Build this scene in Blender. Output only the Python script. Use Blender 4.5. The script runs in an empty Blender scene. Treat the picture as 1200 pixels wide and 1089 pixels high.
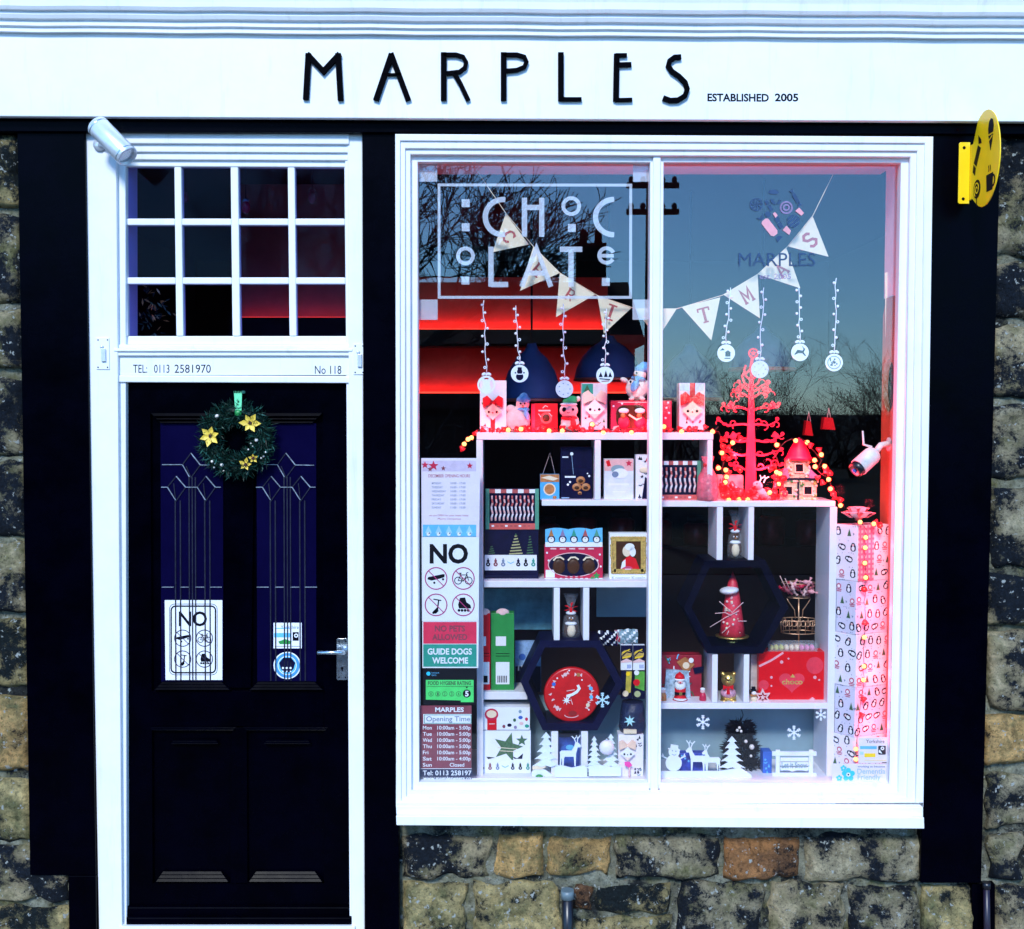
import bpy, bmesh, math, random
from mathutils import Vector, Matrix, noise
SC = bpy.context.scene
COL = SC.collection
R = math.radians
rnd = random.Random(7)

# ------------------------------------------------------------------ camera
F, CX, CY, D, H, TH = 1330.0, 600.0, 544.5, 4.1, 1.94, R(2.8)   # measured in pixels of the photograph
CT, ST = math.cos(TH), math.sin(TH)
CAM = Vector((0, -D, H))
cam = bpy.data.cameras.new('camera')
cam.sensor_fit = 'HORIZONTAL'; cam.sensor_width = 36; cam.lens = 36 * F / 1200
cam.clip_start = 0.05; cam.clip_end = 500
cam_o = bpy.data.objects.new('camera', cam)
cam_o.location = CAM; cam_o.rotation_euler = (R(90) - TH, 0, 0)
COL.objects.link(cam_o); SC.camera = cam_o

# ------------------------------------------------------------------ sky, sun, exposure
SUN_EL, SUN_AZ = R(37), R(192)          # high, from the street side, a little to the left
w = bpy.data.worlds.new('World'); SC.world = w; w.use_nodes = True
nt = w.node_tree; nt.nodes.clear()
sky = nt.nodes.new('ShaderNodeTexSky'); sky.sky_type = 'NISHITA'; sky.sun_disc = False
sky.sun_elevation = SUN_EL; sky.sun_rotation = SUN_AZ
sky.air_density = 1.0; sky.dust_density = 0.15; sky.ozone_density = 5.0
bg = nt.nodes.new('ShaderNodeBackground'); bg.inputs[1].default_value = 0.125
wo = nt.nodes.new('ShaderNodeOutputWorld')
wb = nt.nodes.new('ShaderNodeMix'); wb.data_type = 'RGBA'; wb.blend_type = 'MULTIPLY'; wb.inputs[0].default_value = 1; wb.inputs[7].default_value = (0.62, 0.97, 1.26, 1)   # a cold winter sky
nt.links.new(sky.outputs[0], wb.inputs[6]); nt.links.new(wb.outputs[2], bg.inputs[0]); nt.links.new(bg.outputs[0], wo.inputs[0])
sl = bpy.data.lights.new('sun', 'SUN'); sl.energy = 1.5; sl.angle = R(10); sl.color = (0.95, 0.985, 1.0)
so = bpy.data.objects.new('sun', sl); COL.objects.link(so)
sd = Vector((math.sin(SUN_AZ) * math.cos(SUN_EL), math.cos(SUN_AZ) * math.cos(SUN_EL), math.sin(SUN_EL)))
so.rotation_euler = (-sd).to_track_quat('-Z', 'Y').to_euler(); so.location = sd * 30
SC.view_settings.view_transform = 'Standard'; SC.view_settings.look = 'None'
SC.view_settings.gamma = 1; SC.view_settings.exposure = 1.22
SC.cycles.use_denoising = True
SC.cycles.max_bounces = 8; SC.cycles.transparent_max_bounces = 24
SC.cycles.caustics_reflective = False; SC.cycles.caustics_refractive = False
SC.cycles.sample_clamp_indirect = 4

# ------------------------------------------------------------------ helpers
def at(px, py, Y=0.0):
    """the point at depth Y that the photograph shows at pixel px, py"""
    a = (px - CX) / F; b = (CY - py) / F
    d = Vector((a, CT + b * ST, -ST + b * CT))
    return CAM + d * ((Y + D) / d.y)
def pxm(Y): return (Y + D) / F / CT

ORG = {}
def thing(name, label, cat, loc, group=None):
    o = bpy.data.objects.new(name, None); COL.objects.link(o)
    o.empty_display_size = 0.05; o.location = loc; ORG[o.name] = Vector(loc)
    return tag(o, label, cat, group)
def tag(o, label, cat, group=None):
    o['label'] = label; o['category'] = cat
    if group: o['group'] = group
    return o
def struct(o): o['kind'] = 'structure'; return o

_txt = {}
def text_mesh(s, bold=0.0):
    k = (s, bold)
    if k not in _txt:
        cu = bpy.data.curves.new('t', 'FONT'); cu.body = s; cu.resolution_u = 3; cu.offset = bold
        o = bpy.data.objects.new('t', cu); COL.objects.link(o)
        dg = bpy.context.evaluated_depsgraph_get()
        me = o.evaluated_get(dg).to_mesh()
        vs = [(v.co.x, v.co.y) for v in me.vertices]; fs = [tuple(p.vertices) for p in me.polygons]
        o.evaluated_get(dg).to_mesh_clear()
        bpy.data.objects.remove(o); bpy.data.curves.remove(cu)
        _txt[k] = (vs, fs)
    return _txt[k]
def circ(cx, cy, r, n=24, ry=None, a0=0, a1=360):
    ry = r if ry is None else ry
    m = n if a1 - a0 >= 360 else n + 1
    return [(cx + r * math.cos(R(a0 + (a1 - a0) * i / n)), cy - ry * math.sin(R(a0 + (a1 - a0) * i / n))) for i in range(m)]
def starp(cx, cy, r, k=0.4, n=5, rot=90):
    return [(cx + (r if i % 2 == 0 else r * k) * math.cos(R(rot + i * 180 / n)),
             cy - (r if i % 2 == 0 else r * k) * math.sin(R(rot + i * 180 / n))) for i in range(2 * n)]
def rectp(x0, y0, x1, y1): return [(x0, y0), (x1, y0), (x1, y1), (x0, y1)]
def rrect(x0, y0, x1, y1, r, n=4):
    p = []
    for cx, cy, a in ((x1 - r, y0 + r, 0), (x0 + r, y0 + r, 90), (x0 + r, y1 - r, 180), (x1 - r, y1 - r, 270)):
        p += [(cx + r * math.cos(R(a + 90 * i / n)), cy - r * math.sin(R(a + 90 * i / n))) for i in range(n + 1)]
    return p

class MB:
    def __init__(s): s.v = []; s.f = []; s.m = []; s.s = []; s.mats = []
    def mi(s, mat):
        if mat not in s.mats: s.mats.append(mat)
        return s.mats.index(mat)
    def face(s, ids, mat, sm=False): s.f.append(tuple(ids)); s.m.append(s.mi(mat)); s.s.append(sm)
    def prism(s, pts, d, mat, side=None):
        n = len(pts); b = len(s.v); d = Vector(d)
        s.v += [Vector(p) for p in pts]; s.v += [Vector(p) + d for p in pts]
        s.face(range(b, b + n), mat); s.face(range(b + 2 * n - 1, b + n - 1, -1), mat)
        for i in range(n):
            j = (i + 1) % n; s.face((b + i, b + n + i, b + n + j, b + j), side or mat)
        return s
    def box(s, x0, x1, y0, y1, z0, z1, mat):
        return s.prism([(x0, y0, z0), (x1, y0, z0), (x1, y0, z1), (x0, y0, z1)], (0, y1 - y0, 0), mat)
    # polygon given in photo pixels at depth Y0, carried back to Y1
    def pp(s, pts, Y0, Y1, mat, side=None):
        return s.prism([at(x, y, Y0) for x, y in pts], (0, Y1 - Y0, 0), mat, side)
    # axis-aligned box with its front face at those pixels
    def pr(s, x0, y0, x1, y1, Y0, Y1, mat):
        a = at(x0, (y0 + y1) / 2, Y0); b = at(x1, (y0 + y1) / 2, Y0)
        t = at((x0 + x1) / 2, y0, Y0); u = at((x0 + x1) / 2, y1, Y0)
        return s.box(a.x, b.x, Y0, Y1, u.z, t.z, mat)
    # thin print on a face at depth Y (ink or vinyl)
    def ink(s, pts, Y, mat, t=0.0006): return s.pp(pts, Y - t, Y, mat)
    def dot(s, x, y, r, Y, mat, n=16, ry=None, t=0.0006): return s.pp(circ(x, y, r, n, ry), Y - t, Y, mat)
    def ring(s, x, y, r0, r1, Y, mat, n=28, t=0.0006, a0=0, a1=360, k=1.0):
        m = (r0 + r1) / 2; p = circ(x, y, m, n, m * k, a0, a1)
        return s.stroke(p, abs(r1 - r0), Y - t, Y, mat, closed=(a1 - a0 >= 360))
    def stroke(s, path, wd, Y0, Y1, mat, closed=False, w1=None):
        n = len(path); L = []; Rr = []
        P = [Vector(p) for p in path]
        for i in range(n):
            if closed: a, b, c = P[i - 1], P[i], P[(i + 1) % n]
            else: a, b, c = P[max(i - 1, 0)], P[i], P[min(i + 1, n - 1)]
            d1 = (b - a); d2 = (c - b)
            if d1.length < 1e-6: d1 = d2
            if d2.length < 1e-6: d2 = d1
            d1 = d1.normalized(); d2 = d2.normalized()
            n1 = Vector((-d1.y, d1.x)); n2 = Vector((-d2.y, d2.x)); nn = n1 + n2
            if nn.length < 0.2: nn = n1
            nn = nn.normalized(); k = min(1 / max(nn.dot(n1), 0.35), 2.2)
            ww = wd if w1 is None else wd + (w1 - wd) * i / max(n - 1, 1)
            L.append(b + nn * k * ww / 2); Rr.append(b - nn * k * ww / 2)
        b0 = len(s.v)
        for i in range(n):
            l = at(L[i].x, L[i].y, Y0); r = at(Rr[i].x, Rr[i].y, Y0); dd = Vector((0, Y1 - Y0, 0))
            s.v += [l, r, r + dd, l + dd]
        for i in range(n if closed else n - 1):
            j = (i + 1) % n; p = b0 + 4 * i; q = b0 + 4 * j
            for k in range(4): s.face((p + k, p + (k + 1) % 4, q + (k + 1) % 4, q + k), mat)
        if not closed:
            s.face((b0, b0 + 3, b0 + 2, b0 + 1), mat); e = b0 + 4 * (n - 1); s.face((e, e + 1, e + 2, e + 3), mat)
        return s
    def text(s, t, x0, yb, hcap, width, Y, mat, bold=0.0, rot=0.0, th=0.0004, lift=0.0):
        vs, fs = text_mesh(t, bold)
        if not vs: return s
        u0 = min(v[0] for v in vs); u1 = max(v[0] for v in vs)
        kx = width / max(u1 - u0, 1e-6); ky = hcap / 0.69
        c, sn = math.cos(R(rot)), math.sin(R(rot)); b = len(s.v)
        for u, v in vs:
            X = (u - u0) * kx; Z = v * ky
            s.v.append(at(x0 + X * c - Z * sn, yb - Z * c - X * sn, Y - th - lift))
        for f in fs: s.face([b + i for i in f], mat)
        return s
    def tube(s, pts, r, mat, n=8, closed=False, cap=True):
        P = [Vector(p) for p in pts]; N = len(P); b = len(s.v); prev = None
        rr = r if hasattr(r, '__len__') else [r] * N
        for i in range(N):
            a = P[i - 1] if (closed or i > 0) else P[i]; c = P[(i + 1) % N] if (closed or i < N - 1) else P[i]
            t = (c - a).normalized() if (c - a).length > 1e-9 else Vector((0, 0, 1))
            if prev is None:
                up = Vector((0, 0, 1)) if abs(t.z) < 0.9 else Vector((1, 0, 0)); x = t.cross(up).normalized()
            else:
                x = (prev - t * prev.dot(t)); x = x.normalized() if x.length > 1e-6 else t.orthogonal().normalized()
            prev = x; y = t.cross(x)
            for k in range(n):
                an = 2 * math.pi * k / n; s.v.append(P[i] + (x * math.cos(an) + y * math.sin(an)) * rr[i])
        for i in range(N if closed else N - 1):
            j = (i + 1) % N
            for k in range(n): s.face((b + i * n + k, b + i * n + (k + 1) % n, b + j * n + (k + 1) % n, b + j * n + k), mat, True)
        if cap and not closed:
            s.face([b + k for k in range(n)][::-1], mat); s.face([b + (N - 1) * n + k for k in range(n)], mat)
        return s
    def lathe(s, prof, c, mat, n=20, axis=None, sx=1, sy=1):
        c = Vector(c); b = len(s.v); M = Matrix.Identity(3)
        if axis is not None: M = Vector(axis).to_track_quat('Z', 'Y').to_matrix()
        for r, z in prof:
            for k in range(n):
                a = 2 * math.pi * k / n
                s.v.append(c + M @ Vector((r * math.cos(a) * sx, r * math.sin(a) * sy, z)))
        for i in range(len(prof) - 1):
            for k in range(n):
                s.face((b + i * n + k, b + i * n + (k + 1) % n, b + (i + 1) * n + (k + 1) % n, b + (i + 1) * n + k), mat, True)
        if prof[0][0] > 1e-5: s.face([b + k for k in range(n)][::-1], mat)
        if prof[-1][0] > 1e-5: s.face([b + (len(prof) - 1) * n + k for k in range(n)], mat)
        return s
    def ell(s, c, rx, ry, rz, mat, n=14, rot=0.0):
        c = Vector(c); b = len(s.v); m = max(6, n // 2); Mx = Matrix.Rotation(R(rot), 3, 'Y')
        for i in range(m + 1):
            t = math.pi * i / m
            for k in range(n):
                a = 2 * math.pi * k / n
                s.v.append(c + Mx @ Vector((rx * math.sin(t) * math.cos(a), ry * math.sin(t) * math.sin(a), rz * math.cos(t))))
        for i in range(m):
            for k in range(n):
                s.face((b + i * n + k, b + i * n + (k + 1) % n, b + (i + 1) * n + (k + 1) % n, b + (i + 1) * n + k), mat, True)
        return s
    def pe(s, px, py, Y, rx, rz, dep, mat, n=14, rot=0.0):     # ellipsoid measured in photo pixels, dep = half depth in metres
        k = pxm(Y); return s.ell(at(px, py, Y), rx * k, dep, rz * k, mat, n, rot)
    def build(s, name, parent=None, bevel=0.0, org=None, seg=2, remesh=0.0, smooth=False):
        o_ = ORG[parent.name] if parent is not None else (Vector(org) if org is not None else Vector((0, 0, 0)))
        me = bpy.data.meshes.new(name)
        me.from_pydata([v - o_ for v in s.v], [], s.f)
        for mt in s.mats: me.materials.append(mt)
        for p, mi_, sm in zip(me.polygons, s.m, s.s): p.material_index = mi_; p.use_smooth = sm or smooth
        bm = bmesh.new(); bm.from_mesh(me)
        bmesh.ops.remove_doubles(bm, verts=bm.verts, dist=1e-6)
        bmesh.ops.recalc_face_normals(bm, faces=bm.faces)
        bm.to_mesh(me); bm.free(); me.update()
        ob = bpy.data.objects.new(name, me); COL.objects.link(ob)
        if parent is not None: ob.parent = parent
        else: ob.location = o_
        ORG[ob.name] = o_
        if remesh:
            md = ob.modifiers.new('fuse', 'REMESH'); md.mode = 'VOXEL'; md.voxel_size = remesh; md.use_smooth_shade = True
            sm = ob.modifiers.new('soft', 'SMOOTH'); sm.factor = 0.5; sm.iterations = 3
        if bevel:
            md = ob.modifiers.new('edge', 'BEVEL'); md.width = bevel; md.segments = seg; md.limit_method = 'ANGLE'; md.angle_limit = R(40)
        return ob
def pad(o, label): o['label'] = label; return o

# ------------------------------------------------------------------ materials (all procedural)
def mat(name, col, rough=0.5, metal=0.0, spec=0.5, var=0.12, scale=25.0, bump=0.0, bscale=None, emit=0.0, alpha=1.0, trans=0.0, sheen=0.0, coat=0.0, col2=None, grime=0.0):
    m = bpy.data.materials.new(name); m.use_nodes = True; t = m.node_tree; N = t.nodes; L = t.links
    b = N['Principled BSDF']; tc = N.new('ShaderNodeTexCoord')
    nz = N.new('ShaderNodeTexNoise'); nz.inputs['Scale'].default_value = scale; nz.inputs['Detail'].default_value = 6; nz.inputs['Roughness'].default_value = 0.65
    L.new(tc.outputs['Object'], nz.inputs['Vector'])
    rp = N.new('ShaderNodeValToRGB'); rp.color_ramp.elements[0].position = 0.32; rp.color_ramp.elements[1].position = 0.68
    c = Vector(col); lo = c * (1 - var); hi = c * (1 + var) if col2 is None else Vector(col2)
    rp.color_ramp.elements[0].color = (*lo, 1); rp.color_ramp.elements[1].color = (*[min(x, 1) for x in hi], 1)
    L.new(nz.outputs[0], rp.inputs[0]); L.new(rp.outputs[0], b.inputs['Base Color'])
    if grime:       # dirty runs and scuffs in the paint
        mp = N.new('ShaderNodeMapping'); mp.inputs['Scale'].default_value = (22, 22, 2.2); L.new(tc.outputs['Object'], mp.inputs[0])
        gz = N.new('ShaderNodeTexNoise'); gz.inputs['Scale'].default_value = 1.0; gz.inputs['Detail'].default_value = 8; gz.inputs['Roughness'].default_value = 0.7; L.new(mp.outputs[0], gz.inputs['Vector'])
        gr = N.new('ShaderNodeMapRange'); gr.inputs['From Min'].default_value = 0.56; gr.inputs['From Max'].default_value = 0.78; gr.inputs['To Max'].default_value = grime; L.new(gz.outputs[0], gr.inputs[0])
        gx = N.new('ShaderNodeMix'); gx.data_type = 'RGBA'; gx.inputs[7].default_value = (0.30, 0.30, 0.27, 1); L.new(gr.outputs[0], gx.inputs[0]); L.new(rp.outputs[0], gx.inputs[6]); L.new(gx.outputs[2], b.inputs['Base Color'])
    rr = N.new('ShaderNodeMapRange'); rr.inputs['To Min'].default_value = max(rough - 0.08, 0.02); rr.inputs['To Max'].default_value = min(rough + 0.1, 1)
    L.new(nz.outputs[0], rr.inputs[0]); L.new(rr.outputs[0], b.inputs['Roughness'])
    b.inputs['Metallic'].default_value = metal; b.inputs['Specular IOR Level'].default_value = spec
    b.inputs['Alpha'].default_value = alpha; b.inputs['Transmission Weight'].default_value = trans
    if coat: b.inputs['Coat Weight'].default_value = coat; b.inputs['Coat Roughness'].default_value = 0.15
    if sheen: b.inputs['Sheen Weight'].default_value = sheen
    if bump:
        n2 = N.new('ShaderNodeTexNoise'); n2.inputs['Scale'].default_value = bscale or scale * 3; n2.inputs['Detail'].default_value = 5
        L.new(tc.outputs['Object'], n2.inputs['Vector'])
        bp = N.new('ShaderNodeBump'); bp.inputs['Strength'].default_value = bump; bp.inputs['Distance'].default_value = 0.01
        L.new(n2.outputs[0], bp.inputs['Height']); L.new(bp.outputs[0], b.inputs['Normal'])
    if emit: b.inputs['Emission Color'].default_value = (*col, 1); b.inputs['Emission Strength'].default_value = emit
    return m
def stone_mat(name, col, dark, soot, seed, tint=(0.2, 0.19, 0.08)):
    """weathered gritstone: bare colour broken by soot crust and pale lichen"""
    m = bpy.data.materials.new(name); m.use_nodes = True; t = m.node_tree; N = t.nodes; L = t.links
    b = N['Principled BSDF']; b.inputs['Roughness'].default_value = 0.9; b.inputs['Specular IOR Level'].default_value = 0.25
    tc = N.new('ShaderNodeTexCoord'); mp = N.new('ShaderNodeMapping'); mp.inputs['Location'].default_value = (seed * 3.1, seed * 1.7, seed)
    L.new(tc.outputs['Object'], mp.inputs[0])
    def nz(sc, det, rg=0.7, dist=0.0):
        n = N.new('ShaderNodeTexNoise'); n.inputs['Scale'].default_value = sc; n.inputs['Detail'].default_value = det
        n.inputs['Roughness'].default_value = rg; n.inputs['Distortion'].default_value = dist; L.new(mp.outputs[0], n.inputs['Vector']); return n
    def ramp(src, p0, p1, c0, c1):
        r = N.new('ShaderNodeValToRGB'); r.color_ramp.elements[0].position = p0; r.color_ramp.elements[1].position = p1
        r.color_ramp.elements[0].color = (*c0, 1); r.color_ramp.elements[1].color = (*c1, 1); L.new(src, r.inputs[0]); return r
    def mix(f, a, c, bl='MIX'):
        x = N.new('ShaderNodeMix'); x.data_type = 'RGBA'; x.blend_type = bl
        L.new(f, x.inputs[0]) if hasattr(f, 'node') else None
        if not hasattr(f, 'node'): x.inputs[0].default_value = f
        L.new(a, x.inputs[6]); L.new(c, x.inputs[7]); return x.outputs[2]
    base = ramp(nz(34, 9, 0.75).outputs[0], 0.36, 0.64, Vector(col) * 0.42, Vector(col) * 1.45)
    tn = ramp(nz(7, 4).outputs[0], 0.45, 0.65, (0, 0, 0), (1, 1, 1))
    tc2 = ramp(nz(60, 5).outputs[0], 0.35, 0.65, Vector(tint) * 0.5, Vector(tint) * 1.5)
    c1 = mix(tn.outputs[0], base.outputs[0], tc2.outputs[0])
    big = nz(4.5, 3, 0.5); fin = nz(17, 12, 0.82); av = N.new('ShaderNodeMath'); av.operation = 'MULTIPLY_ADD'; av.inputs[1].default_value = 0.45; L.new(big.outputs[0], av.inputs[0])
    hf = N.new('ShaderNodeMath'); hf.operation = 'MULTIPLY'; hf.inputs[1].default_value = 0.55; L.new(fin.outputs[0], hf.inputs[0]); L.new(hf.outputs[0], av.inputs[2])
    sn = ramp(av.outputs[0], 1 - soot - 0.03, 1 - soot + 0.03, (0, 0, 0), (1, 1, 1))
    dk = ramp(nz(90, 4).outputs[0], 0.4, 0.7, Vector(dark), Vector(dark) * 3)
    c2 = mix(sn.outputs[0], c1, dk.outputs[0])
    pit = ramp(nz(80, 8, 0.8).outputs[0], 0.36, 0.46, (0.18, 0.19, 0.2), (1, 1, 1))
    c2 = mix(1.0, c2, pit.outputs[0], 'MULTIPLY')
    ln = ramp(nz(48, 6, 0.6).outputs[0], 0.615, 0.66, (0, 0, 0), (1, 1, 1))
    wh = N.new('ShaderNodeRGB'); wh.outputs[0].default_value = (0.6, 0.63, 0.58, 1)
    c3 = mix(ln.outputs[0], c2, wh.outputs[0])
    L.new(c3, b.inputs['Base Color'])
    bp = N.new('ShaderNodeBump'); bp.inputs['Strength'].default_value = 1.0; bp.inputs['Distance'].default_value = 0.045
    bn = nz(30, 12, 0.8); L.new(bn.outputs[0], bp.inputs['Height']); L.new(bp.outputs[0], b.inputs['Normal'])
    return m
def glass_mat(name, refl, tint=(1, 1, 1)):
    m = bpy.data.materials.new(name); m.use_nodes = True; t = m.node_tree; N = t.nodes; L = t.links; N.clear()
    o = N.new('ShaderNodeOutputMaterial'); tr = N.new('ShaderNodeBsdfTransparent'); tr.inputs[0].default_value = (*tint, 1)
    gl = N.new('ShaderNodeBsdfGlossy'); gl.inputs['Roughness'].default_value = 0.004
    mx = N.new('ShaderNodeMixShader'); mx.inputs[0].default_value = refl
    L.new(tr.outputs[0], mx.inputs[1]); L.new(gl.outputs[0], mx.inputs[2]); L.new(mx.outputs[0], o.inputs[0])
    return m
WHITE = mat('white_gloss_paint', (0.80, 0.81, 0.82), 0.38, var=0.035, scale=9, bump=0.05, bscale=60, grime=.3)
WHITE2 = mat('white_fascia_paint', (0.80, 0.82, 0.83), 0.45, var=0.04, scale=5, bump=0.05, bscale=40, grime=.3)
BLACK = mat('black_gloss_paint', (0.0001, 0.0001, 0.0018), 0.26, spec=0.03, var=0.5, scale=7, bump=0.04, bscale=22)
LETTER = mat('black_letter', (0.0006, 0.0006, 0.002), 0.6, spec=0.02)
INKB = mat('black_ink', (0.003, 0.003, 0.008), 0.6, spec=0.08)
NAVYGLASS = mat('dark_door_glass', (0.0022, 0.0015, 0.022), 0.2, spec=0.06, var=0.2, scale=4)
LEAD = mat('lead_strip', (0.012, 0.014, 0.03), 0.4, metal=0.3, var=0.4, scale=60)
LEADL = mat('glinting_lead', (0.42, 0.48, 0.55), 0.3, metal=0.6, var=0.4, scale=60)  # same lead, coloured bright where it catches the light
CHROME = mat('satin_steel', (0.62, 0.68, 0.72), 0.25, metal=1.0, var=0.1, scale=40)
ALU = mat('brushed_aluminium', (0.72, 0.77, 0.82), 0.3, metal=0.45, var=0.06, scale=30)
YELLOW = mat('yellow_enamel', (0.95, 0.64, 0.004), 0.35, var=0.05, scale=12)
PAPER = mat('white_paper', (0.8, 0.82, 0.86), 0.7, var=0.03)
PAPERP = mat('pinkish_paper', (0.78, 0.70, 0.80), 0.7, var=0.05, scale=15)
RED = mat('red_card', (0.68, 0.006, 0.015), 0.45, spec=.25, var=0.1)
CRIMSON = mat('crimson_card', (0.55, 0.01, 0.06), 0.4, var=0.12)
PINK = mat('pink_card', (0.75, 0.33, 0.38), 0.55, var=0.1)
PALEPINK = mat('pale_pink_felt', (0.78, 0.5, 0.5), 0.9, var=0.12, scale=60, bump=0.2, bscale=300, sheen=0.3)
GREEN = mat('green_card', (0.02, 0.26, 0.05), 0.45)
TEAL = mat('teal_print', (0.02, 0.30, 0.22), 0.5)
LIME = mat('lime_print', (0.08, 0.72, 0.16), 0.5)
BLUE = mat('blue_print', (0.03, 0.12, 0.5), 0.45)
SKYB = mat('sky_blue_print', (0.12, 0.48, 0.78), 0.5)
CYAN = mat('cyan_print', (0.02, 0.55, 0.85), 0.5)
NAVY = mat('navy_board', (0.003, 0.003, 0.030), 0.5, spec=.12, var=0.25)
GOLD = mat('gold_foil', (0.85, 0.55, 0.15), 0.28, metal=0.9, var=0.15, bump=0.1, bscale=90)
GILT = mat('gilt_print', (0.5, 0.33, 0.08), 0.5, var=0.35, scale=90)
CREAM = mat('cream_card', (0.8, 0.66, 0.47), 0.7, var=0.06)
CREAMR = mat('cream_ribbon', (0.82, 0.62, 0.52), 0.5, var=0.08)
MAROON = mat('maroon_print', (0.23, 0.045, 0.07), 0.6, var=0.15)
DKRED = mat('dull_red_print', (0.42, 0.08, 0.08), 0.7, var=0.2)
BROWN = mat('brown_chocolate', (0.06, 0.02, 0.008), 0.4, spec=.2, var=0.3, scale=40)
CARAMEL = mat('caramel_print', (0.45, 0.17, 0.05), 0.45, var=0.35, scale=60)
GREENTREE = mat('green_tree_print', (0.04, 0.12, 0.05), 0.6, var=0.3)
WOODW = mat('white_painted_plywood', (0.72, 0.80, 0.84), 0.55, var=0.05, scale=15)
SHELFW = mat('white_melamine', (0.78, 0.77, 0.83), 0.4, var=0.03)
BACKB = mat('grey_blue_board', (0.22, 0.34, 0.40), 0.7, var=0.12, scale=5)
PLYORANGE = mat('stained_plywood', (0.35, 0.11, 0.045), 0.55, var=0.2, scale=8)
PINKLIT = mat('pink_lit_reveal', (0.82, 0.64, 0.64), 0.6, var=0.05)  # pink glow of the red lights put into the lining's colour
LASER = mat('red_painted_plywood', (0.80, 0.03, 0.075), 0.45, spec=.25, var=0.1)
HEXNAVY = mat('navy_painted_wood', (0.0035, 0.0035, 0.028), 0.5, spec=.12, var=0.25, scale=10)
ROOM = mat('dark_shop_wall', (0.012, 0.010, 0.014), 0.8, var=0.3, scale=3)
PLASTICW = mat('white_plastic', (0.78, 0.74, 0.72), 0.4)
PLASTICB = mat('black_plastic', (0.006, 0.006, 0.01), 0.3)
TRANSRED = mat('glowing_red_plastic', (0.75, 0.01, 0.02), 0.3, var=0.15, emit=0.25)  # cups emit faintly, standing in for bulb light shining through
BULB = mat('lit_fairy_bulb', (1.0, 0.52, 0.13), 0.4, emit=1.3, var=0)
BULBR = mat('lit_red_bulb', (1.0, 0.08, 0.06), 0.4, emit=1.6, var=0)
CELLO = mat('clear_cellophane', (0.7, 0.75, 0.85), 0.12, alpha=0.09, var=0.1, bump=0.8, bscale=60)
CLEARP = mat('clear_plastic', (0.8, 0.85, 0.9), 0.08, alpha=0.16, var=0.05)
VINYL = mat('frosted_vinyl', (0.72, 0.76, 0.84), 0.7, alpha=0.48, var=0.03)
VINYLT = mat('thin_frosted_vinyl', (0.72, 0.72, 0.8), 0.7, alpha=0.42, var=0.05)
VINYLB = mat('dark_blue_vinyl', (0.01, 0.05, 0.13), 0.5, var=0.2)
VINYLM = mat('mauve_vinyl', (0.33, 0.25, 0.45), 0.6, alpha=0.6)
CLING = mat('white_cling', (0.85, 0.87, 0.93), 0.6, var=0.03)
GLASS = glass_mat('shop_window_glass', 0.070)
GLASSD = glass_mat('transom_glass', 0.004, (.7, .7, .95))
HEXDARK = mat('black_painted_wood', (0.0012, 0.0012, 0.010), 0.5, spec=.04, var=.3)
# ================================================================== the building
shop = thing('shop_building', 'stone shop building with white signboard, black pilasters, black door and large white display window', 'shop', (0, 0, 0))
YF = -0.10      # face of the signboard

# ---- stone wall: mortar bed plus individually shaped blocks (one part)
STN = [stone_mat('tan_stone', (0.80, 0.50, 0.19), (0.006, 0.007, 0.008), 0.42, 1),
      stone_mat('rust_stone', (0.55, 0.25, 0.09), (0.016, 0.010, 0.008), 0.44, 2, (0.2, 0.1, 0.05)),
      stone_mat('sooty_stone', (0.62, 0.53, 0.33), (0.003, 0.006, 0.011), 0.518, 3),
      stone_mat('mossy_stone', (0.78, 0.61, 0.27), (0.004, 0.008, 0.009), 0.478, 4),
      stone_mat('grey_stone', (0.68, 0.56, 0.33), (0.004, 0.007, 0.012), 0.50, 5)]
MORTAR = stone_mat('old_mortar', (0.42, 0.42, 0.31), (0.016, 0.018, 0.018), 0.47, 6)
wall = MB()
def rough_rect(x0, y0, x1, y1, Yf, dep, mt, seed, edge=0.020, amp=0.024, step=5.0, skirt=0.06):
    nx = max(3, int((x1 - x0) / step)); ny = max(3, int((y1 - y0) / step)); b = len(wall.v)
    off = Vector((seed * 7.3, seed * 3.7, seed * 1.9))
    for j in range(ny + 1):
        for i in range(nx + 1):
            u, v = i / nx, j / ny
            p = at(x0 + (x1 - x0) * u, y0 + (y1 - y0) * v, 0)
            eu = min(u, 1 - u) * (x1 - x0) * 0.0031; ev = min(v, 1 - v) * (y1 - y0) * 0.0031; e = min(eu, ev)
            fall = dep * (1 - min(e / 0.03, 1)) ** 2
            n = noise.fractal(p * 9 + off, 0.9, 2.1, 5) * amp
            jx = noise.noise(p * 14 + off) * edge; jz = noise.noise(p * 14 - off) * edge
            wall.v.append(Vector((p.x + jx, Yf + fall - n, p.z + jz)))
    W_ = nx + 1
    for j in range(ny):
        for i in range(nx): wall.face((b + j * W_ + i, b + j * W_ + i + 1, b + (j + 1) * W_ + i + 1, b + (j + 1) * W_ + i), mt, True)
    per = [b + i for i in range(nx + 1)] + [b + j * W_ + nx for j in range(1, ny + 1)] + [b + ny * W_ + i for i in range(nx - 1, -1, -1)] + [b + j * W_ for j in range(ny - 1, 0, -1)]
    c = len(wall.v); wall.v += [wall.v[k] + Vector((0, skirt, 0)) for k in per]
    for k in range(len(per)):
        q = (k + 1) % len(per); wall.face((per[k], c + k, c + q, per[q]), mt, False)
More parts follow.
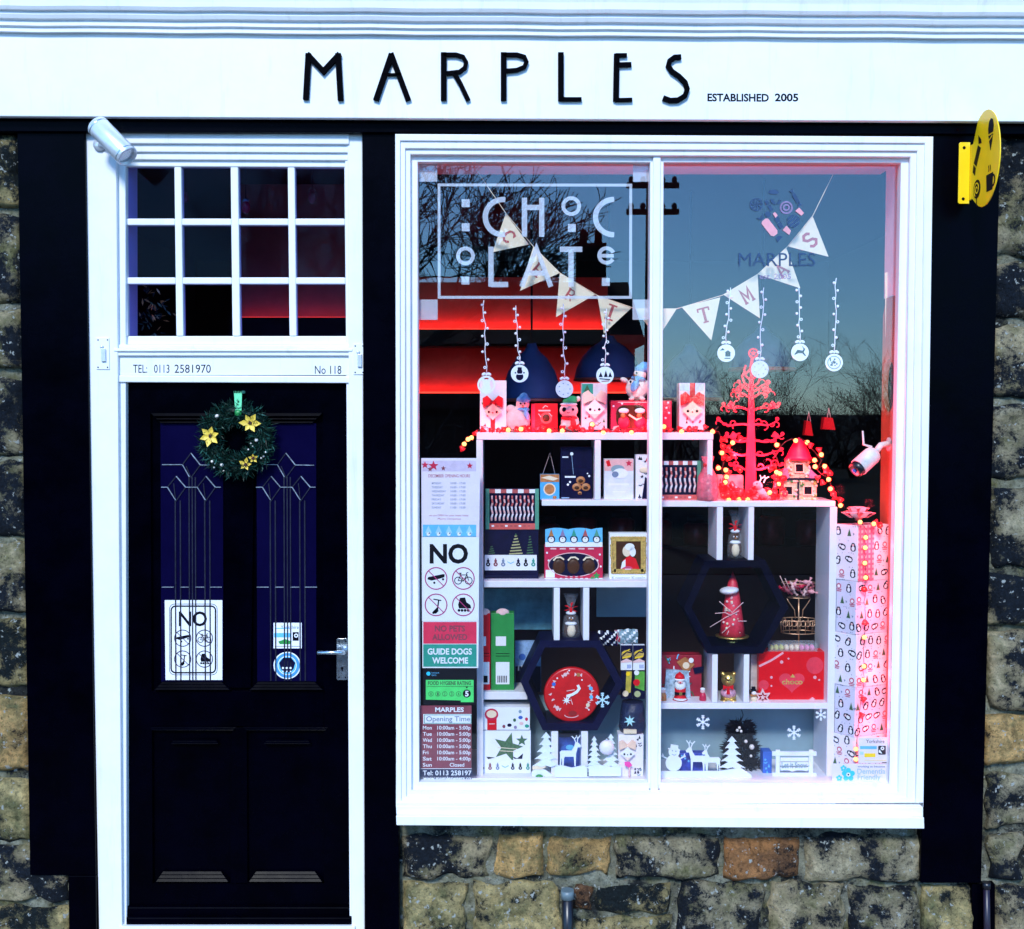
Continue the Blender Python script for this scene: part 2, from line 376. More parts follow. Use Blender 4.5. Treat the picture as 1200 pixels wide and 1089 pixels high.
blocks = [  # left strip
 (-90, 158, 26, 246, 3, .0), (-60, 252, 28, 358, 4, 0), (-95, 364, 30, 434, 4, 0), (-70, 444, 32, 534, 2, 0), (-50, 541, 34, 628, 2, 0),
 (-90, 635, 36, 718, 4, 0), (-60, 724, 38, 806, 3, 0), (-80, 813, 38, 904, 0, 0), (-55, 910, 40, 984, 3, 0), (-90, 991, 82, 1056, 4, 0), (-40, 1062, 84, 1140, 3, 0),
 # right strip
 (1156, 158, 1290, 300, 2, 0), (1160, 308, 1270, 374, 2, 0), (1158, 382, 1300, 466, 4, 0), (1156, 474, 1280, 564, 2, 0), (1158, 573, 1262, 664, 2, 0),
 (1154, 673, 1300, 732, 2, 0), (1156, 739, 1262, 830, 4, 0), (1150, 838, 1300, 894, 0, 0), (1156, 908, 1270, 968, 2, 0), (1158, 978, 1196, 1028, 2, 0), (1202, 976, 1300, 1030, 4, 0), (1164, 1037, 1290, 1140, 4, 0),
 # under the window
 (474, 978, 574, 1026, 4, 0), (580, 976, 637, 1027, 0, 1), (641, 980, 714, 1025, 0, 2), (722, 978, 842, 1028, 2, 0), (849, 980, 936, 1028, 1, 0), (943, 978, 1082, 1033, 2, 0), (1080, 1036, 1140, 1140, 3, 0),
 (474, 1034, 546, 1140, 3, 0), (555, 1034, 657, 1140, 3, 0), (672, 1038, 694, 1066, 1, 0), (698, 1036, 786, 1070, 3, 0), (672, 1074, 786, 1140, 3, 0), (795, 1034, 894, 1140, 2, 0), (901, 1036, 988, 1140, 4, 0), (994, 1038, 1074, 1140, 2, 0)]
for k, (a, b_, c, d_, ti, bu) in enumerate(blocks):
    rough_rect(a, b_, c, d_, -0.028 - 0.012 * rnd.random(), 0.03, STN[ti], k + 1)
rough_rect(-120, 120, 60, 1150, 0.004, 0.0, MORTAR, 90, 0.0, 0.01, 9, 0.25)
rough_rect(1142, 120, 1330, 1150, 0.004, 0.0, MORTAR, 91, 0.0, 0.01, 9, 0.25)
rough_rect(440, 965, 1146, 1150, 0.004, 0.0, MORTAR, 92, 0.0, 0.012, 9, 0.25)
rough_rect(55, 1024, 90, 1150, 0.004, 0.0, MORTAR, 93, 0.0, 0.012, 9, 0.25)
wall.build('stone_wall', shop)

# ---- wide plain walling beyond the picture and above, so the street side reads whole
m = MB()
m.box(-4.2, -2.05, 0.02, 0.3, -0.1, 5.2, MORTAR); m.box(2.05, 4.2, 0.02, 0.3, -0.1, 5.2, MORTAR)
m.box(-2.05, 2.05, 0.02, 0.3, 3.02, 5.2, MORTAR)
m.build('upper_wall', shop)

# ---- signboard with raised letters
m = MB(); m.pp([(-60, 37), (1260, 46), (1260, 143), (-60, 136)], YF, 0.06, WHITE2)
fas = m.build('signboard', shop, 0.003)
m = MB()
def fz(x): return 0.0068 * (x - 355)         # the board runs very slightly downhill to the right
def L_(path, wd, w1=None): m.stroke([(340 + x / 1.935, 40.0 + y / 1.935 ) for x, y in path], wd, YF - 0.014, YF + 0.001, LETTER, w1=w1)
W_ = 6.6
m = MB()
L_([(35, 148), (41, 43)], W_); L_([(38, 44), (75, 84), (112, 44)], W_ * .95); L_([(108, 43), (114, 150)], W_)
m.build('raised_letter', fas)
m = MB()
L_([(194, 150), (230, 44)], W_); L_([(228, 43), (268, 150)], W_); L_([(209, 91), (252, 91)], 2.6)
m.build('raised_letter', fas)
m = MB()
L_([(348, 41), (348, 150)], W_)
L_([(348, 46), (376, 46), (392, 51), (399, 63), (396, 76), (384, 85), (350, 89)], 4.6); L_([(372, 88), (386, 112), (404, 150)], W_ * .8)
m.build('raised_letter', fas)
m = MB()
L_([(484, 41), (484, 150)], W_); L_([(484, 46), (514, 46), (531, 51), (536, 62), (531, 74), (514, 81), (486, 83)], 4.6)
m.build('raised_letter', fas)
m = MB()
L_([(614, 41), (614, 150)], W_); L_([(611, 147), (661, 147)], 4.2)
m.build('raised_letter', fas)
m = MB()
L_([(741, 44), (739, 151)], W_); L_([(738, 47), (764, 47)], 4.0); L_([(740, 69), (774, 68)], 5.0); L_([(738, 149), (776, 148)], 4.0)
m.build('raised_letter', fas)
m = MB()
L_([(887, 51), (872, 52), (861, 60), (858, 72), (866, 84), (882, 95), (896, 109), (901, 124), (896, 139), (880, 149), (862, 150), (846, 144)], W_ * .85)
m.build('raised_letter', fas)

for s_, x_, w_ in (('ESTABLISHED', 829, 72), ('2005', 908, 27.5)):
    m = MB(); m.text(s_, x_, 118.6, 8.6, w_, YF, INKB, 0.03, -0.3); m.build('small_lettering', fas)

# ---- cornice above the signboard
m = MB()
zl = at(-60, 37, YF); zr = at(1260, 46, YF)
pr = [(-.085, -.004), (-.118, -.004), (-.118, .010), (-.128, .014), (-.128, .030), (-.140, .034), (-.146, .046), (-.146, .056), (-.158, .058), (-.164, .068), (-.166, .090), (-.172, .112), (-.184, .132), (-.205, .146), (-.205, .19), (-.085, .20)]
n_ = len(pr); nx_ = 24; b0 = len(m.v)
for i in range(nx_ + 1):
    p = zl.lerp(zr, i / nx_); wob = 0.0012 * math.sin(i * 2.3)
    for y, z in pr: m.v.append(Vector((p.x, y, p.z + z + wob)))
for i in range(nx_):
    for k in range(n_):
        m.face((b0 + i * n_ + k, b0 + i * n_ + (k + 1) % n_, b0 + (i + 1) * n_ + (k + 1) % n_, b0 + (i + 1) * n_ + k), WHITE2)
m.face(range(b0, b0 + n_), WHITE2); m.face(range(b0 + nx_ * n_, b0 + (nx_ + 1) * n_), WHITE2)
m.build('cornice', shop)

# ---- black rail under the signboard
m = MB()
m.pp([(-60, 135.5), (1260, 142.5), (1260, 146), (-60, 139)], -0.075, 0.06, BLACK)
m.pp([(-60, 139), (1260, 146), (1260, 157.5), (-60, 154)], -0.062, 0.06, BLACK)
m.build('black_rail', shop, 0.002)

# ---- pilasters
def pil(pts, extra=()):
    m = MB(); m.pp(pts, -0.045, 0.055, BLACK)
    for e in extra: m.pp(e, -0.047, 0.05, BLACK)
    return m.build('pilaster', shop, 0.003)
pil([(20, 153), (99, 153), (112, 1026), (35, 1026)], [[(80, 1026.5), (112, 1026.5), (113, 1150), (81, 1150)]])
pil([(424.5, 154), (464, 154), (468, 1150), (427.5, 1150)])
pil([(1092, 156), (1173, 156), (1150, 1035), (1079, 1035)])

# ---- door frame
m = MB()
m.pp([(98, 155), (136, 155), (143.5, 1150), (117, 1150)], -0.030, 0.12, WHITE)
m.pp([(126, 155), (147, 155), (148.5, 1150), (142, 1150)], -0.012, 0.12, WHITE)
m.pp([(407, 155), (424.6, 155), (427.6, 1150), (412.5, 1150)], -0.030, 0.12, WHITE)
m.pp([(404, 155), (408, 155), (413, 1150), (410, 1150)], -0.012, 0.12, WHITE)
for y0, y1, Y in ((155, 168, -0.038), (168, 178, -0.026), (178, 187, -0.016)):
    m.pp([(136.3 if Y > -.03 else 130, y0), (409, y0 + 1), (409, y1 + 1), (136.3 if Y > -.03 else 130, y1)], Y, 0.12, WHITE)
m.pp([(135, 394), (412, 394), (412, 404), (135, 404)], 0.004, 0.12, WHITE)
m.pp([(133, 404), (413, 404), (413, 408.5), (133, 408.5)], -0.020, 0.12, WHITE)
m.pp([(133, 408.5), (413, 408.5), (413, 412), (133, 412)], -0.034, 0.12, WHITE)
m.pp([(133, 412), (413, 412), (413, 417), (133, 417)], -0.026, 0.12, WHITE)
m.pp([(133, 417), (413, 417), (413, 440), (133, 440)], -0.014, 0.12, WHITE)
m.pp([(133, 440), (413, 441), (413, 449), (133, 448)], -0.020, 0.12, WHITE)
df = m.build('door_frame', shop, 0.003)
for s_, x_, y_, w_ in (('TEL:', 156, 437, 16.5), ('0113', 180.5, 437, 18), ('2581970', 204.5, 437, 42.5), ('No 118', 369, 438.3, 31)):
    m = MB(); m.text(s_, x_, y_, 9.6, w_, -0.014, INKB); m.build('painted_lettering', df)
for (x0, y0, x1, y1, Y) in ((112.5, 396, 128, 433, -0.030), (414, 403, 427.5, 439, -0.030)):
    m = MB(); m.pr(x0, y0, x1, y1, Y - 0.004, Y, WHITE)
    for ex in (x0 + 2.2, x1 - 2.2):
        for ey in (y0 + 2.5, y1 - 2.5): m.dot(ex, ey, 0.9, Y - 0.004, INKB, 8, t=0.002)
    m.pr((x0 + x1) / 2 - 2, (y0 + y1) / 2 - 6, (x0 + x1) / 2 + 3, (y0 + y1) / 2 + 9, Y - 0.012, Y - 0.003, ALU)
    m.pe((x0 + x1) / 2 - 1, (y0 + y1) / 2 - 8, Y - 0.006, 2.2, 2.2, 0.006, ALU)
    m.build('keep_plate', df, 0.001)

# ---- transom window: sash bars and twelve panes
xs0 = [147, 212.3, 279, 345.3]; xs1 = [204, 270, 337, 403.3]; ys0 = [195, 264, 333]; ys1 = [256, 325, 393.5]
m = MB()
def tx(x, y): return x + (y - 195) / 198 * (2.6 - (x - 147) / 256 * 0.6)
Ya, Yb = 0.0, 0.035
m.pp([(134, 186), (410, 187), (410, 196), (134, 195)], Ya - .004, Yb, WHITE)
m.pp([(134, 195.2), (147, 195.2), (149.6, 394), (137, 394)], Ya - .004, Yb, WHITE)
m.pp([(403.3, 196), (409, 196), (411, 394), (405.3, 394)], Ya - .004, Yb, WHITE)
for i in range(3):
    m.pp([(xs1[i], 195.2), (xs0[i + 1], 195.2), (tx(xs0[i + 1], 394), 394), (tx(xs1[i], 394), 394)], Ya, Yb, WHITE)
for j in range(2):
    for i in range(4):
        m.pp([(tx(xs0[i], ys1[j]), ys1[j] + .2), (tx(xs1[i], ys1[j]), ys1[j] + .2), (tx(xs1[i], ys0[j + 1]), ys0[j + 1]), (tx(xs0[i], ys0[j + 1]), ys0[j + 1])], Ya + 0.002, Yb, WHITE)
tw = m.build('transom_window', shop, 0.0035)
for j in range(3):
    for i in range(4):
        m = MB(); m.pp([(tx(xs0[i], ys0[j]) - 1, ys0[j] - 1), (tx(xs1[i], ys0[j]) + 1, ys0[j] - 1), (tx(xs1[i], ys1[j]) + 1, ys1[j] + 1), (tx(xs0[i], ys1[j]) - 1, ys1[j] + 1)], 0.016, 0.020, GLASSD)
        m.build('window_pane', tw)

# ---- the front door
m = MB()
YD = 0.030
m.pp([(141, 449), (411, 450), (412.5, 1063), (147.5, 1063)], YD, YD + 0.03, BLACK)        # door slab
door = m.build('front_door', shop, 0.002)
def dpart(name, bevel=0.0): return m.build(name, door, bevel)
m = MB()      # stiles, rails and mouldings stand proud of the slab
for r in ([(141, 449), (176, 449), (179, 1063), (147.5, 1063)], [(378, 450), (411, 450), (412.5, 1063), (380, 1063)], [(176, 449), (378, 450), (378, 484), (176, 484)],
          [(262, 490), (298, 490), (294, 806), (264, 806)], [(178, 810), (380, 810), (380, 851), (178, 851)], [(179, 1035), (380, 1035), (380, 1063), (179, 1063)], [(272, 853), (289, 853), (290, 1036), (270, 1036)]):
    m.pp(r, YD - 0.016, YD, BLACK)
dpart('stile_and_rail', 0.003)
m = MB()
def mould(x0, x1, y0, y1, k, steps=3, up=False):
    for i in range(steps):
        t = i / steps; a = y0 + (y1 - y0) * t; b_ = y0 + (y1 - y0) * (i + 1) / steps
        xa = x0 + k * (1 - t) if not up else x0 + k * t
        xb = x1 - k * (1 - t) if not up else x1 - k * t
        Y = (YD - 0.004 - 0.008 * (i + 1)) if not up else (YD - 0.026 + 0.007 * i)
        p = [at(xa, a, Y), at(xb, a, Y), at(xb + (k / steps if not up else -k / steps), b_, Y - .006), at(xa - (k / steps if not up else -k / steps), b_, Y - .006)]
        m.prism(p, (0, YD - Y, 0), BLACK)
for args in [(176, 378, 484, 496, 12, 3, True)] + [(x0, x1, 799, 809, 10) for x0, x1 in ((180, 270), (292, 379))] + [(x0, x1, 851, 856, -4, 2) for x0, x1 in ((178, 274), (288, 382))] + [(x0, x1, 867, 872, 3, 2) for x0, x1 in ((200, 256), (309, 364))] + [(x0, x1, 1021, 1034, 9) for x0, x1 in ((182, 268), (291, 378))]:
    m = MB(); mould(*args); dpart('panel_moulding', 0.0015)

m = MB(); m.pp([(147.5, 1063), (411, 1063), (412, 1075), (147.5, 1075)], YD - 0.035, YD, BLACK); m.pp([(147.5, 1075.2), (412, 1075.2), (412, 1085), (147.5, 1085)], YD - 0.055, YD, BLACK)
dpart('weather_bar', 0.006)
for gx0, gx1 in ((188, 261.5), (300.5, 370.5)):
    m = MB(); m.pp([(gx0, 496), (gx1, 496), (gx1, 799), (gx0 + 1, 799)], YD - 0.005, YD + 0.001, NAVYGLASS); g = m.build('glass_panel', door)
    m = MB(); ox = 0 if gx0 < 250 else 303 / 2.723
    def Z(pts): return [(130 + x / 2.723 + ox, 440 + y / 2.723) for x, y in pts]
    Yl = YD - 0.005
    br = lambda p, wd=1.0, c=False: m.stroke(Z(p), wd, Yl - 0.004, Yl, LEADL, c)
    dk = lambda p, wd=1.5, c=False: m.stroke(Z(p), wd, Yl - 0.003, Yl, LEAD, c)
    br([(255, 248), (285, 286)]); br([(285, 286), (345, 287)], .8); br([(228, 285), (250, 324)], .9); br([(163, 285), (226, 285)], .8); dk([(285, 286), (255, 327), (228, 285), (255, 248)], 1.0)
    dk([(255, 327), (240, 290)], .9)
    for c in (208, 303):
        br([(c, 322), (c + 30, 357)]); br([(c - 28, 357), (c - 2, 398)], .9); dk([(c + 30, 357), (c, 400), (c - 28, 357), (c, 322)], 1.0); dk([(c - 2, 398), (c - 8, 345)], .9)
    br([(160, 357), (180, 357)], .8); br([(238, 357), (275, 357)], .8); br([(333, 357), (350, 357)], .8)
    for x in (205, 221): dk([(x, 400), (x + 2, 975)], 1.4)
    for x in (249, 259, 269): dk([(x, 325), (x + 2, 975)], 1.3)
    for x in (299, 315): dk([(x, 400), (x + 2, 975)], 1.4)
    br([(162, 676), (200, 676)], .8); br([(222, 676), (248, 676)], .8); br([(270, 676), (298, 676)], .8); br([(316, 676), (354, 676)], .8)
    m.build('leaded_came', g)
m = MB(); m.pp(rrect(394.5, 748.5, 407.3, 797, 2), YD - 0.022, YD - 0.015, CHROME)
for ex, ey in ((397.2, 751.6), (404.8, 751.6), (397.2, 794.3), (404.8, 794.3)): m.dot(ex, ey, 0.9, YD - 0.022, INKB, 8)
m.dot(401, 783, 1.5, YD - 0.022, INKB, 10); m.ink(rectp(400.2, 783, 401.8, 787), YD - 0.022, INKB)
hd = dpart('door_handle', 0.001)
m = MB(); m.tube([at(402, 765, YD - .02), at(402, 765, YD - .055), at(398, 765, YD - .066), at(372, 765, YD - .066)], [.009, .009, .008, .0075], CHROME, 10); m.build('lever', hd)
# threshold and step
m = MB(); m.pp([(140, 1086), (416, 1086), (416, 1090), (140, 1090)], -0.04, 0.12, WHITE); m.build('threshold', shop, 0.002)

# ---- display window: mitred frame in stepped bands, sill, mullion, panes
m = MB()
def band(o, i, Y0, Y1):
    for k in range(4):
        j = (k + 1) % 4; m.pp([o[k], o[j], i[j], i[k]], Y0, Y1, WHITE)
O_ = [(463, 157), (1094, 160), (1082, 946), (465, 944)]
A_ = [(469, 165), (1084, 168), (1074, 941), (470, 939)]
B_ = [(475, 174), (1075, 177), (1064, 936), (476, 934)]
C_ = [(481, 181), (1067, 184), (1053, 929), (482, 927)]
E_ = [(489.5, 190), (1056, 191), (1042.5, 919), (491, 917)]
band(O_, A_, -0.070, 0.05); band(A_, B_, -0.062, 0.05); band(B_, C_, -0.052, 0.05); band(C_, E_, -0.030, 0.0085)
m.pp([(464, 944.3), (1082, 946.3), (1082, 958), (464.5, 956)], -0.10, 0.05, WHITE)
m.pp([(464, 956.2), (1083, 958.2), (1083.5, 971.5), (464.5, 967.5)], -0.125, 0.05, WHITE)
dw = m.build('display_window', shop, 0.003)
m = MB(); m.pp([(762, 183), (778, 183), (774.5, 927), (759, 927)], -0.030, 0.035, WHITE); m.pp([(765.5, 179), (774.5, 179), (771.2, 929), (762.5, 929)], -0.042, -0.029, WHITE)
m.build('mullion', dw, 0.004)
for p in ([(488, 189), (763, 189), (760, 920), (489, 919)], [(777, 189), (1058, 190), (1044, 921), (773.5, 920)]):
    m = MB(); m.pp(p, 0.0, 0.005, GLASS); m.build('glass_pane', dw)

# ---- lining of the display window and the dark shop room behind
zs = at(760, 917, 0.04).z; zt = at(760, 186, 0.04).z
xl = at(487, 500, 0.04).x; xr = at(1053, 350, 0.05).x
m = MB()
m.box(xl - .02, xr + .04, 0.0095, 0.46, zs - 0.03, zs - 0.001, SHELFW)                # deck
m.build('display_deck', shop)
m = MB()
m.box(xr + .001, xr + .02, 0.0095, 0.215, at(1050, 345, .05).z, zt + .03, PINKLIT)
m.box(xl - .02, xr + .02, 0.0095, 0.34, zt + .005, zt + .03, PINKLIT)
m.build('reveal_lining', shop)
# stained plywood side panel with its round hole, true opening
m = MB(); zc = at(1041, 452, .13).z; yc = 0.135; y0_, y1_ = 0.0097, 0.215; z0_, z1_ = zs, at(1050, 345, .05).z - .002; rh = 0.068; N_ = 40; ring = []
for k in range(N_):
    a = 2 * math.pi * k / N_ + 0.02; c, s = math.cos(a), math.sin(a)
    t = min((y1_ - yc) / c if c > 1e-6 else (y0_ - yc) / c if c < -1e-6 else 9, (z1_ - zc) / s if s > 1e-6 else (z0_ - zc) / s if s < -1e-6 else 9)
    ring.append(((yc + c * t, zc + s * t), (yc + rh * c * .93, zc + rh * s * 1.45)))
for k in range(N_):
    q = (k + 1) % N_; a, b_ = ring[k]; c, d_ = ring[q]
    m.prism([(xr - .002, *a), (xr - .002, *b_), (xr - .002, *d_), (xr - .002, *c)], (0.018, 0, 0), PLYORANGE)
for (ya, za) in ((y0_, z0_), (y1_, z0_), (y0_, z1_), (y1_, z1_)): pass
m.build('plywood_side_panel', shop)
m = MB()
m.box(-2.3, 2.3, 4.2, 4.3, -.1, 3.2, ROOM); m.box(-2.4, -2.3, .3, 4.3, -.1, 3.2, ROOM); m.box(2.3, 2.4, .3, 4.3, -.1, 3.2, ROOM)
m.box(-2.4, 2.4, .06, 4.3, 3.01, 3.1, ROOM)
m.box(xr + .25, 2.4, .062, .3, -.1, 3.0, ROOM); m.box(-.42, xl - .022, .13, .3, -.1, 3.0, ROOM); m.box(-2.4, at(98, 600, .1).x, .062, .3, -.1, 3.0, ROOM)  # unseen dark panels behind the front, added to stop light leaks
m.box(at(98, 600, .1).x + .002, -.424, .13, .3, -.1, at(300, 449, .1).z, ROOM); m.box(xl - .02, xr + .02, .052, .3, -.1, zs - .032, ROOM); m.box(xl - .02, xr + .02, .07, .3, zt + .032, 3.0, ROOM)
m.build('shop_interior', shop)
m = MB(); m.box(-2.3, 2.3, .3, 4.2, -.12, -.02, ROOM); struct(m.build('shop_floor'))
# ================================================================== things on the front
# tube spotlight at the door's top left corner
t = thing('wall_light', 'silver metal tube fitting angled at the top left corner of the door frame', 'wall light', at(112, 172, -0.045))
a, b = at(113.5, 147, -0.13), at(150, 184, -0.17); ax = (b - a).normalized(); k = pxm(-.13)
m = MB(); m.lathe([(0.0, 0), (.036, 0), (.0385, .004), (.0385, (b - a).length - .004), (.037, (b - a).length), (.0325, (b - a).length), (.031, (b - a).length - .02), (0, (b - a).length - .02)], a, ALU, 28, ax); m.build('casing', t)
for q0 in (.012, (b - a).length - .016):
    m = MB(); m.lathe([(.0388, q0), (.0393, q0 + .001), (.0393, q0 + .004), (.0388, q0 + .005)], a, CHROME, 28, ax); m.build('trim_ring', t)
m = MB(); m.tube([a.lerp(b, .35) + Vector((0, .02, 0)), a.lerp(b, .38) + Vector((0, .07, -.012)), at(117, 170, -.034)], .010, ALU, 10); m.lathe([(0, 0), (.022, 0), (.022, .008), (0, .008)], at(117, 170, -.031), ALU, 20, (0, -1, 0)); m.build('bracket', t)

# yellow projecting sign: fixing flange and a turned out oval plate
p0 = at(1124, 168, -0.05); zt_, zb_ = at(1127, 167, -.05).z, at(1127, 239, -.05).z
t = thing('projecting_sign', 'yellow projecting sign of an oval plate with sweet, ice cream, swirl and mug symbols', 'sign', (p0.x, -0.046, zb_))
xf = at(1136.5, 200, -.052).x; x0 = at(1123.5, 200, -.052).x
m = MB(); pts = [(x0 + .004, zb_), (xf, zb_), (xf, zt_), (x0 + .004, zt_), (x0, zt_ - .005), (x0, zb_ + .005)]
m.prism([(x, -.052, z) for x, z in pts], (0, .0045, 0), YELLOW); m.build('fixing_flange', t, 0.001)
for pz in (zt_ - .019, zb_ + .017):
    m = MB(); m.lathe([(0, 0), (.0055, 0), (.0045, .003), (0, .004)], ((x0 + xf) / 2 - .002, -.052, pz), INKB, 12, (0, -1, 0)); m.build('screw', t)
# plate plane: local s runs away from the wall along PD, z up
PD = Vector((math.sin(R(-2)), -math.cos(R(-2)), 0)); PN = Vector((-math.cos(R(-2)), -math.sin(R(-2)), 0)); PO = Vector((xf, -.052, (zt_ + zb_) / 2))
PL, PHt = .255, .176
def pl(s, z, lift=0.0): return PO + PD * s * .88 + Vector((0, 0, z * .9)) + PN * lift
out = [(0, -(zt_ - zb_) / 2), (.03, -(zt_ - zb_) / 2 + .002)]
for i in range(25):
    a_ = R(-118 + 236 * i / 24); out.append((.15 + .155 * math.cos(a_), .024 + .180 * math.sin(a_)))
out += [(.03, (zt_ - zb_) / 2 - .002), (0, (zt_ - zb_) / 2)]
m = MB(); m.prism([pl(s, z) for s, z in out], PN * -.004, YELLOW); m.build('oval_plate', t, 0.0008)
def pink(m, pts, mt, l=.0012): m.prism([pl(s, z, l) for s, z in pts], PN * -.0008, mt); return m
def ell2(cs, cz, rs, rz, n=18): return [(cs + rs * math.cos(2 * math.pi * i / n), cz + rz * math.sin(2 * math.pi * i / n)) for i in range(n)]
m = MB(); pink(m, [(.045, .028), (.085, .088), (.115, .072), (.073, .010)], INKB); pink(m, [(.092, .092), (.088, .125), (.115, .105), (.122, .088)], INKB); pink(m, [(.035, -.005), (.042, .022), (.066, .005), (.058, -.022)], INKB); m.build('sweet_symbol', t)
m = MB(); pink(m, [(.192, .105), (.188, .125), (.196, .150), (.213, .160), (.232, .152), (.242, .128), (.238, .105)], INKB); pink(m, [(.192, .098), (.238, .098), (.216, .040)], INKB); pink(m, [(.196, .082), (.232, .094), (.232, .089), (.198, .077)], YELLOW, .002); m.build('ice_cream_symbol', t)
m = MB(); pink(m, ell2(.082, -.078, .036, .036), INKB)
sp = [(.082 + (.004 + .0027 * i / 2) * math.cos(i * .55), -.078 + (.004 + .0027 * i / 2) * math.sin(i * .55)) for i in range(20)]
for i in range(19):
    a_, b_ = sp[i], sp[i + 1]; dx, dz = b_[0] - a_[0], b_[1] - a_[1]; l_ = math.hypot(dx, dz); nx, nz = -dz / l_ * .0022, dx / l_ * .0022
    pink(m, [(a_[0] + nx, a_[1] + nz), (b_[0] + nx, b_[1] + nz), (b_[0] - nx, b_[1] - nz), (a_[0] - nx, a_[1] - nz)], YELLOW, .002)
pink(m, [(.079, -.114), (.084, -.114), (.084, -.145), (.079, -.145)], INKB); m.build('lollipop_symbol', t)
m = MB(); pink(m, [(.178, -.045), (.245, -.045), (.240, -.108), (.184, -.108)], INKB)
for a0 in range(0, 180, 30):
    r0, r1 = .016, .024; a1 = a0 + 30
    pink(m, [(.243 + r0 * math.sin(R(a0)), -.075 + r0 * math.cos(R(a0))), (.243 + r1 * math.sin(R(a0)), -.075 + r1 * math.cos(R(a0))), (.243 + r1 * math.sin(R(a1)), -.075 + r1 * math.cos(R(a1))), (.243 + r0 * math.sin(R(a1)), -.075 + r0 * math.cos(R(a1)))], INKB)
for q in (.196, .212): pink(m, [(q, -.036), (q + .006, -.026), (q, -.014), (q + .004, -.012), (q + .010, -.026), (q + .004, -.036)], INKB)
m.build('mug_symbol', t)

# Christmas wreath on the door
YW = -0.005; wc = at(278, 515, YW); kW = pxm(YW)
t = thing('christmas_wreath', 'dark green Christmas wreath with yellow flowers hanging on the black door', 'wreath', (wc.x, YW, wc.z))
LEAFM = mat('fir_needles', (0.003, 0.020, 0.013), 0.5, var=0.7, scale=80, spec=.25); LEAF2 = mat('pale_needles', (0.02, 0.095, 0.075), 0.45, var=0.5, scale=80, spec=.3)
m = MB(); Rw = 31 * kW
m.tube([wc + Vector((Rw * math.cos(2 * math.pi * i / 36), 0, Rw * math.sin(2 * math.pi * i / 36))) for i in range(36)], .030, LEAFM, 8, True)
for i in range(2100):
    a_ = rnd.random() * 6.283; tb = rnd.gauss(0, 1.0); rr = Rw + math.sin(tb) * .032; q = wc + Vector((rr * math.cos(a_), -abs(math.cos(tb)) * .030, rr * math.sin(a_)))
    rad = Vector((math.cos(a_), 0, math.sin(a_))); tang = Vector((-math.sin(a_), 0, math.cos(a_)))
    d_ = (rad * math.sin(tb) * 0.9 + Vector((0, -.5, 0)) + tang * rnd.uniform(-1.0, 1.0) + Vector((rnd.gauss(0, .4), rnd.gauss(0, .3), rnd.gauss(0, .4)))).normalized()
    l_ = rnd.uniform(.014, .040); s_ = d_.cross(Vector((rnd.gauss(0, 1), rnd.gauss(0, 1), rnd.gauss(0, 1)))).normalized() * rnd.uniform(.0012, .0028)
    bq = len(m.v); m.v += [q - s_, q + s_, q + d_ * l_ * .6 + s_ * .8, q + d_ * l_, q + d_ * l_ * .6 - s_ * .8]; m.face(range(bq, bq + 5), LEAFM if rnd.random() < .78 else LEAF2)
m.build('foliage_ring', t)
YFL = mat('yellow_petal', (0.85, 0.60, 0.07), 0.5, var=0.2, scale=60); PCORE = mat('dark_flower_heart', (0.06, 0.02, 0.015), 0.6)
def flower(px, py, r, tilt, np=6):
    c = at(px, py, YW - .045); m = MB(); 
    for i in range(np):
        a_ = 2 * math.pi * i / np + tilt; d_ = Vector((math.cos(a_), -.25, math.sin(a_))); s_ = Vector((-math.sin(a_), 0, math.cos(a_)))
        bq = len(m.v); r_ = r * kW * rnd.uniform(.85, 1.1)
        m.v += [c + d_ * r_ * .15 - s_ * r_ * .10, c + d_ * r_ * .55 - s_ * r_ * .27 + Vector((0, -.004, 0)), c + d_ * r_, c + d_ * r_ * .55 + s_ * r_ * .27 + Vector((0, -.004, 0)), c + d_ * r_ * .15 + s_ * r_ * .10, c + d_ * r_ * .55 + Vector((0, .003, 0))]
        for f_ in ((0, 1, 5), (1, 2, 5), (2, 3, 5), (3, 4, 5), (4, 0, 5)): m.face([bq + z for z in f_], YFL, True)
    f = m.build('flower', t); m = MB(); m.ell(c + Vector((0, -.004, 0)), .006, .005, .006, PCORE, 10)
    for i in range(7): m.ell(c + Vector((rnd.gauss(0, .004), -.009, rnd.gauss(0, .004))), .0018, .0018, .0018, PCORE, 6)
    m.build('stamens', f)
flower(246.5, 511, 12.5, .3); flower(293.5, 496, 12, 1.0); flower(288, 544.5, 8, .1, 5); flower(297, 537, 6, .4, 5)
PEARL = mat('pearl_berry', (0.75, 0.68, 0.62), 0.25, coat=.5)
for bx, by, br in ((254.5, 488, 2.6), (300.5, 516, 2.2), (260, 545, 2.3), (248.5, 541, 1.7), (294, 520, 1.1), (291, 527, 1.1), (311.5, 530, 1.3), (309, 535, 1.2), (306, 537, 1.1), (251, 548, 1.1), (262, 552, 1.2), (252, 543.5, 1.0), (296, 523, 1.0)):
    m = MB(); m.pe(bx, by, YW - .035, br, br, br * kW, PEARL, 10); m.build('berry', t)
RIB = mat('mint_ribbon', (0.16, 0.72, 0.36), 0.35, sheen=.3, var=.1); RIBD = mat('green_ribbon_knot', (0.02, 0.30, 0.07), 0.4)
m = MB(); m.pp([(274, 458), (283.5, 458), (283, 481), (275.5, 481)], YW - .032, YW - .029, RIB); m.pp([(274, 458), (283.5, 458), (283.5, 461), (274, 461)], YW - .032, YD - .017, RIB)
m.pe(279, 484, YW - .034, 4.5, 4, .008, RIBD); m.pp([(275, 481), (283, 481), (281.5, 488), (275.5, 487)], YW - .036, YW - .034, RIBD); m.build('ribbon', t)

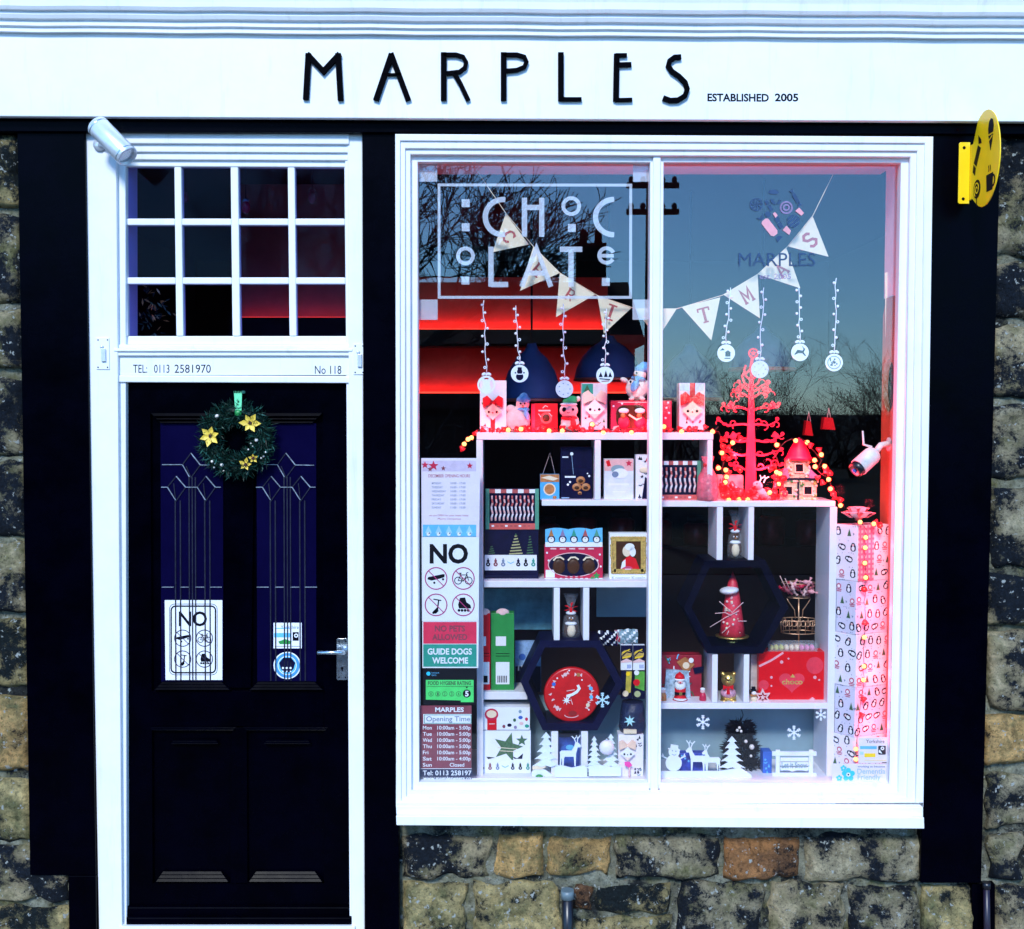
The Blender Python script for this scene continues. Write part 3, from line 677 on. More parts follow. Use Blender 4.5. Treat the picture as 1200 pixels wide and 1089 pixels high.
# prohibition pictures shared by two notices
def pict(m, cx, cy, r, Y, kind, rim, inkm=None, w=None):
    ik = inkm or INKB; w = w or r * .13; q = r / 13.0
    P = lambda pts: [(cx + x * q, cy + y * q) for x, y in pts]
    Y1 = Y - .0002
    if kind == 'skateboard':
        m.ink(P([(-10, 1), (-9, -1.5), (8, -5), (10, -4.5), (9.5, -1.5), (5, 0), (-5, 2.5)]), Y1, ik)
        for x, y in ((-2, 5), (8, 1)): m.dot(cx + x * q, cy + y * q, 1.3 * q, Y1, ik, 10)
    elif kind == 'bicycle':
        for x in (-6, 6): m.ring(cx + x * q, cy + 2.5 * q, 3.6 * q, 4.5 * q, Y1, ik, 16)
        for l_ in ([(-6, 2.5), (-3, -4), (4, -4), (0, 3), (-6, 2.5)], [(-3, -4), (0, 3)], [(6, 2.5), (3.5, -6), (5.5, -7)], [(-3, -4), (-3.6, -6), (-5, -6), (-2, -6)]): m.stroke(P(l_), .9 * q, Y1 - .0006, Y1, ik)
    elif kind == 'scooter':
        m.stroke(P([(3, -6), (1.5, 7), (-3, 8)]), 1.5 * q, Y1 - .0006, Y1, ik); m.stroke(P([(-3, -6.5), (6, -5)]), 1.2 * q, Y1 - .0006, Y1, ik)
        m.ink(P([(-4, 8), (1, 3), (3, 7), (0, 10), (-3, 10)]), Y1, ik); m.dot(cx - 3 * q, cy + 9 * q, 1.4 * q, Y1, ik, 10)
    else:
        m.ink(P([(-4, -8), (2, -8.5), (3.5, -3), (8, 0), (9, 4), (-5, 4), (-6, 0)]), Y1, ik)
        for x in (-5, -1.5, 2, 5.5): m.dot(cx + x * q, cy + 6.3 * q, 1.6 * q, Y1, ik, 10)
    m.ring(cx, cy, r - w, r, Y - .0004, rim, 32); c_ = .7 * (r - w * .6); m.stroke([(cx - c_, cy - c_), (cx + c_, cy + c_)], w * .8, Y - .0012, Y - .0005, rim)
YN = YD - 0.0052
t = thing('door_notice', 'white NO notice with four prohibition symbols on the left glass of the door', 'notice', at(227, 798, YN))
m = MB(); m.pp([(193, 703.5), (260.5, 703.5), (260.5, 797), (194, 797)], YN - .0012, YN, PAPER); m.build('card', t)
m = MB(); m.stroke(rrect(200.5, 710.5, 252.5, 788.5, 5), 1.7, YN - .0018, YN - .0012, INKB, True); m.stroke(rrect(198.5, 708, 254.5, 791, 6), .6, YN - .0018, YN - .0012, INKB, True); m.build('printed_border', t)
m = MB(); m.text('NO', 209.5, 733.5, 16.5, 33, YN - .0012, INKB, .02); m.build('printed_word', t)
DINK = mat('dark_plum_print', (0.02, 0.01, 0.05), 0.5)
for kx, ky, kd in ((214, 748, 'skateboard'), (239.5, 748, 'bicycle'), (214, 772.5, 'scooter'), (239.5, 772.5, 'roller_skate')):
    m = MB(); pict(m, kx, ky, 10, YN - .0014, kd, DINK, w=.9); m.build(kd + '_symbol', t)
t = thing('fair_trade_sticker', 'small pale square sticker on the right door glass, above a round one', 'sticker', at(337, 760, YN))
m = MB(); m.pp(rectp(320.5, 730, 353.5, 760), YN - .001, YN, PAPER); m.ink(rectp(321, 742, 340, 747), YN - .001, SKYB); m.ink([(326, 752), (334, 749), (342, 752), (340, 755), (328, 755)], YN - .001, GREEN); m.ink(rectp(343, 741, 350, 751), YN - .001, INKB)
m.ring(347, 745, 1.2, 2.4, YN - .0016, PAPER, 12); m.ink(rectp(322, 736, 339, 737), YN - .001, SKYB); m.stroke([(322, 757.5), (352, 757.5)], .5, YN - .0016, YN - .001, INKB); m.build('printed_card', t)
m = MB(); m.text('Yorkshire', 329, 737.2, 4.2, 21, YN - .001, BLUE); m.build('printed_word', t)
t = thing('round_sticker', 'round blue sticker with a dark cup emblem low on the door glass', 'sticker', at(337, 796, YN))
m = MB(); m.pp(circ(336.5, 780, 16, 32), YN - .001, YN, PAPER); m.dot(336.5, 780, 14.6, YN - .001, mat('mid_blue_print', (.05, .28, .6), .5), 32); m.ring(336.5, 780, 10.4, 11.2, YN - .0016, PAPER); m.dot(336.5, 780, 10.4, YN - .0016, SKYB, 30)
m.ink([(327, 777), (332, 771), (341, 771), (346, 777), (344, 784), (340, 788), (333, 788), (329, 784)], YN - .0022, NAVY)
for ex in (331.5, 336, 340.5): m.dot(ex, 783, 1.3, YN - .0028, PAPER, 8); m.dot(ex, 787, .9, YN - .0028, PAPER, 8)
m.build('printed_disc', t)

# vent pipe and drain pipe in the stonework
t = thing('waste_pipe', 'short black waste pipe running down the stones below the window', 'pipe', at(666, 1110, -.05))
m = MB(); m.tube([at(665, 1050, -.075), at(665.5, 1150, -.075)], .020, PLASTICB, 16); m.build('pipe', t)
m = MB(); m.tube([at(665, 1043, -.075), at(665, 1053, -.075)], .0235, mat('grey_pipe_collar', (.12, .17, .19), .4), 16); m.build('collar', t)
m = MB(); m.tube([at(665, 1046, -.06), at(665, 1046, .0)], .012, PLASTICB, 12); m.build('wall_spigot', t)
t = thing('drainpipe', 'thin dark purple drainpipe at the foot of the right pilaster', 'pipe', at(1157, 1150, -.04))
m = MB(); m.tube([at(1156, 1038, -.055), at(1157.5, 1150, -.055)], .012, mat('purple_black_pipe', (.012, .006, .018), .35), 14); m.build('pipe', t)
m = MB(); m.tube([at(1156, 1034, -.055), at(1156, 1041, -.055)], .015, PLASTICB, 14); m.build('collar', t)
m = MB(); m.pp(rectp(1139, 1036, 1166, 1150), -.028, .004, BLACK); m.build('backing_strip', t)
# ================================================================== vinyls and notices on the inside of the window
YV = 0.0075
def V(x, y): return (470 + x / 3.871, 160 + y / 3.871)
def Vp(l): return [V(*p) for p in l]
t = thing('window_lettering', 'frosted white lettering spelling chocolate in a square frame on the left window pane', 'window lettering', at(625, 352, YV))
m = MB(); m.stroke(Vp([(172, 220), (1042, 221), (1041, 730), (173, 730)]), 3.3, YV, YV + .0006, VINYL, True); m.build('border', t)
for p in (rectp(82, 120, 164, 205), rectp(82, 740, 166, 832), rectp(1050, 740, 1132, 832), rectp(1052, 125, 1134, 205)):
    m = MB(); m.pp(Vp(p), YV, YV + .0006, VINYLT); m.build('corner_square', t)
def sq(x, y, h=18):
    m = MB(); m.pp(Vp(rectp(x - h, y - h, x + h, y + h)), YV, YV + .0006, VINYL); m.build('square_dot', t)
def lt(name, *paths, wd=6.2):
    m = MB()
    for k, p in enumerate(paths): m.stroke(Vp(p), wd, YV - .0001 * k, YV + .0006, VINYL)
    m.build('letter', t)
def arc(cx, cy, rx, ry, a0, a1, n=18): return [(cx + rx * math.cos(R(a0 + (a1 - a0) * i / n)), cy - ry * math.sin(R(a0 + (a1 - a0) * i / n))) for i in range(n + 1)]
def oring(cx, cy, r):
    m = MB(); m.stroke(Vp(arc(cx, cy, r, r, 0, 347.5, 27)), 4.4, YV, YV + .0006, VINYL, True); m.build('letter', t)
for x, y in ((293, 303), (293, 412), (775, 415), (292, 654), (929, 660)): sq(x, y)
lt('c', arc(462, 366, 80, 80, 82, 278)); lt('h', [(560, 278), (560, 455)], [(638, 278), (638, 455)], [(560, 322), (638, 322)]); oring(772, 316, 36); lt('c', arc(964, 366, 82, 80, 88, 272))
oring(292, 542, 34); lt('l', [(408, 500), (408, 682)], [(408, 672), (486, 672)]); lt('a', [(548, 682), (614, 506), (680, 682)], [(575, 620), (655, 620)], wd=6.0); lt('t', [(720, 512), (822, 512)], [(771, 512), (771, 682)])
lt('e', arc(932, 540, 33, 33, -30, -338, 22), [(900, 541), (965, 541)], wd=4.4)

YE = -0.0008
# sweet shop emblem and name on the right pane
t = thing('window_emblem', 'emblem of scattered sweets over the shop name in dark blue on the right pane', 'window lettering', at(910, 330, YE))
E0 = lambda x, y: (860 + x / 7.777, 190 + y / 7.777)
Ep = lambda l: [E0(*p) for p in l]
def esw(name, f):
    m = MB(); f(m); m.build(name, t)
pv = lambda m, l, mt=VINYLB, dy=0.0: m.pp(Ep(l), YE - .0006, YE, mt)
def rot(cx, cy, pts, a): return [(cx + x * math.cos(R(a)) - y * math.sin(R(a)), cy + x * math.sin(R(a)) + y * math.cos(R(a))) for x, y in pts]
def cr(x, y, r, n=20): return circ(x, y, r, n)
def f1(m):
    m.stroke(Ep(circ(205, 388, 54, 24)), 1.6, YE - .0006, YE, VINYLB, True)
    for k in range(7):
        a = k * 51; m.stroke(Ep([(205 + 8 * math.cos(R(a)), 388 + 8 * math.sin(R(a))), (205 + 30 * math.cos(R(a + 18)), 388 + 30 * math.sin(R(a + 18))), (205 + 50 * math.cos(R(a + 45)), 388 + 50 * math.sin(R(a + 45)))]), 1.4, YE - .0006, YE, VINYLB)
esw('swirl_sweet', f1)
esw('wrapped_sweet', lambda m: (pv(m, rot(565, 330, [(-50, -17), (-44, 17), (44, 17), (50, -17)], 60)), pv(m, rot(565, 330, [(-52, -6), (-86, -22), (-86, 22), (-52, 6)], 60)), pv(m, rot(565, 330, [(52, -6), (80, -24), (80, 24), (52, 6)], 60))))
esw('leaf_sweet', lambda m: pv(m, [(310, 280), (330, 255), (375, 250), (415, 275), (390, 295), (340, 292)]))
esw('twist_sweet', lambda m: (pv(m, rot(320, 398, [(-55, -15), (-55, 15), (-12, 15), (-12, -15)], 58)), pv(m, rot(320, 398, [(-4, -15), (-4, 15), (55, 15), (55, -15)], 58))))
esw('bean_sweet', lambda m: (pv(m, [(330, 340), (355, 338), (380, 375), (375, 392), (345, 375)]), pv(m, [(385, 385), (415, 340), (428, 352), (415, 384)])))
esw('round_sweet', lambda m: pv(m, cr(310, 475, 27)))
esw('wing_sweet', lambda m: pv(m, [(202, 512), (245, 505), (262, 465), (275, 520), (240, 530)]))
esw('pastille_sweet', lambda m: (pv(m, rot(412, 555, [(-56, -20), (-56, 20), (-8, 20), (-8, -20)], 62)), pv(m, rot(412, 555, [(0, -20), (0, 20), (54, 20), (54, -20)], 62))))
def f2(m):
    for k in range(4):
        y0, y1 = -58 + 30 * k, -58 + 30 * k + 22; p = []
        xs = lambda y: math.sqrt(max(60 * 60 - y * y, 1))
        p = [(-xs(y0), y0), (xs(y0), y0), (60 if y0 < 0 < y1 else xs((y0 + y1) / 2), (y0 + y1) / 2), (xs(y1), y1), (-xs(y1), y1), (-xs((y0 + y1) / 2), (y0 + y1) / 2)]
        pv(m, rot(543, 540, p, -38))
esw('striped_sweet', f2)
esw('pink_sweet', lambda m: pv(m, [E_ for E_ in rot(330, 600, [(-78, -38), (60, -38), (82, -20), (82, 20), (60, 38), (-78, 38), (-92, 20), (-92, -20)], 52)], PINK))
esw('fish_sweet', lambda m: pv(m, [(380, 690), (410, 668), (448, 685), (425, 700), (400, 735)]))
esw('ring_sweet', lambda m: (m.stroke(Ep(circ(478, 415, 52, 24)), 2.0, YE - .0006, YE, VINYLM, True), m.stroke(Ep(circ(478, 415, 25, 18)), 2.0, YE - .0006, YE, VINYLM, True)))
for l in ([(445, 620), (480, 580), (520, 625), (505, 665)], [(560, 445), (595, 415), (640, 465), (615, 490)], [(355, 470), (375, 455), (400, 485), (380, 510)]): esw('heart_sweet', lambda m: pv(m, l, PINK))
m = MB(); m.text('MARPLES', 865.5, 312, 15.5, 90, YE, VINYLB); m.build('shop_name', t)
m = MB(); m.text('est. 2005', 890, 327, 6, 37, YE, VINYLM, .02); m.build('founding_date', t)

# -------- notices down the left edge of the window
t = thing('opening_hours_notice', 'pale pink notice of December opening hours with red stars at the top', 'notice', at(528, 629, YV))
m = MB(); m.pp([(493.5, 537), (563, 537), (561.5, 629), (494, 629)], YV, YV + .001, PAPERP); m.build('sheet', t)
m = MB(); m.ink(rectp(495, 540, 558, 552.5), YV, mat('lilac_print', (.62, .52, .68), .6))
for x, y, r in ((498, 545, 4.5), (508, 546, 6.2), (504, 550, 3.4), (519.5, 549, 3.2), (550.5, 546, 4.0)): m.ink(starp(x, y, r, .42), YV - .0008, MAROON if r < 4 else CRIMSON)
m.build('star_banner', t)
INKR = mat('faded_red_print', (.42, .08, .12), .6); INKG = mat('grey_blue_print', (.16, .22, .34), .6)
m = MB(); m.text('DECEMBER OPENING HOURS', 502, 559.6, 3.6, 49, YV, INKR, .01); m.build('heading', t)
for i, (d_, h_) in enumerate((('MONDAY', '10:00 - 17:00'), ('TUESDAY', '10:00 - 17:00'), ('WEDNESDAY', '10:00 - 17:00'), ('THURSDAY', '10:00 - 17:00'), ('FRIDAY', '10:00 - 17:00'), ('SATURDAY', '10:00 - 17:00'), ('SUNDAY', '11:00 - 15:00'))):
    m = MB(); m.text(d_, 506, 567.6 + i * 4.75, 2.4, len(d_) * 1.85, YV, INKG, .01); m.build('weekday', t); m = MB(); m.text(h_, 528, 567.6 + i * 4.75, 2.4, 17.5, YV, INKG, .01); m.build('hours', t)
m = MB(); m.text('we are OPEN for your sweet treats', 503, 605.2, 2.2, 46, YV, INKR); m.build('small_print', t); m = MB(); m.text('Merry Christmas', 513, 609.2, 2.2, 27, YV, INKR); m.build('small_print', t)
m = MB(); m.ink(rectp(495.5, 615, 558, 629), YV, SKYB)
for k in range(5):
    x = 502 + 12 * k; m.ink([(x, 616), (x + 4, 625), (x - 4, 625)], YV - .0007, mat('ice_blue_print', (.35, .62, .85), .6) if k == 0 else bpy.data.materials['ice_blue_print']); m.dot(x, 626, 2.2, YV - .0012, PAPER, 10); m.dot(x + 1, 625, .8, YV - .0018, NAVY, 6)
m.build('snowman_banner', t)

PROH = mat('magenta_rim_print', (.42, .03, .16), .5)
t = thing('prohibition_notice', 'white NO notice with four red ringed prohibition symbols at the window edge', 'notice', at(528, 728, YV))
m = MB(); m.pp([(494, 629.4), (561.5, 629.4), (561, 728), (494.5, 728)], YV, YV + .001, PAPER); m.build('sheet', t)
m = MB(); m.text('NO', 503.5, 659.5, 21, 45, YV, INKB, .035); m.build('printed_word', t)
for kx, ky, kd in ((511, 678, 'skateboard'), (543, 678, 'bicycle'), (511, 709, 'scooter'), (543, 709, 'roller_skate')):
    m = MB(); pict(m, kx, ky, 13.3, YV, kd, PROH, w=1.2); m.build(kd + '_symbol', t)

t = thing('pets_notice', 'red and green notice reading no pets allowed, guide dogs welcome', 'notice', at(526, 783, YV))
m = MB(); m.pp([(494.8, 728.3), (561, 728.3), (560.5, 783), (495, 783)], YV, YV + .001, PAPER); m.build('sheet', t)
m = MB(); m.ink(rectp(496, 729, 558.5, 754.5), YV, mat('signal_red_print', (.72, .025, .08), .5)); m.text('NO PETS', 509.5, 740, 6.6, 35.5, YV - .0006, MAROON, .03); m.text('ALLOWED', 506.5, 750, 6.6, 41, YV - .0006, MAROON, .03); m.build('red_panel', t)
m = MB(); m.ink(rectp(496, 755.2, 558.5, 781.5), YV, TEAL); m.text('GUIDE DOGS', 501, 767, 6.8, 52, YV - .0006, PAPER, .03); m.text('WELCOME', 506.5, 777.5, 6.8, 42, YV - .0006, PAPER, .03); m.build('green_panel', t)

t = thing('hygiene_rating_sticker', 'black and green food hygiene rating sticker showing five', 'sticker', at(526, 826, YV))
m = MB(); m.pp(rrect(496, 784, 558, 826, 1.5), YV, YV + .001, PLASTICB); m.build('backing', t)
m = MB(); m.ink([(499, 797), (555, 797), (555, 823), (540, 823), (540, 821), (499, 820)], YV, LIME); m.text('FOOD HYGIENE RATING', 501.5, 802.8, 4.2, 50.5, YV - .0006, GREENTREE, .03); m.stroke([(500, 804.6), (554, 804.6)], .5, YV - .0012, YV - .0005, GREENTREE)
m.build('rating_panel', t)
for i in range(5):
    m = MB(); x = 505 + 8.1 * i; m.ring(x, 813.3, 2.5, 3.0, YV - .0006, GREENTREE, 14); m.text(str(i), x - .9, 815, 3.4, 1.8, YV - .0006, GREENTREE, .02); m.build('rating_number', t)
m = MB(); m.dot(547, 813, 4.7, YV - .0006, INKB, 22); m.text('5', 545, 816, 6, 4.2, YV - .0014, PAPER, .04); m.ink([(545.8, 805), (548.4, 805), (547.1, 807)], YV - .0006, INKB); m.build('rating_number', t)
m = MB(); m.dot(502, 789.6, 2.4, YV, CYAN, 14); m.build('agency_mark', t); m = MB(); m.text('Food Standards', 505.5, 789.4, 1.8, 9, YV, SKYB); m.build('agency_name', t); m = MB(); m.text('Agency', 505.5, 792, 1.8, 6, YV, SKYB); m.build('agency_name', t)

t = thing('opening_times_sign', 'brown opening times sign with white lettering at the bottom left of the window', 'sign', at(523, 917, YV))
m = MB(); m.pp([(492, 827), (552.5, 827), (552.5, 901), (492, 901)], YV + .0002, YV + .0012, MAROON); m.pp(rectp(492, 901.4, 553, 916), YV + .0002, YV + .0012, mat('night_blue_print', (.01, .015, .06), .5)); m.build('panel', t)
m = MB(); m.text('MARPLES', 510, 834.3, 5, 33.5, YV, PAPER, .03); m.build('shop_name', t)
m = MB(); m.ink(rectp(496, 837, 552.5, 848.5), YV, PAPER); m.stroke(rectp(497.5, 838, 552, 847.7), .7, YV - .001, YV - .0005, TEAL, True); m.text('Opening Time', 499.5, 845.4, 5.8, 51.5, YV - .0006, INKG, .01); m.build('title_panel', t)
for i, (d_, h_) in enumerate((('Mon', '10:00am - 5:00p'), ('Tue', '10:00am - 5:00p'), ('Wed', '10:00am - 5:00p'), ('Thu', '10:00am - 5:00p'), ('Fri', '10:00am - 5:00p'), ('Sat', '10:00am - 4:00p'), ('Sun', 'Closed'))):
    y = 855 + i * 7.25; m = MB(); m.text(d_, 495.5, y, 4.2, 10.5 if i != 4 else 6.5, YV, PAPER, .012); m.build('weekday', t)
    m = MB(); m.text(h_, 512.5 if i < 6 else 527, y, 4.2, 39 if i < 6 else 17, YV, PAPER, .012); m.build('hours', t)
m = MB(); m.stroke([(493, 901), (553, 901)], .6, YV - .0008, YV, PAPER); m.build('rule', t); m = MB(); m.text('Tel: 0113 258197', 495.5, 908.6, 5.4, 57, YV, PAPER, .015); m.build('telephone_number', t); m = MB(); m.text('www.magplesweets.co', 496, 914, 3.8, 56, YV, PAPER, .012); m.build('web_address', t)

# two stickers at the bottom right
t = thing('regional_sticker', 'pale square sticker reading Yorkshire, above the blue flower sticker', 'sticker', at(1023, 895, YV))
m = MB(); m.pp([(1006, 864), (1041.5, 864), (1041, 894.5), (1006, 894.5)], YV, YV + .001, PAPERP); m.build('card', t)
m = MB(); m.text('Yorkshire', 1015, 871, 4.2, 21.5, YV, INKB); m.build('printed_word', t)
m = MB(); m.ink(rectp(1008, 874.5, 1027.5, 878), YV, SKYB); m.ink(rectp(1008, 881, 1012, 884.5), YV, mat('pale_blue_print', (.4, .65, .8), .6)); m.ink(rectp(1013, 883, 1026, 887.5), YV, YELLOW); m.ink(rrect(1029.2, 874.2, 1038, 884.5, 1), YV, INKB)
m.ring(1034.2, 877.2, .9, 2.2, YV - .0006, PAPER, 10); m.ink([(1029.8, 880), (1031, 878.6), (1034, 883.5), (1030, 882)], YV - .0006, PAPER); m.stroke([(1013, 891), (1040, 891)], .6, YV - .0006, YV, YELLOW); m.stroke([(1033.5, 893.8), (1040, 893.8)], .8, YV - .0006, YV, INKB); m.build('printed_marks', t)
t = thing('dementia_friendly_sticker', 'pale sticker with blue forget-me-not flowers reading dementia friendly', 'sticker', at(1009, 918, YV))
m = MB(); m.pp([(975, 895), (1041, 895), (1041, 918), (975, 918)], YV, YV + .001, PAPERP); m.build('card', t)
for fx, fy, fr in ((994.2, 908, 8.5), (988.5, 900.5, 4), (983.5, 912, 4)):
    m = MB()
    for k in range(5):
        a = 90 + 72 * k; m.dot(fx + fr * .58 * math.cos(R(a)), fy - fr * .58 * math.sin(R(a)), fr * .36, YV - .0001 * k, CYAN, 12)
    if fr > 5: m.dot(fx, fy, 2.4, YV - .0012, PAPER, 10); m.dot(fx, fy, 1.0, YV - .002, INKB, 8)
    m.build('forget_me_not', t)
FAINT = mat('faint_blue_print', (.33, .50, .72), .6)
for w_, x, y, hh, ww, mt_ in (('working to become', 1005, 899.5, 2.4, 32, INKG), ('Dementia', 1004.5, 906.8, 5.8, 33, FAINT), ('Friendly', 1005, 913.6, 5.8, 27, FAINT), ('member', 1005, 917, 2.2, 10, INKG)):
    m = MB(); m.text(w_, x, y, hh, ww, YV, mt_, .015); m.build('printed_words', t)
# ================================================================== the window display
# ---- shelves
def board(t, name, x0, y0, x1, y1, Y0=.12, Y1=.31, mt=SHELFW, bev=.0015):
    m = MB(); m.pr(x0, y0, x1, y1, Y0, Y1, mt); return m.build(name, t, bev)
t = thing('display_shelf', 'white open shelving in the left half of the display window', 'shelf', at(660, 915, .12))
board(t, 'shelf', 558.5, 507, 836, 515.5); board(t, 'upright', 558.5, 516, 566, 917)
board(t, 'upright', 697, 516, 704, 586); board(t, 'shelf', 635, 586.2, 764, 592.8); board(t, 'shelf', 566.5, 681, 762, 688.5)
board(t, 'upright', 649, 689, 656, 750.5); board(t, 'upright', 683.5, 689, 690.5, 750.5); board(t, 'upright', 646, 857, 654, 917); board(t, 'upright', 681, 857, 689, 917)
board(t, 'shelf', 566.5, 811, 618, 820, .16)
board(t, 'upright', 829, 516, 835, 587)
t = thing('display_shelf', 'white open shelving in the right half of the display window', 'shelf', at(870, 917, .12))
board(t, 'shelf', 766, 587.4, 979, 594); board(t, 'upright', 970.5, 594.4, 979, 918); board(t, 'upright', 840, 594.4, 847, 656.5); board(t, 'upright', 877, 594.4, 883.5, 656.5)
board(t, 'shelf', 763, 824, 970, 831); board(t, 'upright', 834.5, 767, 841, 823.7); board(t, 'upright', 871.5, 767, 878, 823.7)
def hexagon(label, outer, k=.845, hm=HEXNAVY):
    cx = sum(p[0] for p in outer) / 6; cy = sum(p[1] for p in outer) / 6; inn = [(cx + (x - cx) * k, cy + (y - cy) * k) for x, y in outer]
    t = thing('hexagon_shelf', label, 'shelf', at(cx, outer[3][1], .13))
    for i in range(6):
        j = (i + 1) % 6; m = MB(); m.pp([outer[i], outer[j], inn[j], inn[i]], .115, .30, hm); m.build('side_board', t)
hexagon('navy hexagonal shelf round the red clock', [(633, 751), (703, 751), (731, 802), (700, 856), (636, 856), (610, 799)], .845)
hexagon('navy hexagonal shelf round the red sweet cone', [(826, 657), (897, 657), (924, 712), (894, 766), (829, 766), (801, 712)], .845, HEXDARK)
t = thing('backing_board', 'grey blue board closing the lowest tier of the left shelving', 'board', at(660, 915, .33))
m = MB(); m.pr(562, 815, 764, 916, .325, .335, BACKB); m.build('panel', t)
t = thing('backing_board', 'grey blue board behind the cut-out snow scene on the right', 'board', at(870, 915, .33))
m = MB(); m.pr(766, 828, 972, 917, .325, .335, BACKB); m.build('panel', t)
t = thing('hanging_board', 'plain pale board behind the left shelving, above the firework packets', 'board', at(728, 723, .4))
m = MB(); m.pr(699, 687, 762, 723, .40, .41, BACKB); m.build('panel', t)
t = thing('hanging_board', 'blue patterned board behind the red and green cartons', 'board', at(600, 735, .4))
m = MB(); m.pr(562, 690, 648, 738, .40, .41, mat('blue_wash_print', (.10, .30, .40), .6, var=.4, scale=14)); m.build('panel', t)

# ---- small builders
def kit(name, label, cat, px, py, Y, group=None): return thing(name, label, cat, at(px, py, Y), group)
def carton(name, label, cat, x0, y0, x1, y1, Y, dep, mt, group=None, bev=.001, body='carton_body'):
    t = kit(name, label, cat, (x0 + x1) / 2, y1, Y, group); m = MB(); m.pr(x0, y0, x1, y1, Y, Y + dep, mt); m.build(body, t, bev); return t
def penguin(m, x, y, s, Y, dark=NAVY, a=0.0):
    r = lambda pts: [(x + (u * math.cos(R(a)) - v * math.sin(R(a))) * s, y + (u * math.sin(R(a)) + v * math.cos(R(a))) * s) for u, v in pts]
    m.ink(r([(-.35, -1), (.35, -1), (.75, -.3), (.8, .6), (.4, 1), (-.4, 1), (-.8, .6), (-.75, -.3)]), Y, dark, .0004); m.ink(r([(-.3, -.25), (.3, -.25), (.45, .5), (.2, .85), (-.2, .85), (-.45, .5)]), Y - .0005, PAPER, .0004)
def bowface(t, x, y, s, Y, rib, face=CREAM, tail=True, strap=None):
    """ribbon bow with a folded paper face hanging from it"""
    m = MB()
    if strap: m.ink(rectp(x - s * .22, strap[0], x + s * .22, strap[1]), Y, rib, .001)
    for sg in (-1, 1):
        m.pp([(x, y - s * .05), (x + sg * s * .55, y - s * .62), (x + sg * s, y - s * .35), (x + sg * s * .95, y + s * .55), (x + sg * s * .5, y + s * .35), (x, y + s * .22)], Y - .014, Y - .002, rib)
        if tail: m.pp([(x, y + s * .1), (x + sg * s * .35, y + s * .9), (x + sg * s * .02, y + s * 1.1)], Y - .008, Y - .002, rib)
    m.pe(x, y + s * .08, Y - .014, s * .2, s * .2, .006, rib); m.build('bow', t, .001)
    c = y + s * .95; m = MB(); m.pp([(x, c - s * .8), (x + s * .85, c), (x, c + s * .85), (x - s * .85, c)], Y - .020, Y - .017, face)
    m.ink([(x - s * .42, c + s * .42), (x + s * .42, c + s * .42), (x, c + s * .85)], Y - .020, CREAMR, .0005)
    for e in (-.38, .38): m.dot(x + e * s, c + s * .05, s * .12, Y - .020, INKB, 10)
    m.dot(x, c + s * .12, s * .07, Y - .020, INKB, 8); m.build('paper_face', t)
WRAPP = mat('pale_patterned_paper', (.76, .62, .68), .5, var=.1, scale=40); WRAPW = mat('white_wrapping_paper', (.80, .78, .84), .5, var=.04)
def prints(t, x0, y0, x1, y1, Y, n, seed, mts):
    g = random.Random(seed); m = MB()
    for i in range(n):
        x = g.uniform(x0 + 2, x1 - 2); y = g.uniform(y0 + 2, y1 - 2); mt = g.choice(mts)
        if i % 3 == 0: m.ink([(x, y - 2.4), (x + 1.4, y + 1.8), (x - 1.4, y + 1.8)], Y - .0001 * i, mt, .0003)
        elif i % 3 == 1: m.ink(starp(x, y, 1.8, .45), Y - .0001 * i, mt, .0003)
        else: m.stroke([(x - 2, y), (x, y + 1), (x + 2, y - .5)], .9, Y - .0004 - .0001 * i, Y - .0001 * i, mt)
    m.build('printed_pattern', t)

# ---- along the top shelf, left to right
YT = .17
t = carton('gift_box', 'tall patterned gift box with red bow at the left end of the top shelf', 'gift box', 562.5, 446, 593.5, 506.5, YT, .07, WRAPW, 'ribboned gift boxes on the top shelf')
prints(t, 563, 470, 593, 505, YT, 9, 1, [NAVY, DKRED, GREENTREE]); bowface(t, 577.5, 471, 12, YT, RED, strap=(490, 506))
def fig(t, name, parts_, rem=.0025):
    m = MB()
    for (px, py, rx, rz, dep, Y, mt, *ro) in parts_: m.pe(px, py, Y, rx, rz, dep, mt, 16, ro[0] if ro else 0)
    return m.build(name, t, remesh=rem) if rem else m.build(name, t)
BLUEK = mat('blue_knit', (.14, .38, .72), .9, var=.25, scale=120, bump=.4, bscale=400); WHITEP = mat('white_plush', (.80, .66, .62), .95, var=.1, scale=90, bump=.3, bscale=350, sheen=.4)
REDK = mat('red_knit', (.62, .02, .03), .85, var=.2, scale=90, bump=.3); GREENF = mat('green_felt', (.03, .34, .13), .9, var=.15)
t = kit('plush_penguin', 'pink plush penguin in a blue hat between the left gift box and red carton', 'soft toy', 608, 506, YT)
fig(t, 'plush_body', [(607, 492, 15, 16, .04, .19, PALEPINK), (599, 479.5, 6, 5, .018, .185, PALEPINK, 20), (612.5, 474, 8, 8, .03, .185, PALEPINK), (603, 504, 5, 3, .02, .17, PALEPINK), (615, 504, 5, 3, .02, .17, PALEPINK)])
fig(t, 'hat', [(613.5, 469, 8.5, 5.5, .032, .185, BLUEK), (614, 464.5, 5, 4.2, .02, .185, BLUEK)]); fig(t, 'scarf', [(613, 480, 8, 3, .03, .18, BLUEK), (617, 486, 3, 7, .012, .155, BLUEK, -12)])
m = MB(); m.pe(610, 473, .152, 1.1, 1.1, .003, INKB, 8); m.pe(615, 473, .152, 1.1, 1.1, .003, INKB, 8); m.pe(612.6, 476, .150, 1.6, 1.2, .006, CARAMEL, 8); m.build('face', t)
t = carton('chocolate_box', 'square red chocolate carton beside the plush panda on the top shelf', 'chocolate box', 622.5, 473, 653.5, 506.5, YT, .06, RED)
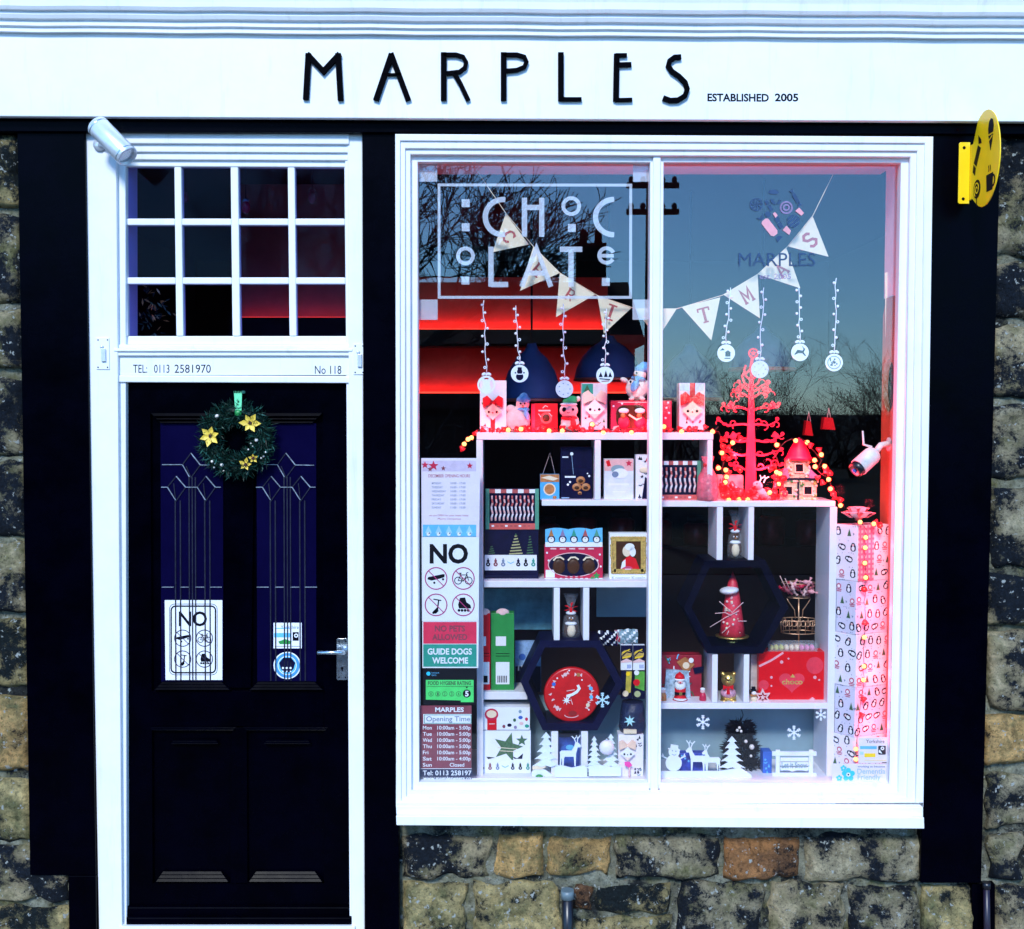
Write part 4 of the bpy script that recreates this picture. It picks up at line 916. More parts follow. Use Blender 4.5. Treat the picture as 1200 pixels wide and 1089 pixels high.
m = MB(); m.dot(640, 490, 7, YT, DKRED, 18); m.pe(640, 490, YT, 4.5, 4.5, .004, BROWN, 12); m.ink(rectp(631, 480.5, 645, 482.2), YT, PALEPINK); m.stroke([(636, 478.5), (639, 475.5), (642, 477)], 1.0, YT - .0008, YT, PALEPINK); m.stroke([(631, 485), (634, 489)], .8, YT - .0008, YT, PALEPINK); m.stroke([(643, 484), (647, 488)], .8, YT - .0008, YT, PALEPINK); m.ink(rectp(623, 474, 627, 506), YT, CRIMSON); m.build('printed_front', t)
t = kit('plush_panda', 'plush panda in a green hat and red scarf on the top shelf', 'soft toy', 668, 506, YT)
fig(t, 'plush_body', [(668, 495, 11, 11, .035, .19, WHITEP), (666.5, 481, 11, 9, .035, .18, WHITEP), (660, 501, 4, 5, .02, .165, INKB), (676, 501, 5, 4, .02, .165, WHITEP), (677.5, 467.5, 3, 3.4, .012, .18, WHITEP)])
fig(t, 'hat', [(668, 470.5, 9, 4, .03, .18, GREENF), (671, 467.5, 6, 3.6, .02, .18, GREENF)]); fig(t, 'hat_brim', [(666.5, 474, 10.5, 2.4, .036, .178, PAPER)]); fig(t, 'scarf', [(667, 490, 10, 3, .034, .178, REDK), (672, 497, 3.6, 7, .012, .15, REDK, -8)])
m = MB(); m.pe(661, 480, .142, 2.4, 2.8, .003, INKB, 10, 20); m.pe(671.5, 480, .143, 1.5, 1.6, .003, INKB, 8); m.stroke([(664.5, 483), (666, 484.2), (668, 483)], .7, .1395, .1425, INKB); m.build('face', t)
t = carton('gift_box', 'tall gift box with cream bow and paper face beside the plush panda', 'gift box', 681.5, 449, 711.5, 504.5, YT, .07, WRAPP, 'ribboned gift boxes on the top shelf')
m = MB(); m.ink(rectp(682, 450, 695, 462), YT, TEAL); m.ink([(688, 451), (692, 459), (684, 459)], YT - .0006, GREENTREE); m.build('printed_panel', t); prints(t, 682, 482, 711, 503, YT, 8, 2, [NAVY, GREENTREE, DKRED]); bowface(t, 697, 466, 14, YT, CREAMR, PAPER)
t = carton('chocolate_box', 'wide crimson carton with a window showing two chocolate figures on the top shelf', 'chocolate box', 716, 469.5, 787, 506.5, .16, .07, CRIMSON)
m = MB(); m.ink(rrect(722, 475, 758, 502, 10, 6), .16, BROWN); m.build('carton_window', t)
for q in (731, 750):
    m = MB(); m.pe(q, 484, .158, 6, 6, .008, BROWN, 14); m.pe(q, 481.5, .154, 6.2, 3.2, .008, PAPER, 14); m.pe(q - 1, 487, .150, 3, 3, .005, CARAMEL, 10); m.pe(q, 495, .158, 7, 8, .006, CRIMSON, 12); m.build('chocolate_figure', t)
m = MB(); m.stroke([(737, 486), (746, 492), (752, 489)], 2.0, .151, .1595, CREAM); m.ink([(717, 505), (719, 500), (725, 499), (727, 505)], .16, PALEPINK)
for x, y in ((719, 476), (729, 473), (783, 472), (781, 478), (784, 484), (780, 490), (779, 500)): m.dot(x, y, 1.3, .16, PAPER, 10)
m.stroke([(724, 471.6), (758, 471.6)], 1.0, .1592, .16, PALEPINK); m.build('printed_front', t)
t = kit('plush_bird', 'white plush penguin with blue bobble hat and scarf on the crimson carton', 'soft toy', 746, 469.4, .17)
fig(t, 'plush_body', [(746.5, 455.5, 13.5, 13.5, .04, .195, WHITEP), (731.5, 445.5, 5, 3, .014, .185, WHITEP, 25), (750, 439, 7.5, 8, .028, .19, WHITEP), (740, 467.5, 3.5, 2, .02, .165, WHITEP), (753, 467.5, 3.5, 2, .02, .165, WHITEP), (759, 452, 3, 7, .014, .19, WHITEP, -25)])
fig(t, 'hat', [(752.5, 432.5, 9, 6, .03, .19, BLUEK, -10), (755, 428, 6, 4, .022, .19, BLUEK)]); fig(t, 'scarf', [(748, 443.8, 9, 3, .03, .18, BLUEK, 10), (744, 452, 4.5, 8, .012, .152, BLUEK, 25)])
m = MB(); m.pe(746, 437, .165, 1.1, 1.2, .004, INKB, 8); m.pe(744.3, 440, .165, 2.6, 1.2, .010, CARAMEL, 8, 8); m.pe(739, 447.5, .152, 1.3, 1.6, .004, INKB, 8); m.build('face', t)
m = MB(); m.tube([at(742, 437, .160), at(744, 445, .145), at(750, 452, .148)], .0018, mat('plum_cord', (.1, .01, .06), .6), 6); m.build('strap', t)
t = carton('gift_box', 'tall pale gift box with large red bow at the right end of the top shelf', 'gift box', 796, 449, 826, 504.5, YT, .07, WRAPP, 'ribboned gift boxes on the top shelf')
m = MB(); m.ink(rectp(796.5, 449.5, 825.5, 458), YT, mat('frost_blue_print', (.5, .65, .85), .5)); m.build('printed_panel', t); prints(t, 797, 485, 825, 503, YT, 7, 3, [CRIMSON, NAVY]); bowface(t, 811.5, 468, 14, YT, RED, CREAM, strap=(449, 466))

# ---- fairy lights: self-glowing red cups round warm bulbs on a dark flex
FLEX = mat('dark_flex', (.05, .005, .008), .5)
def fairy(label, path, bulbs, reds, lamps, Y, watts, flexr=.0016):
    x, y = path[0]; t = kit('fairy_lights', label, 'fairy lights', x, y, Y)
    pts = []
    for i in range(len(path) - 1):
        a, b_ = path[i], path[i + 1]; n = max(2, int(math.hypot(a[0] - b_[0], a[1] - b_[1]) / 5))
        for k in range(n): pts.append(at(a[0] + (b_[0] - a[0]) * k / n + rnd.gauss(0, .6), a[1] + (b_[1] - a[1]) * k / n + rnd.gauss(0, .6), Y + rnd.gauss(0, .004)))
    pts.append(at(*path[-1], Y)); m = MB(); m.tube(pts, flexr, FLEX, 5); m.build('flex', t)
    for (bx, by) in bulbs:
        m = MB(); m.pe(bx, by, Y - .012, 2.7, 2.6, .008, BULB, 10); bl = m.build('bulb', t)
        d_ = Vector((rnd.gauss(0, 1), rnd.gauss(0, .4), rnd.gauss(0, 1))).normalized(); m = MB(); m.lathe([(.004, -.010), (.0065, -.006), (.0085, .0), (.012, .005)], at(bx, by, Y - .004), TRANSRED, 9, d_); m.build('cup', bl)
    for (bx, by) in reds:
        m = MB(); d_ = Vector((rnd.gauss(0, 1), -.5 + rnd.gauss(0, .4), rnd.gauss(0, 1))).normalized(); c = at(bx, by, Y - .006)
        m.lathe([(.004, -.012), (.007, -.005), (.009, .0), (.0125, .006), (.009, .005)], c, TRANSRED, 9, d_); m.pe(bx, by, Y - .009, 1.3, 1.3, .004, BULBR, 8); m.build('red_cup', t)
    for (lx, ly, dy) in lamps:
        L = bpy.data.lights.new('bulb_glow', 'POINT'); L.energy = watts; L.color = (1.0, .045, .075); L.shadow_soft_size = .02
        o = bpy.data.objects.new('bulb_glow', L); COL.objects.link(o); o.parent = t; o.location = at(lx, ly, Y + dy) - ORG[t.name]
g = random.Random(5)
top = [(602 + 0, 504)]
fairy('fairy lights lying along the top shelf and hanging off its left end', [(541, 528), (545, 517), (554, 510), (566, 502), (600, 504), (640, 502), (680, 505), (720, 503), (760, 505), (800, 503), (836, 505), (842, 500)],
      [(552.5, 513), (548.5, 515), (544, 520.5), (595.6, 504), (610.5, 503), (643.5, 505), (659, 505), (694, 497.5), (707, 507), (740, 507), (778, 500), (798.6, 506), (835, 506)],
      [(541.5, 526), (557, 508)] + [(565 + 9.3 * i + g.uniform(-3, 3), 504 + g.uniform(-3.5, 1.5)) for i in range(29)], [(575, 498, -.02), (630, 498, -.02), (690, 498, -.02), (750, 498, -.02), (815, 498, -.02)], .135, .42)
ftree = [(846, 531), (858.5, 519), (850.6, 551), (851.5, 559), (850, 565.5), (842, 548.5), (854, 586), (866, 585.5), (876, 585.3), (910.5, 521.5), (902, 577.5), (912.5, 567.5), (910, 553.5), (914, 555), (932.5, 516.5), (946, 518.5)]
tw2 = [(858 + g.uniform(-12, 10), 512 + 72 * g.random()) for i in range(24)] + [(884 + g.uniform(-20, 22), 572 + 14 * g.random()) for i in range(18)] + [(912 + g.uniform(-9, 9), 512 + 70 * g.random()) for i in range(18)]
fairy('fairy lights wound in red cups round the red cut-out tree', [(842, 505), (850, 530), (846, 550), (852, 575), (870, 585), (890, 580), (905, 575), (915, 555), (908, 530), (925, 515), (940, 514)], ftree, tw2, [(862, 570, -.01), (895, 545, .02), (866, 530, .02), (885, 500, -.05), (905, 570, -.02)], .165, 1.15)
fh = [(962.5, 533), (954.7, 539.5), (955.3, 547), (971, 562), (973, 573), (985, 592.5), (966.5, 546.5)]
fairy('fairy lights trailing down the right side of the sweet house to the gift tower', [(940, 514), (955, 530), (962, 540), (958, 552), (972, 562), (974, 575), (984, 588), (990, 596)], fh, [(968, 548), (968, 553.5), (973, 573), (976, 579), (985.5, 586), (960, 527), (950, 522), (978, 583), (964, 566), (972, 555), (958, 560)], [(966, 552, -.01), (985, 575, -.06), (945, 530, -.04)], .15, .7)
ft = [(1014.5, 630), (1014, 642), (1013.5, 660), (1014.5, 677), (1013, 747), (1012.5, 781), (1012, 797), (1024, 614), (1008, 612), (1003, 878), (1003, 890)]
fairy('fairy lights running down the front edge of the penguin gift tower', [(990, 600), (1008, 612), (1014, 620), (1014, 680), (1013, 750), (1012, 800), (1006, 850), (1003, 895)], ft, [(1013, 690), (1013, 730), (1012, 820), (1010, 838), (1026, 612), (1032, 616)], [(1029, 640, -.008), (1029, 715, -.008), (1028, 790, -.008), (1027, 850, -.008), (1020, 590, -.01)], .050, .38, .001)

# ---- second tier on the left
YS = .18
t = carton('candy_cane_box', 'dark window box of candy canes standing on the tree carton at left', 'sweet box', 569, 573, 631.5, 620.5, YS, .04, NAVY)
FRG = mat('sea_green_print', (.08, .30, .20), .5)
def canebox(t, x0, y0, x1, y1, Y, n):
    m = MB(); w_ = 4.5
    m.ink(rectp(x0, y0, x0 + w_, y1), Y, FRG, .003); m.ink(rectp(x1 - w_, y0, x1, y1), Y, FRG, .003); m.ink(rectp(x0 + w_, y1 - 7, x1 - w_, y1), Y, mat('coral_print', (.6, .1, .09), .5) if 'coral_print' not in bpy.data.materials else bpy.data.materials['coral_print'], .003)
    k = 8
    for i in range(k): xx = x0 + w_ + (x1 - x0 - 2 * w_) * i / k; m.ink(rectp(xx, y0 + .5, xx + (x1 - x0 - 2 * w_) / k, y0 + 5), Y, (DKRED, PAPER)[i % 2], .003)
    for i in range(9): m.ink(rectp(x0 + 7 + i * 5.3, y1 - 5, x0 + 10 + i * 5.3, y1 - 3), Y - .003, DKRED if i % 3 else PAPER, .0004) if x0 + 10 + i * 5.3 < x1 - 6 else None
    m.build('printed_frame', t)
    for i in range(n):
        x = x0 + 7.5 + (x1 - x0 - 15) * i / (n - 1); seg = 7; pth = [(x + g.uniform(-.5, .5), y0 + 8)] + [(x + .9 * math.sin(q * 2), y0 + 8 + (y1 - y0 - 18) * (q + 1) / seg) for q in range(seg)]
        m = MB()
        for q in range(len(pth) - 1): m.tube([at(*pth[q], Y - .004), at(*pth[q + 1], Y - .004)], .0038, (PALEPINK, DKRED)[(q + i) % 2] if q < 3 else (PALEPINK, WRAPW)[q % 2], 6)
        m.build('candy_cane', t)
canebox(t, 569, 573, 631.5, 620.5, YS, 11)
t = carton('chocolate_box', 'navy carton printed with gold fir trees over a white icon strip', 'chocolate box', 568, 621, 631, 680.5, YS, .05, NAVY)
def tiers(m, x, yb, w_, h, Y, n, mt):
    for i in range(n):
        y = yb - h * (i + .5) / n; ww = w_ * (1 - i / n) + .8; m.stroke([(x - ww / 2, y), (x + ww / 2, y - h / n * .25)], h / n * .45, Y - .0006, Y, mt)
m = MB(); tiers(m, 604.5, 651, 15, 24, YS, 7, mat('pale_gold_print', (.40, .38, .17), .5)); tiers(m, 576, 650, 7, 10, YS, 4, GREENTREE); tiers(m, 621, 650, 7, 22, YS, 7, GREENTREE); m.ink([(603, 628), (606, 628), (604.5, 625)], YS, GREENTREE); m.build('printed_trees', t)
def icons(t, x0, x1, y, Y, s=1.0):
    m = MB(); m.ink(rectp(x0, y - 9 * s, x1, y + 9 * s), Y, PAPER, .0015); n = 7
    for i in range(n):
        x = x0 + 4 * s + (x1 - x0 - 8 * s) * i / (n - 1); mt = (NAVY, MAROON, INKG, SKYB, NAVY, INKB, TEAL)[i]
        if i == 3: m.stroke([(x - 4, y - 1), (x, y + 1), (x + 4, y - 1)], .8, Y - .0022, Y - .0015, mt); continue
        m.dot(x, y + 2 * s, 2.6 * s, Y - .0015, mt, 10); m.dot(x, y - 2 * s, 1.7 * s, Y - .0021, mt, 8); m.ink(rectp(x - .7 * s, y - 5 * s, x + .7 * s, y - 2 * s), Y - .0027, mt); m.dot(x, y + 2 * s, .9 * s, Y - .0033, PAPER, 6)
    m.build('icon_strip', t)
icons(t, 568, 629, 659.5, YS)
t = kit('gift_bag', 'small blue and orange chocolate bag hanging by its cord beside the navy carton', 'gift bag', 644, 586, YS)
m = MB(); m.pr(633, 556, 655.5, 586, YS, YS + .04, mat('clear_blue_print', (.06, .38, .72), .45)); m.build('bag', t, .001)
m = MB(); m.ink(rectp(633.2, 556, 655.2, 565), YS, CARAMEL); m.dot(644, 573.5, 7.2, YS, CREAM, 20); m.dot(644, 573.5, 5.8, YS - .0006, CARAMEL, 20); m.ink([(634, 560), (644, 557.5), (655, 561), (648, 563.5)], YS - .0006, CREAM); m.pe(650, 583, YS, 2.5, 2, .004, CARAMEL, 8); m.build('printed_front', t)
m = MB(); m.tube([at(636, 556, YS + .02), at(644.5, 531, YS + .02), at(650.5, 556, YS + .02)], .0012, PALEPINK, 5); m.build('cord', t)
t = carton('chocolate_box', 'navy carton printed with hazelnuts on the second tier of shelving', 'chocolate box', 657, 524, 694, 586, YS, .05, NAVY)
m = MB()
for x, y, r in ((680.5, 563, 5.5), (676, 571, 5.5), (686.5, 571, 5.5), (679.5, 578, 2.5)): m.pe(x, y, YS, r, r * .85, .004, CARAMEL, 14); m.pe(x, y + .8, YS - .003, r * .55, r * .4, .003, BROWN, 10)
for x, y, r in ((670, 532, 2), (668, 565, 1.3), (665.5, 568, 1.4), (690.5, 558, 1.3), (688.5, 555, .9)): m.dot(x, y, r, YS, PAPER, 12)
m.ink(rectp(659, 535, 666, 536.6), YS, PAPER); m.ink(rectp(662, 558, 674.5, 560), YS, PAPER); m.ink(rectp(658, 583, 667, 584), YS, FAINT); m.stroke([(670, 534), (672, 556)], .4, YS - .0005, YS, FAINT); m.build('printed_front', t)
t = carton('chocolate_box', 'pale pink and white chocolate carton on a red base, second tier', 'chocolate box', 708, 538, 742.5, 585, YS, .05, mat('frosty_print', (.68, .72, .80), .5))
m = MB(); m.ink(rectp(708.3, 538.3, 742.2, 552), YS, mat('rose_print', (.78, .42, .42), .5)); m.dot(724, 550, 8, YS - .0006, BACKB, 18, 5); m.dot(727, 555, 9, YS - .0012, PAPER, 18, 6); m.dot(721, 556, 4, YS - .0018, INKG, 14, 3.5)
m.ink([(710, 541), (714, 539), (716, 546), (712, 547)], YS - .0006, RED); m.ink(starp(737, 543, 4, .5), YS - .0006, CRIMSON); m.ink(rectp(713, 566.5, 737, 569), YS, PAPER); m.ink(rectp(718, 576, 733, 577), YS, PAPER); m.build('printed_front', t)
m = MB(); m.pr(708, 585.1, 743, 586.2, YS - .002, YS + .05, RED); m.build('base', t)
t = carton('gift_bag', 'narrow white bag printed with dark trees and marks beside the mullion', 'gift bag', 745, 533, 760, 586, YS, .05, WRAPW, body='bag')
prints(t, 745, 534, 760, 585, YS, 12, 8, [NAVY, INKB, CRIMSON]); m = MB(); m.ink([(756, 559), (760, 562), (760, 586), (752, 586)], YS - .002, NAVY); m.pe(755, 551, YS - .002, 6, 3.5, .004, CREAM, 10); m.build('printed_figure', t)
t = carton('candy_cane_box', 'teal edged window box of pale candy canes right of the mullion', 'sweet box', 770, 540, 821.5, 587, YS, .04, NAVY); canebox(t, 768, 540, 821.5, 587, YS, 8)
t = kit('ribbon_pouch', 'pink cellophane pouch standing between the candy cane box and the red tree', 'sweet bag', 829, 587, .15)
m = MB(); m.lathe([(.035, 0), (.042, .02), (.036, .09), (.014, .13), (.026, .165)], at(829, 586.5, .15), mat('pink_cellophane', (.8, .15, .22), .2, alpha=.75, var=.3, bump=.9, bscale=50), 12); m.build('pouch', t)
m = MB(); m.lathe([(.016, 0), (.017, .008), (.016, .016)], at(829, 547, .15), REDK, 12); m.build('tie', t)
# ---- third tier, left
t = kit('chocolate_box', 'crimson window carton with five printed penguins on its scalloped blue header', 'chocolate box', 673, 681, YS)
m = MB(); m.pr(638, 640, 706.5, 681, YS, YS + .06, CRIMSON); m.build('carton_body', t, .001)
hd_ = [(639, 641), (639, 622)] + [(639 + 67 * i / 20, 620.5 - 1.8 * abs(math.sin(i / 20 * math.pi * 2.5))) for i in range(21)] + [(706, 641)]
m = MB(); m.pp(hd_, YS - .002, YS + .001, SKYB); m.ink(rectp(639, 635.5, 706, 641), YS - .002, PAPER); m.build('header_card', t)
for i, c in enumerate((CARAMEL, VINYLM, TEAL, DKRED, FRG)):
    x = 646 + 13.3 * i; m = MB(); m.dot(x, 632, 4.6, YS - .0030, NAVY, 14); m.dot(x, 632.5, 3.3, YS - .0038, PAPER, 12); m.ink([(x - 3, 628.5), (x, 620), (x + 3, 628.5)], YS - .0040, c); m.ink([(x - 1, 630.5), (x + 1, 630.5), (x, 632)], YS - .0046, CARAMEL); m.build('printed_penguin', t)
m = MB(); m.ink(circ(672, 662, 29, 28, 13.5), YS, NAVY, .0008); m.stroke(circ(672, 662, 29.5, 28, 14), .9, YS - .0016, YS - .0008, PALEPINK, True); m.build('carton_window', t)
for x in (655, 672, 690): m = MB(); m.pe(x, 664, YS - .001, 7.5, 9, .006, BROWN, 14); m.stroke([(x - 6.5, 657), (x - 3, 653.5), (x + 2, 653.2), (x + 6, 656)], 1.8, YS - .009, YS - .007, CREAM); m.build('chocolate_penguin', t)
m = MB(); m.ink(rectp(638.2, 677.5, 706.2, 681), YS, PAPER); m.ink(rectp(639.5, 668, 650, 677), YS - .0006, PAPER); m.ink(starp(699, 675, 4.5, .5), YS - .0008, GREEN); m.ink(starp(694, 678, 3, .5), YS - .0008, GREEN)
for i in range(5): m.ink(rectp(645 + i * 11, 642.4, 652 + i * 11, 644), YS, PALEPINK)
for x, y in ((641, 648), (643, 657), (703, 650), (700, 657), (704, 664)): m.dot(x, y, 1.2, YS, PAPER, 8)
for i in range(7): m.ink(rectp(653 + 6 * i, 675, 656 + 6 * i, 678), YS - .0012, CRIMSON)
m.build('printed_front', t)
t = carton('chocolate_box', 'white carton with a gilt framed portrait of a figure in a red coat', 'chocolate box', 714, 625, 758.5, 682.5, YS, .05, PAPER)
m = MB()
for a_, b_ in (((717, 629), (756, 634.5)), ((717, 667), (756, 672.5)), ((716, 629), (722, 672)), ((751, 629), (757, 672))): m.pp(rectp(*a_, *b_), YS - .003 - (.0005 if a_[1] == 629 and b_[1] < 640 else 0), YS, GILT)
for i in range(14):
    a = i / 14; 
    for x, y in ((717.5, 631 + 40 * a), (755.8, 631 + 40 * a)): m.pe(x + g.uniform(-1, 1), y, YS - .003, 1.8, 1.9, .002, GILT, 6)
for i in range(12):
    for y in (630, 671.5): m.pe(719 + 35 * i / 11, y, YS - .003, 1.8, 1.4, .002, GILT, 6)
m.build('gilt_frame', t)
m = MB(); m.ink(rectp(722, 634.5, 751, 667), YS, BROWN, .0004); m.ink([(727, 667), (730, 657), (737, 651), (745, 655), (749.5, 667)], YS - .0005, RED); m.ink([(727.5, 667), (729, 659), (733, 655.5), (733, 664)], YS - .0011, PAPER)
m.dot(734.5, 646, 5, YS - .0011, CREAM, 16, 6.5); m.dot(738, 641, 5.6, YS - .0017, PAPER, 16, 4.2); m.dot(741.5, 647, 3.6, YS - .0017, PAPER, 14, 5.5); m.ink([(729.6, 646), (730.6, 644), (731.5, 648)], YS - .0017, CREAM); m.dot(736, 667.5, 5.8, YS - .0023, mat('rose_red_print', (.62, .05, .14), .5), 18, 4); m.ink(rectp(732.5, 666.5, 739.5, 668), YS - .003, PALEPINK); m.build('printed_portrait', t)
m = MB(); m.text('Konstant Kugeln', 717, 679, 3.4, 39, YS, INKG); m.build('printed_words', t)
# ---- hanging chocolate figures in cellophane
def chocbag(label, x, yt, yb, w_, Y, hat):
    t = kit('chocolate_figure_bag', label, 'sweet bag', x, yb, Y); h = yb - yt; k = pxm(Y)
    m = MB(); m.pe(x, yb - h * .22, Y, w_ * .36, h * .20, .025, BROWN, 14); m.pe(x, yb - h * .47, Y, w_ * .26, h * .12, .022, BROWN, 14); m.build('chocolate_figure', t, remesh=.002)
    m = MB(); m.pe(x + .5, yb - h * .20, Y - .018, w_ * .22, h * .14, .010, CREAM, 12); m.build('white_belly', t)
    m = MB(); m.pe(x, yb - h * .35, Y - .010, w_ * .3, h * .045, .018, PAPER, 12); m.pe(x, yb - h * .57, Y - .008, w_ * .26, h * .045, .018, PAPER, 12); m.build('fur_trim', t)
    m = MB(); m.pe(x - 1.5, yb - h * .46, Y - .022, .9, 1, .003, PAPER, 6); m.pe(x + 2, yb - h * .46, Y - .022, .9, 1, .003, PAPER, 6); m.pe(x + .6, yb - h * .43, Y - .023, 1.4, 1, .006, CARAMEL, 6); m.build('face', t)
    m = MB()
    for a in (20, 80, 150, 200, 330): m.pp([(x, yb - h * .66), (x + 7 * math.cos(R(a)) - 1.4, yb - h * .66 - 6.5 * math.sin(R(a))), (x + 7 * math.cos(R(a)) + 1.6, yb - h * .66 - 7.5 * math.sin(R(a)))], Y - .022, Y - .019, hat)
    m.pp(rectp(x - 1.6, yb - h * .68, x + 1.6, yb - h * .55), Y - .023, Y - .021, hat); m.build('ribbon', t)
    m = MB(); m.lathe([(w_ * .40 * k, 0), (w_ * .46 * k, h * .2 * k), (w_ * .36 * k, h * .5 * k), (w_ * .1 * k, h * .64 * k), (w_ * .3 * k, h * .9 * k), (w_ * .38 * k, h * .98 * k)], at(x, yb, Y), CELLO, 12, sy=.8); m.build('cellophane', t)
chocbag('chocolate penguin in cellophane with red ribbon between the short uprights over the clock', 669, 694, 750.5, 24, .19, RED)
chocbag('chocolate Santa in cellophane with red bow above the red sweet cone', 861.5, 597, 656.5, 22, .19, RED)

# ---- the clock
t = kit('wall_clock', 'round red wall clock with sweets for numerals and pale hands', 'clock', 669.7, 846, .14)
m = MB(); c_ = at(669.7, 813, .165); k = pxm(.14); m.lathe([(0, .0), (33 * k, 0), (33.2 * k, .012), (32 * k, .020), (30.5 * k, .021), (0, .019)], c_, mat('red_clock_enamel', (.60, .006, .008), .35, var=.12, scale=30, coat=.3), 48, (0, -1, 0)); m.build('case', t)
YC = .1435
m = MB(); m.stroke([(664, 816), (670, 814.5), (676, 811), (679, 807), (677, 803)], 3.0, YC - .002, YC, PAPER); m.build('minute_hand', t)
m = MB(); m.ink(starp(664, 821, 5.5, .35, 8), YC - .001, PAPER); m.stroke([(664, 821), (670, 814)], 1.2, YC - .0035, YC - .002, PAPER); m.build('hour_hand', t)
m = MB(); m.stroke([(664, 810), (673.5, 808.5)], .9, YC - .0008, YC, PALEPINK); m.stroke([(669, 819), (671, 826)], .7, YC - .0008, YC, PALEPINK); m.dot(671, 836, 5, YC, mat('deep_red_print', (.3, .01, .01), .5), 16, 3); m.stroke(circ(669.7, 838, 8, 10, 3, 180, 360), .8, YC - .0008, YC, PALEPINK); m.build('printed_face', t)
for i, a in enumerate((15, 70, 108, 152, 190, 225, 325, 350)):
    x, y = 669.7 + 23.5 * math.cos(R(a)), 813 - 23.5 * math.sin(R(a)); d_ = R(a + 90 + 15); m = MB()
    for sg in (-1, 1): m.ink([(x + sg * 1.5 * math.cos(d_), y - sg * 1.5 * math.sin(d_)), (x + sg * 5 * math.cos(d_ + .5), y - sg * 5 * math.sin(d_ + .5)), (x + sg * 5 * math.cos(d_ - .5), y - sg * 5 * math.sin(d_ - .5))], YC, PALEPINK)
    m.dot(x, y, 2.3, YC - .0006, (SKYB, CARAMEL, PALEPINK, BLUE, RED, PALEPINK, CREAM, SKYB)[i], 10); m.build('sweet_numeral', t)
for x, y in ((653, 795), (667, 786), (682, 797), (690, 832), (653, 832)): 
    m = MB(); m.dot(x, y, 1.0, YC, PAPER, 8); m.build('printed_spot', t)
def flake(label, x, y, r, Y, mt=CLING):
    t = kit('snowflake', label, 'snowflake', x, y + r, Y)
    m = MB()
    for i in range(6):
        a = R(60 * i + 30); e = (x + r * math.cos(a), y - r * math.sin(a)); m.stroke([(x, y), e], r * .16, Y - .0001 * i, Y + .001, mt)
        for f_ in (.55, .8):
            b_ = (x + r * f_ * math.cos(a), y - r * f_ * math.sin(a))
            for s_ in (-1, 1): m.stroke([b_, (b_[0] + r * .26 * math.cos(a + s_ * .9), b_[1] - r * .26 * math.sin(a + s_ * .9))], r * .13, Y - .0002 - .0001 * i, Y + .001, mt)
    m.dot(x, y, r * .2, Y, mt, 8); m.build('paper_flake', t)
flake('pale blue snowflake sticking out at the right of the red clock', 706, 820.5, 8.6, .10, mat('ice_blue_card', (.5, .75, .9), .6)); flake('white snowflake on the glass above the cut-out snowman', 823.8, 846.5, 8.2, .012); flake('white snowflake on the glass above the white plaque', 930.5, 858.8, 8.2, .012); flake('white snowflake at the front of the right hand upright', 962, 838, 6.5, .012)

# ---- lower left
for (x0, x1, mt, lab) in ((562.5, 574.5, RED, 'tall red carton with a barcode label, cut by the notices'), (575.5, 602.5, GREEN, 'tall green carton with a barcode label beside the red one')):
    t = carton('sweet_carton', lab, 'sweet box', x0, 719, x1, 810.8, .19, .06, mt, 'tall barcoded cartons'); xm = (x0 + x1) / 2
    m = MB(); m.pe(xm, 718, .20, min(8, (x1 - x0) / 2), 5, .012, PALEPINK, 14); m.build('round_top', t)
    m = MB(); a = max(x0 + 1, xm - 8); b_ = min(x1 - 1, xm + 8); m.ink(rectp(a, 776, b_, 802), .19, PAPER); m.ink(rectp(a, 746, b_ - 4, 757), .19, WRAPW)
    for i in range(6): m.ink(rectp(a + 2 + i * (b_ - a - 4) / 6, 792, a + 3 + i * (b_ - a - 4) / 6, 800), .1892, INKB)
    m.stroke([(a, 766), (b_, 766)], .7, .1894, .19, INKB); m.stroke([(a, 769), (b_, 769)], .7, .1894, .19, INKB); m.build('label', t)
t = carton('advent_calendar', 'pale blue and navy advent calendar carton behind the left hexagon', 'calendar', 603.5, 752, 634, 811, .32, .03, mat('calendar_blue_print', (.25, .42, .72), .5, var=.4, scale=30))
m = MB(); m.ink(rectp(604, 781, 633.5, 811), .32, NAVY); m.text('15', 607, 786, 6, 8, .3192, PAPER, .02); m.text('10', 622, 780, 5, 7, .32, NAVY, .02); m.dot(612, 770, 4, .32, BLUE, 12); m.build('printed_front', t)
t = carton('chocolate_box', 'white carton printed with a red sweet jar and scattered sweets', 'chocolate box', 561, 829, 621, 855.5, .15, .08, PAPER)
m = MB(); m.ink(rectp(571, 838, 582, 855.5), .15, RED); m.dot(576, 837.5, 8, .1494, CRIMSON, 18, 7); m.dot(576, 837, 6, .1488, CREAM, 14, 4.5); m.ink(rectp(573, 848, 580, 849), .1494, PALEPINK)
for i, (x, y) in enumerate(((590.5, 851.5), (597, 850), (604, 852.5), (611, 848), (617, 843), (610, 841), (609.5, 834), (617.5, 851), (603, 844))): m.dot(x, y, 2.6 if i % 2 else 1.8, .15 - .0001 * i, (MAROON, NAVY, VINYLM, PALEPINK, CRIMSON, BLUE, BACKB, TEAL, GREENTREE)[i], 12, 2.0)
m.build('printed_front', t)
t = carton('chocolate_box', 'white carton printed with large dark green stars above an icon strip', 'chocolate box', 562, 856.5, 622, 916, .15, .08, PAPER)
STG = mat('green_stripe_print', (.05, .13, .05), .5, var=.6, scale=120)
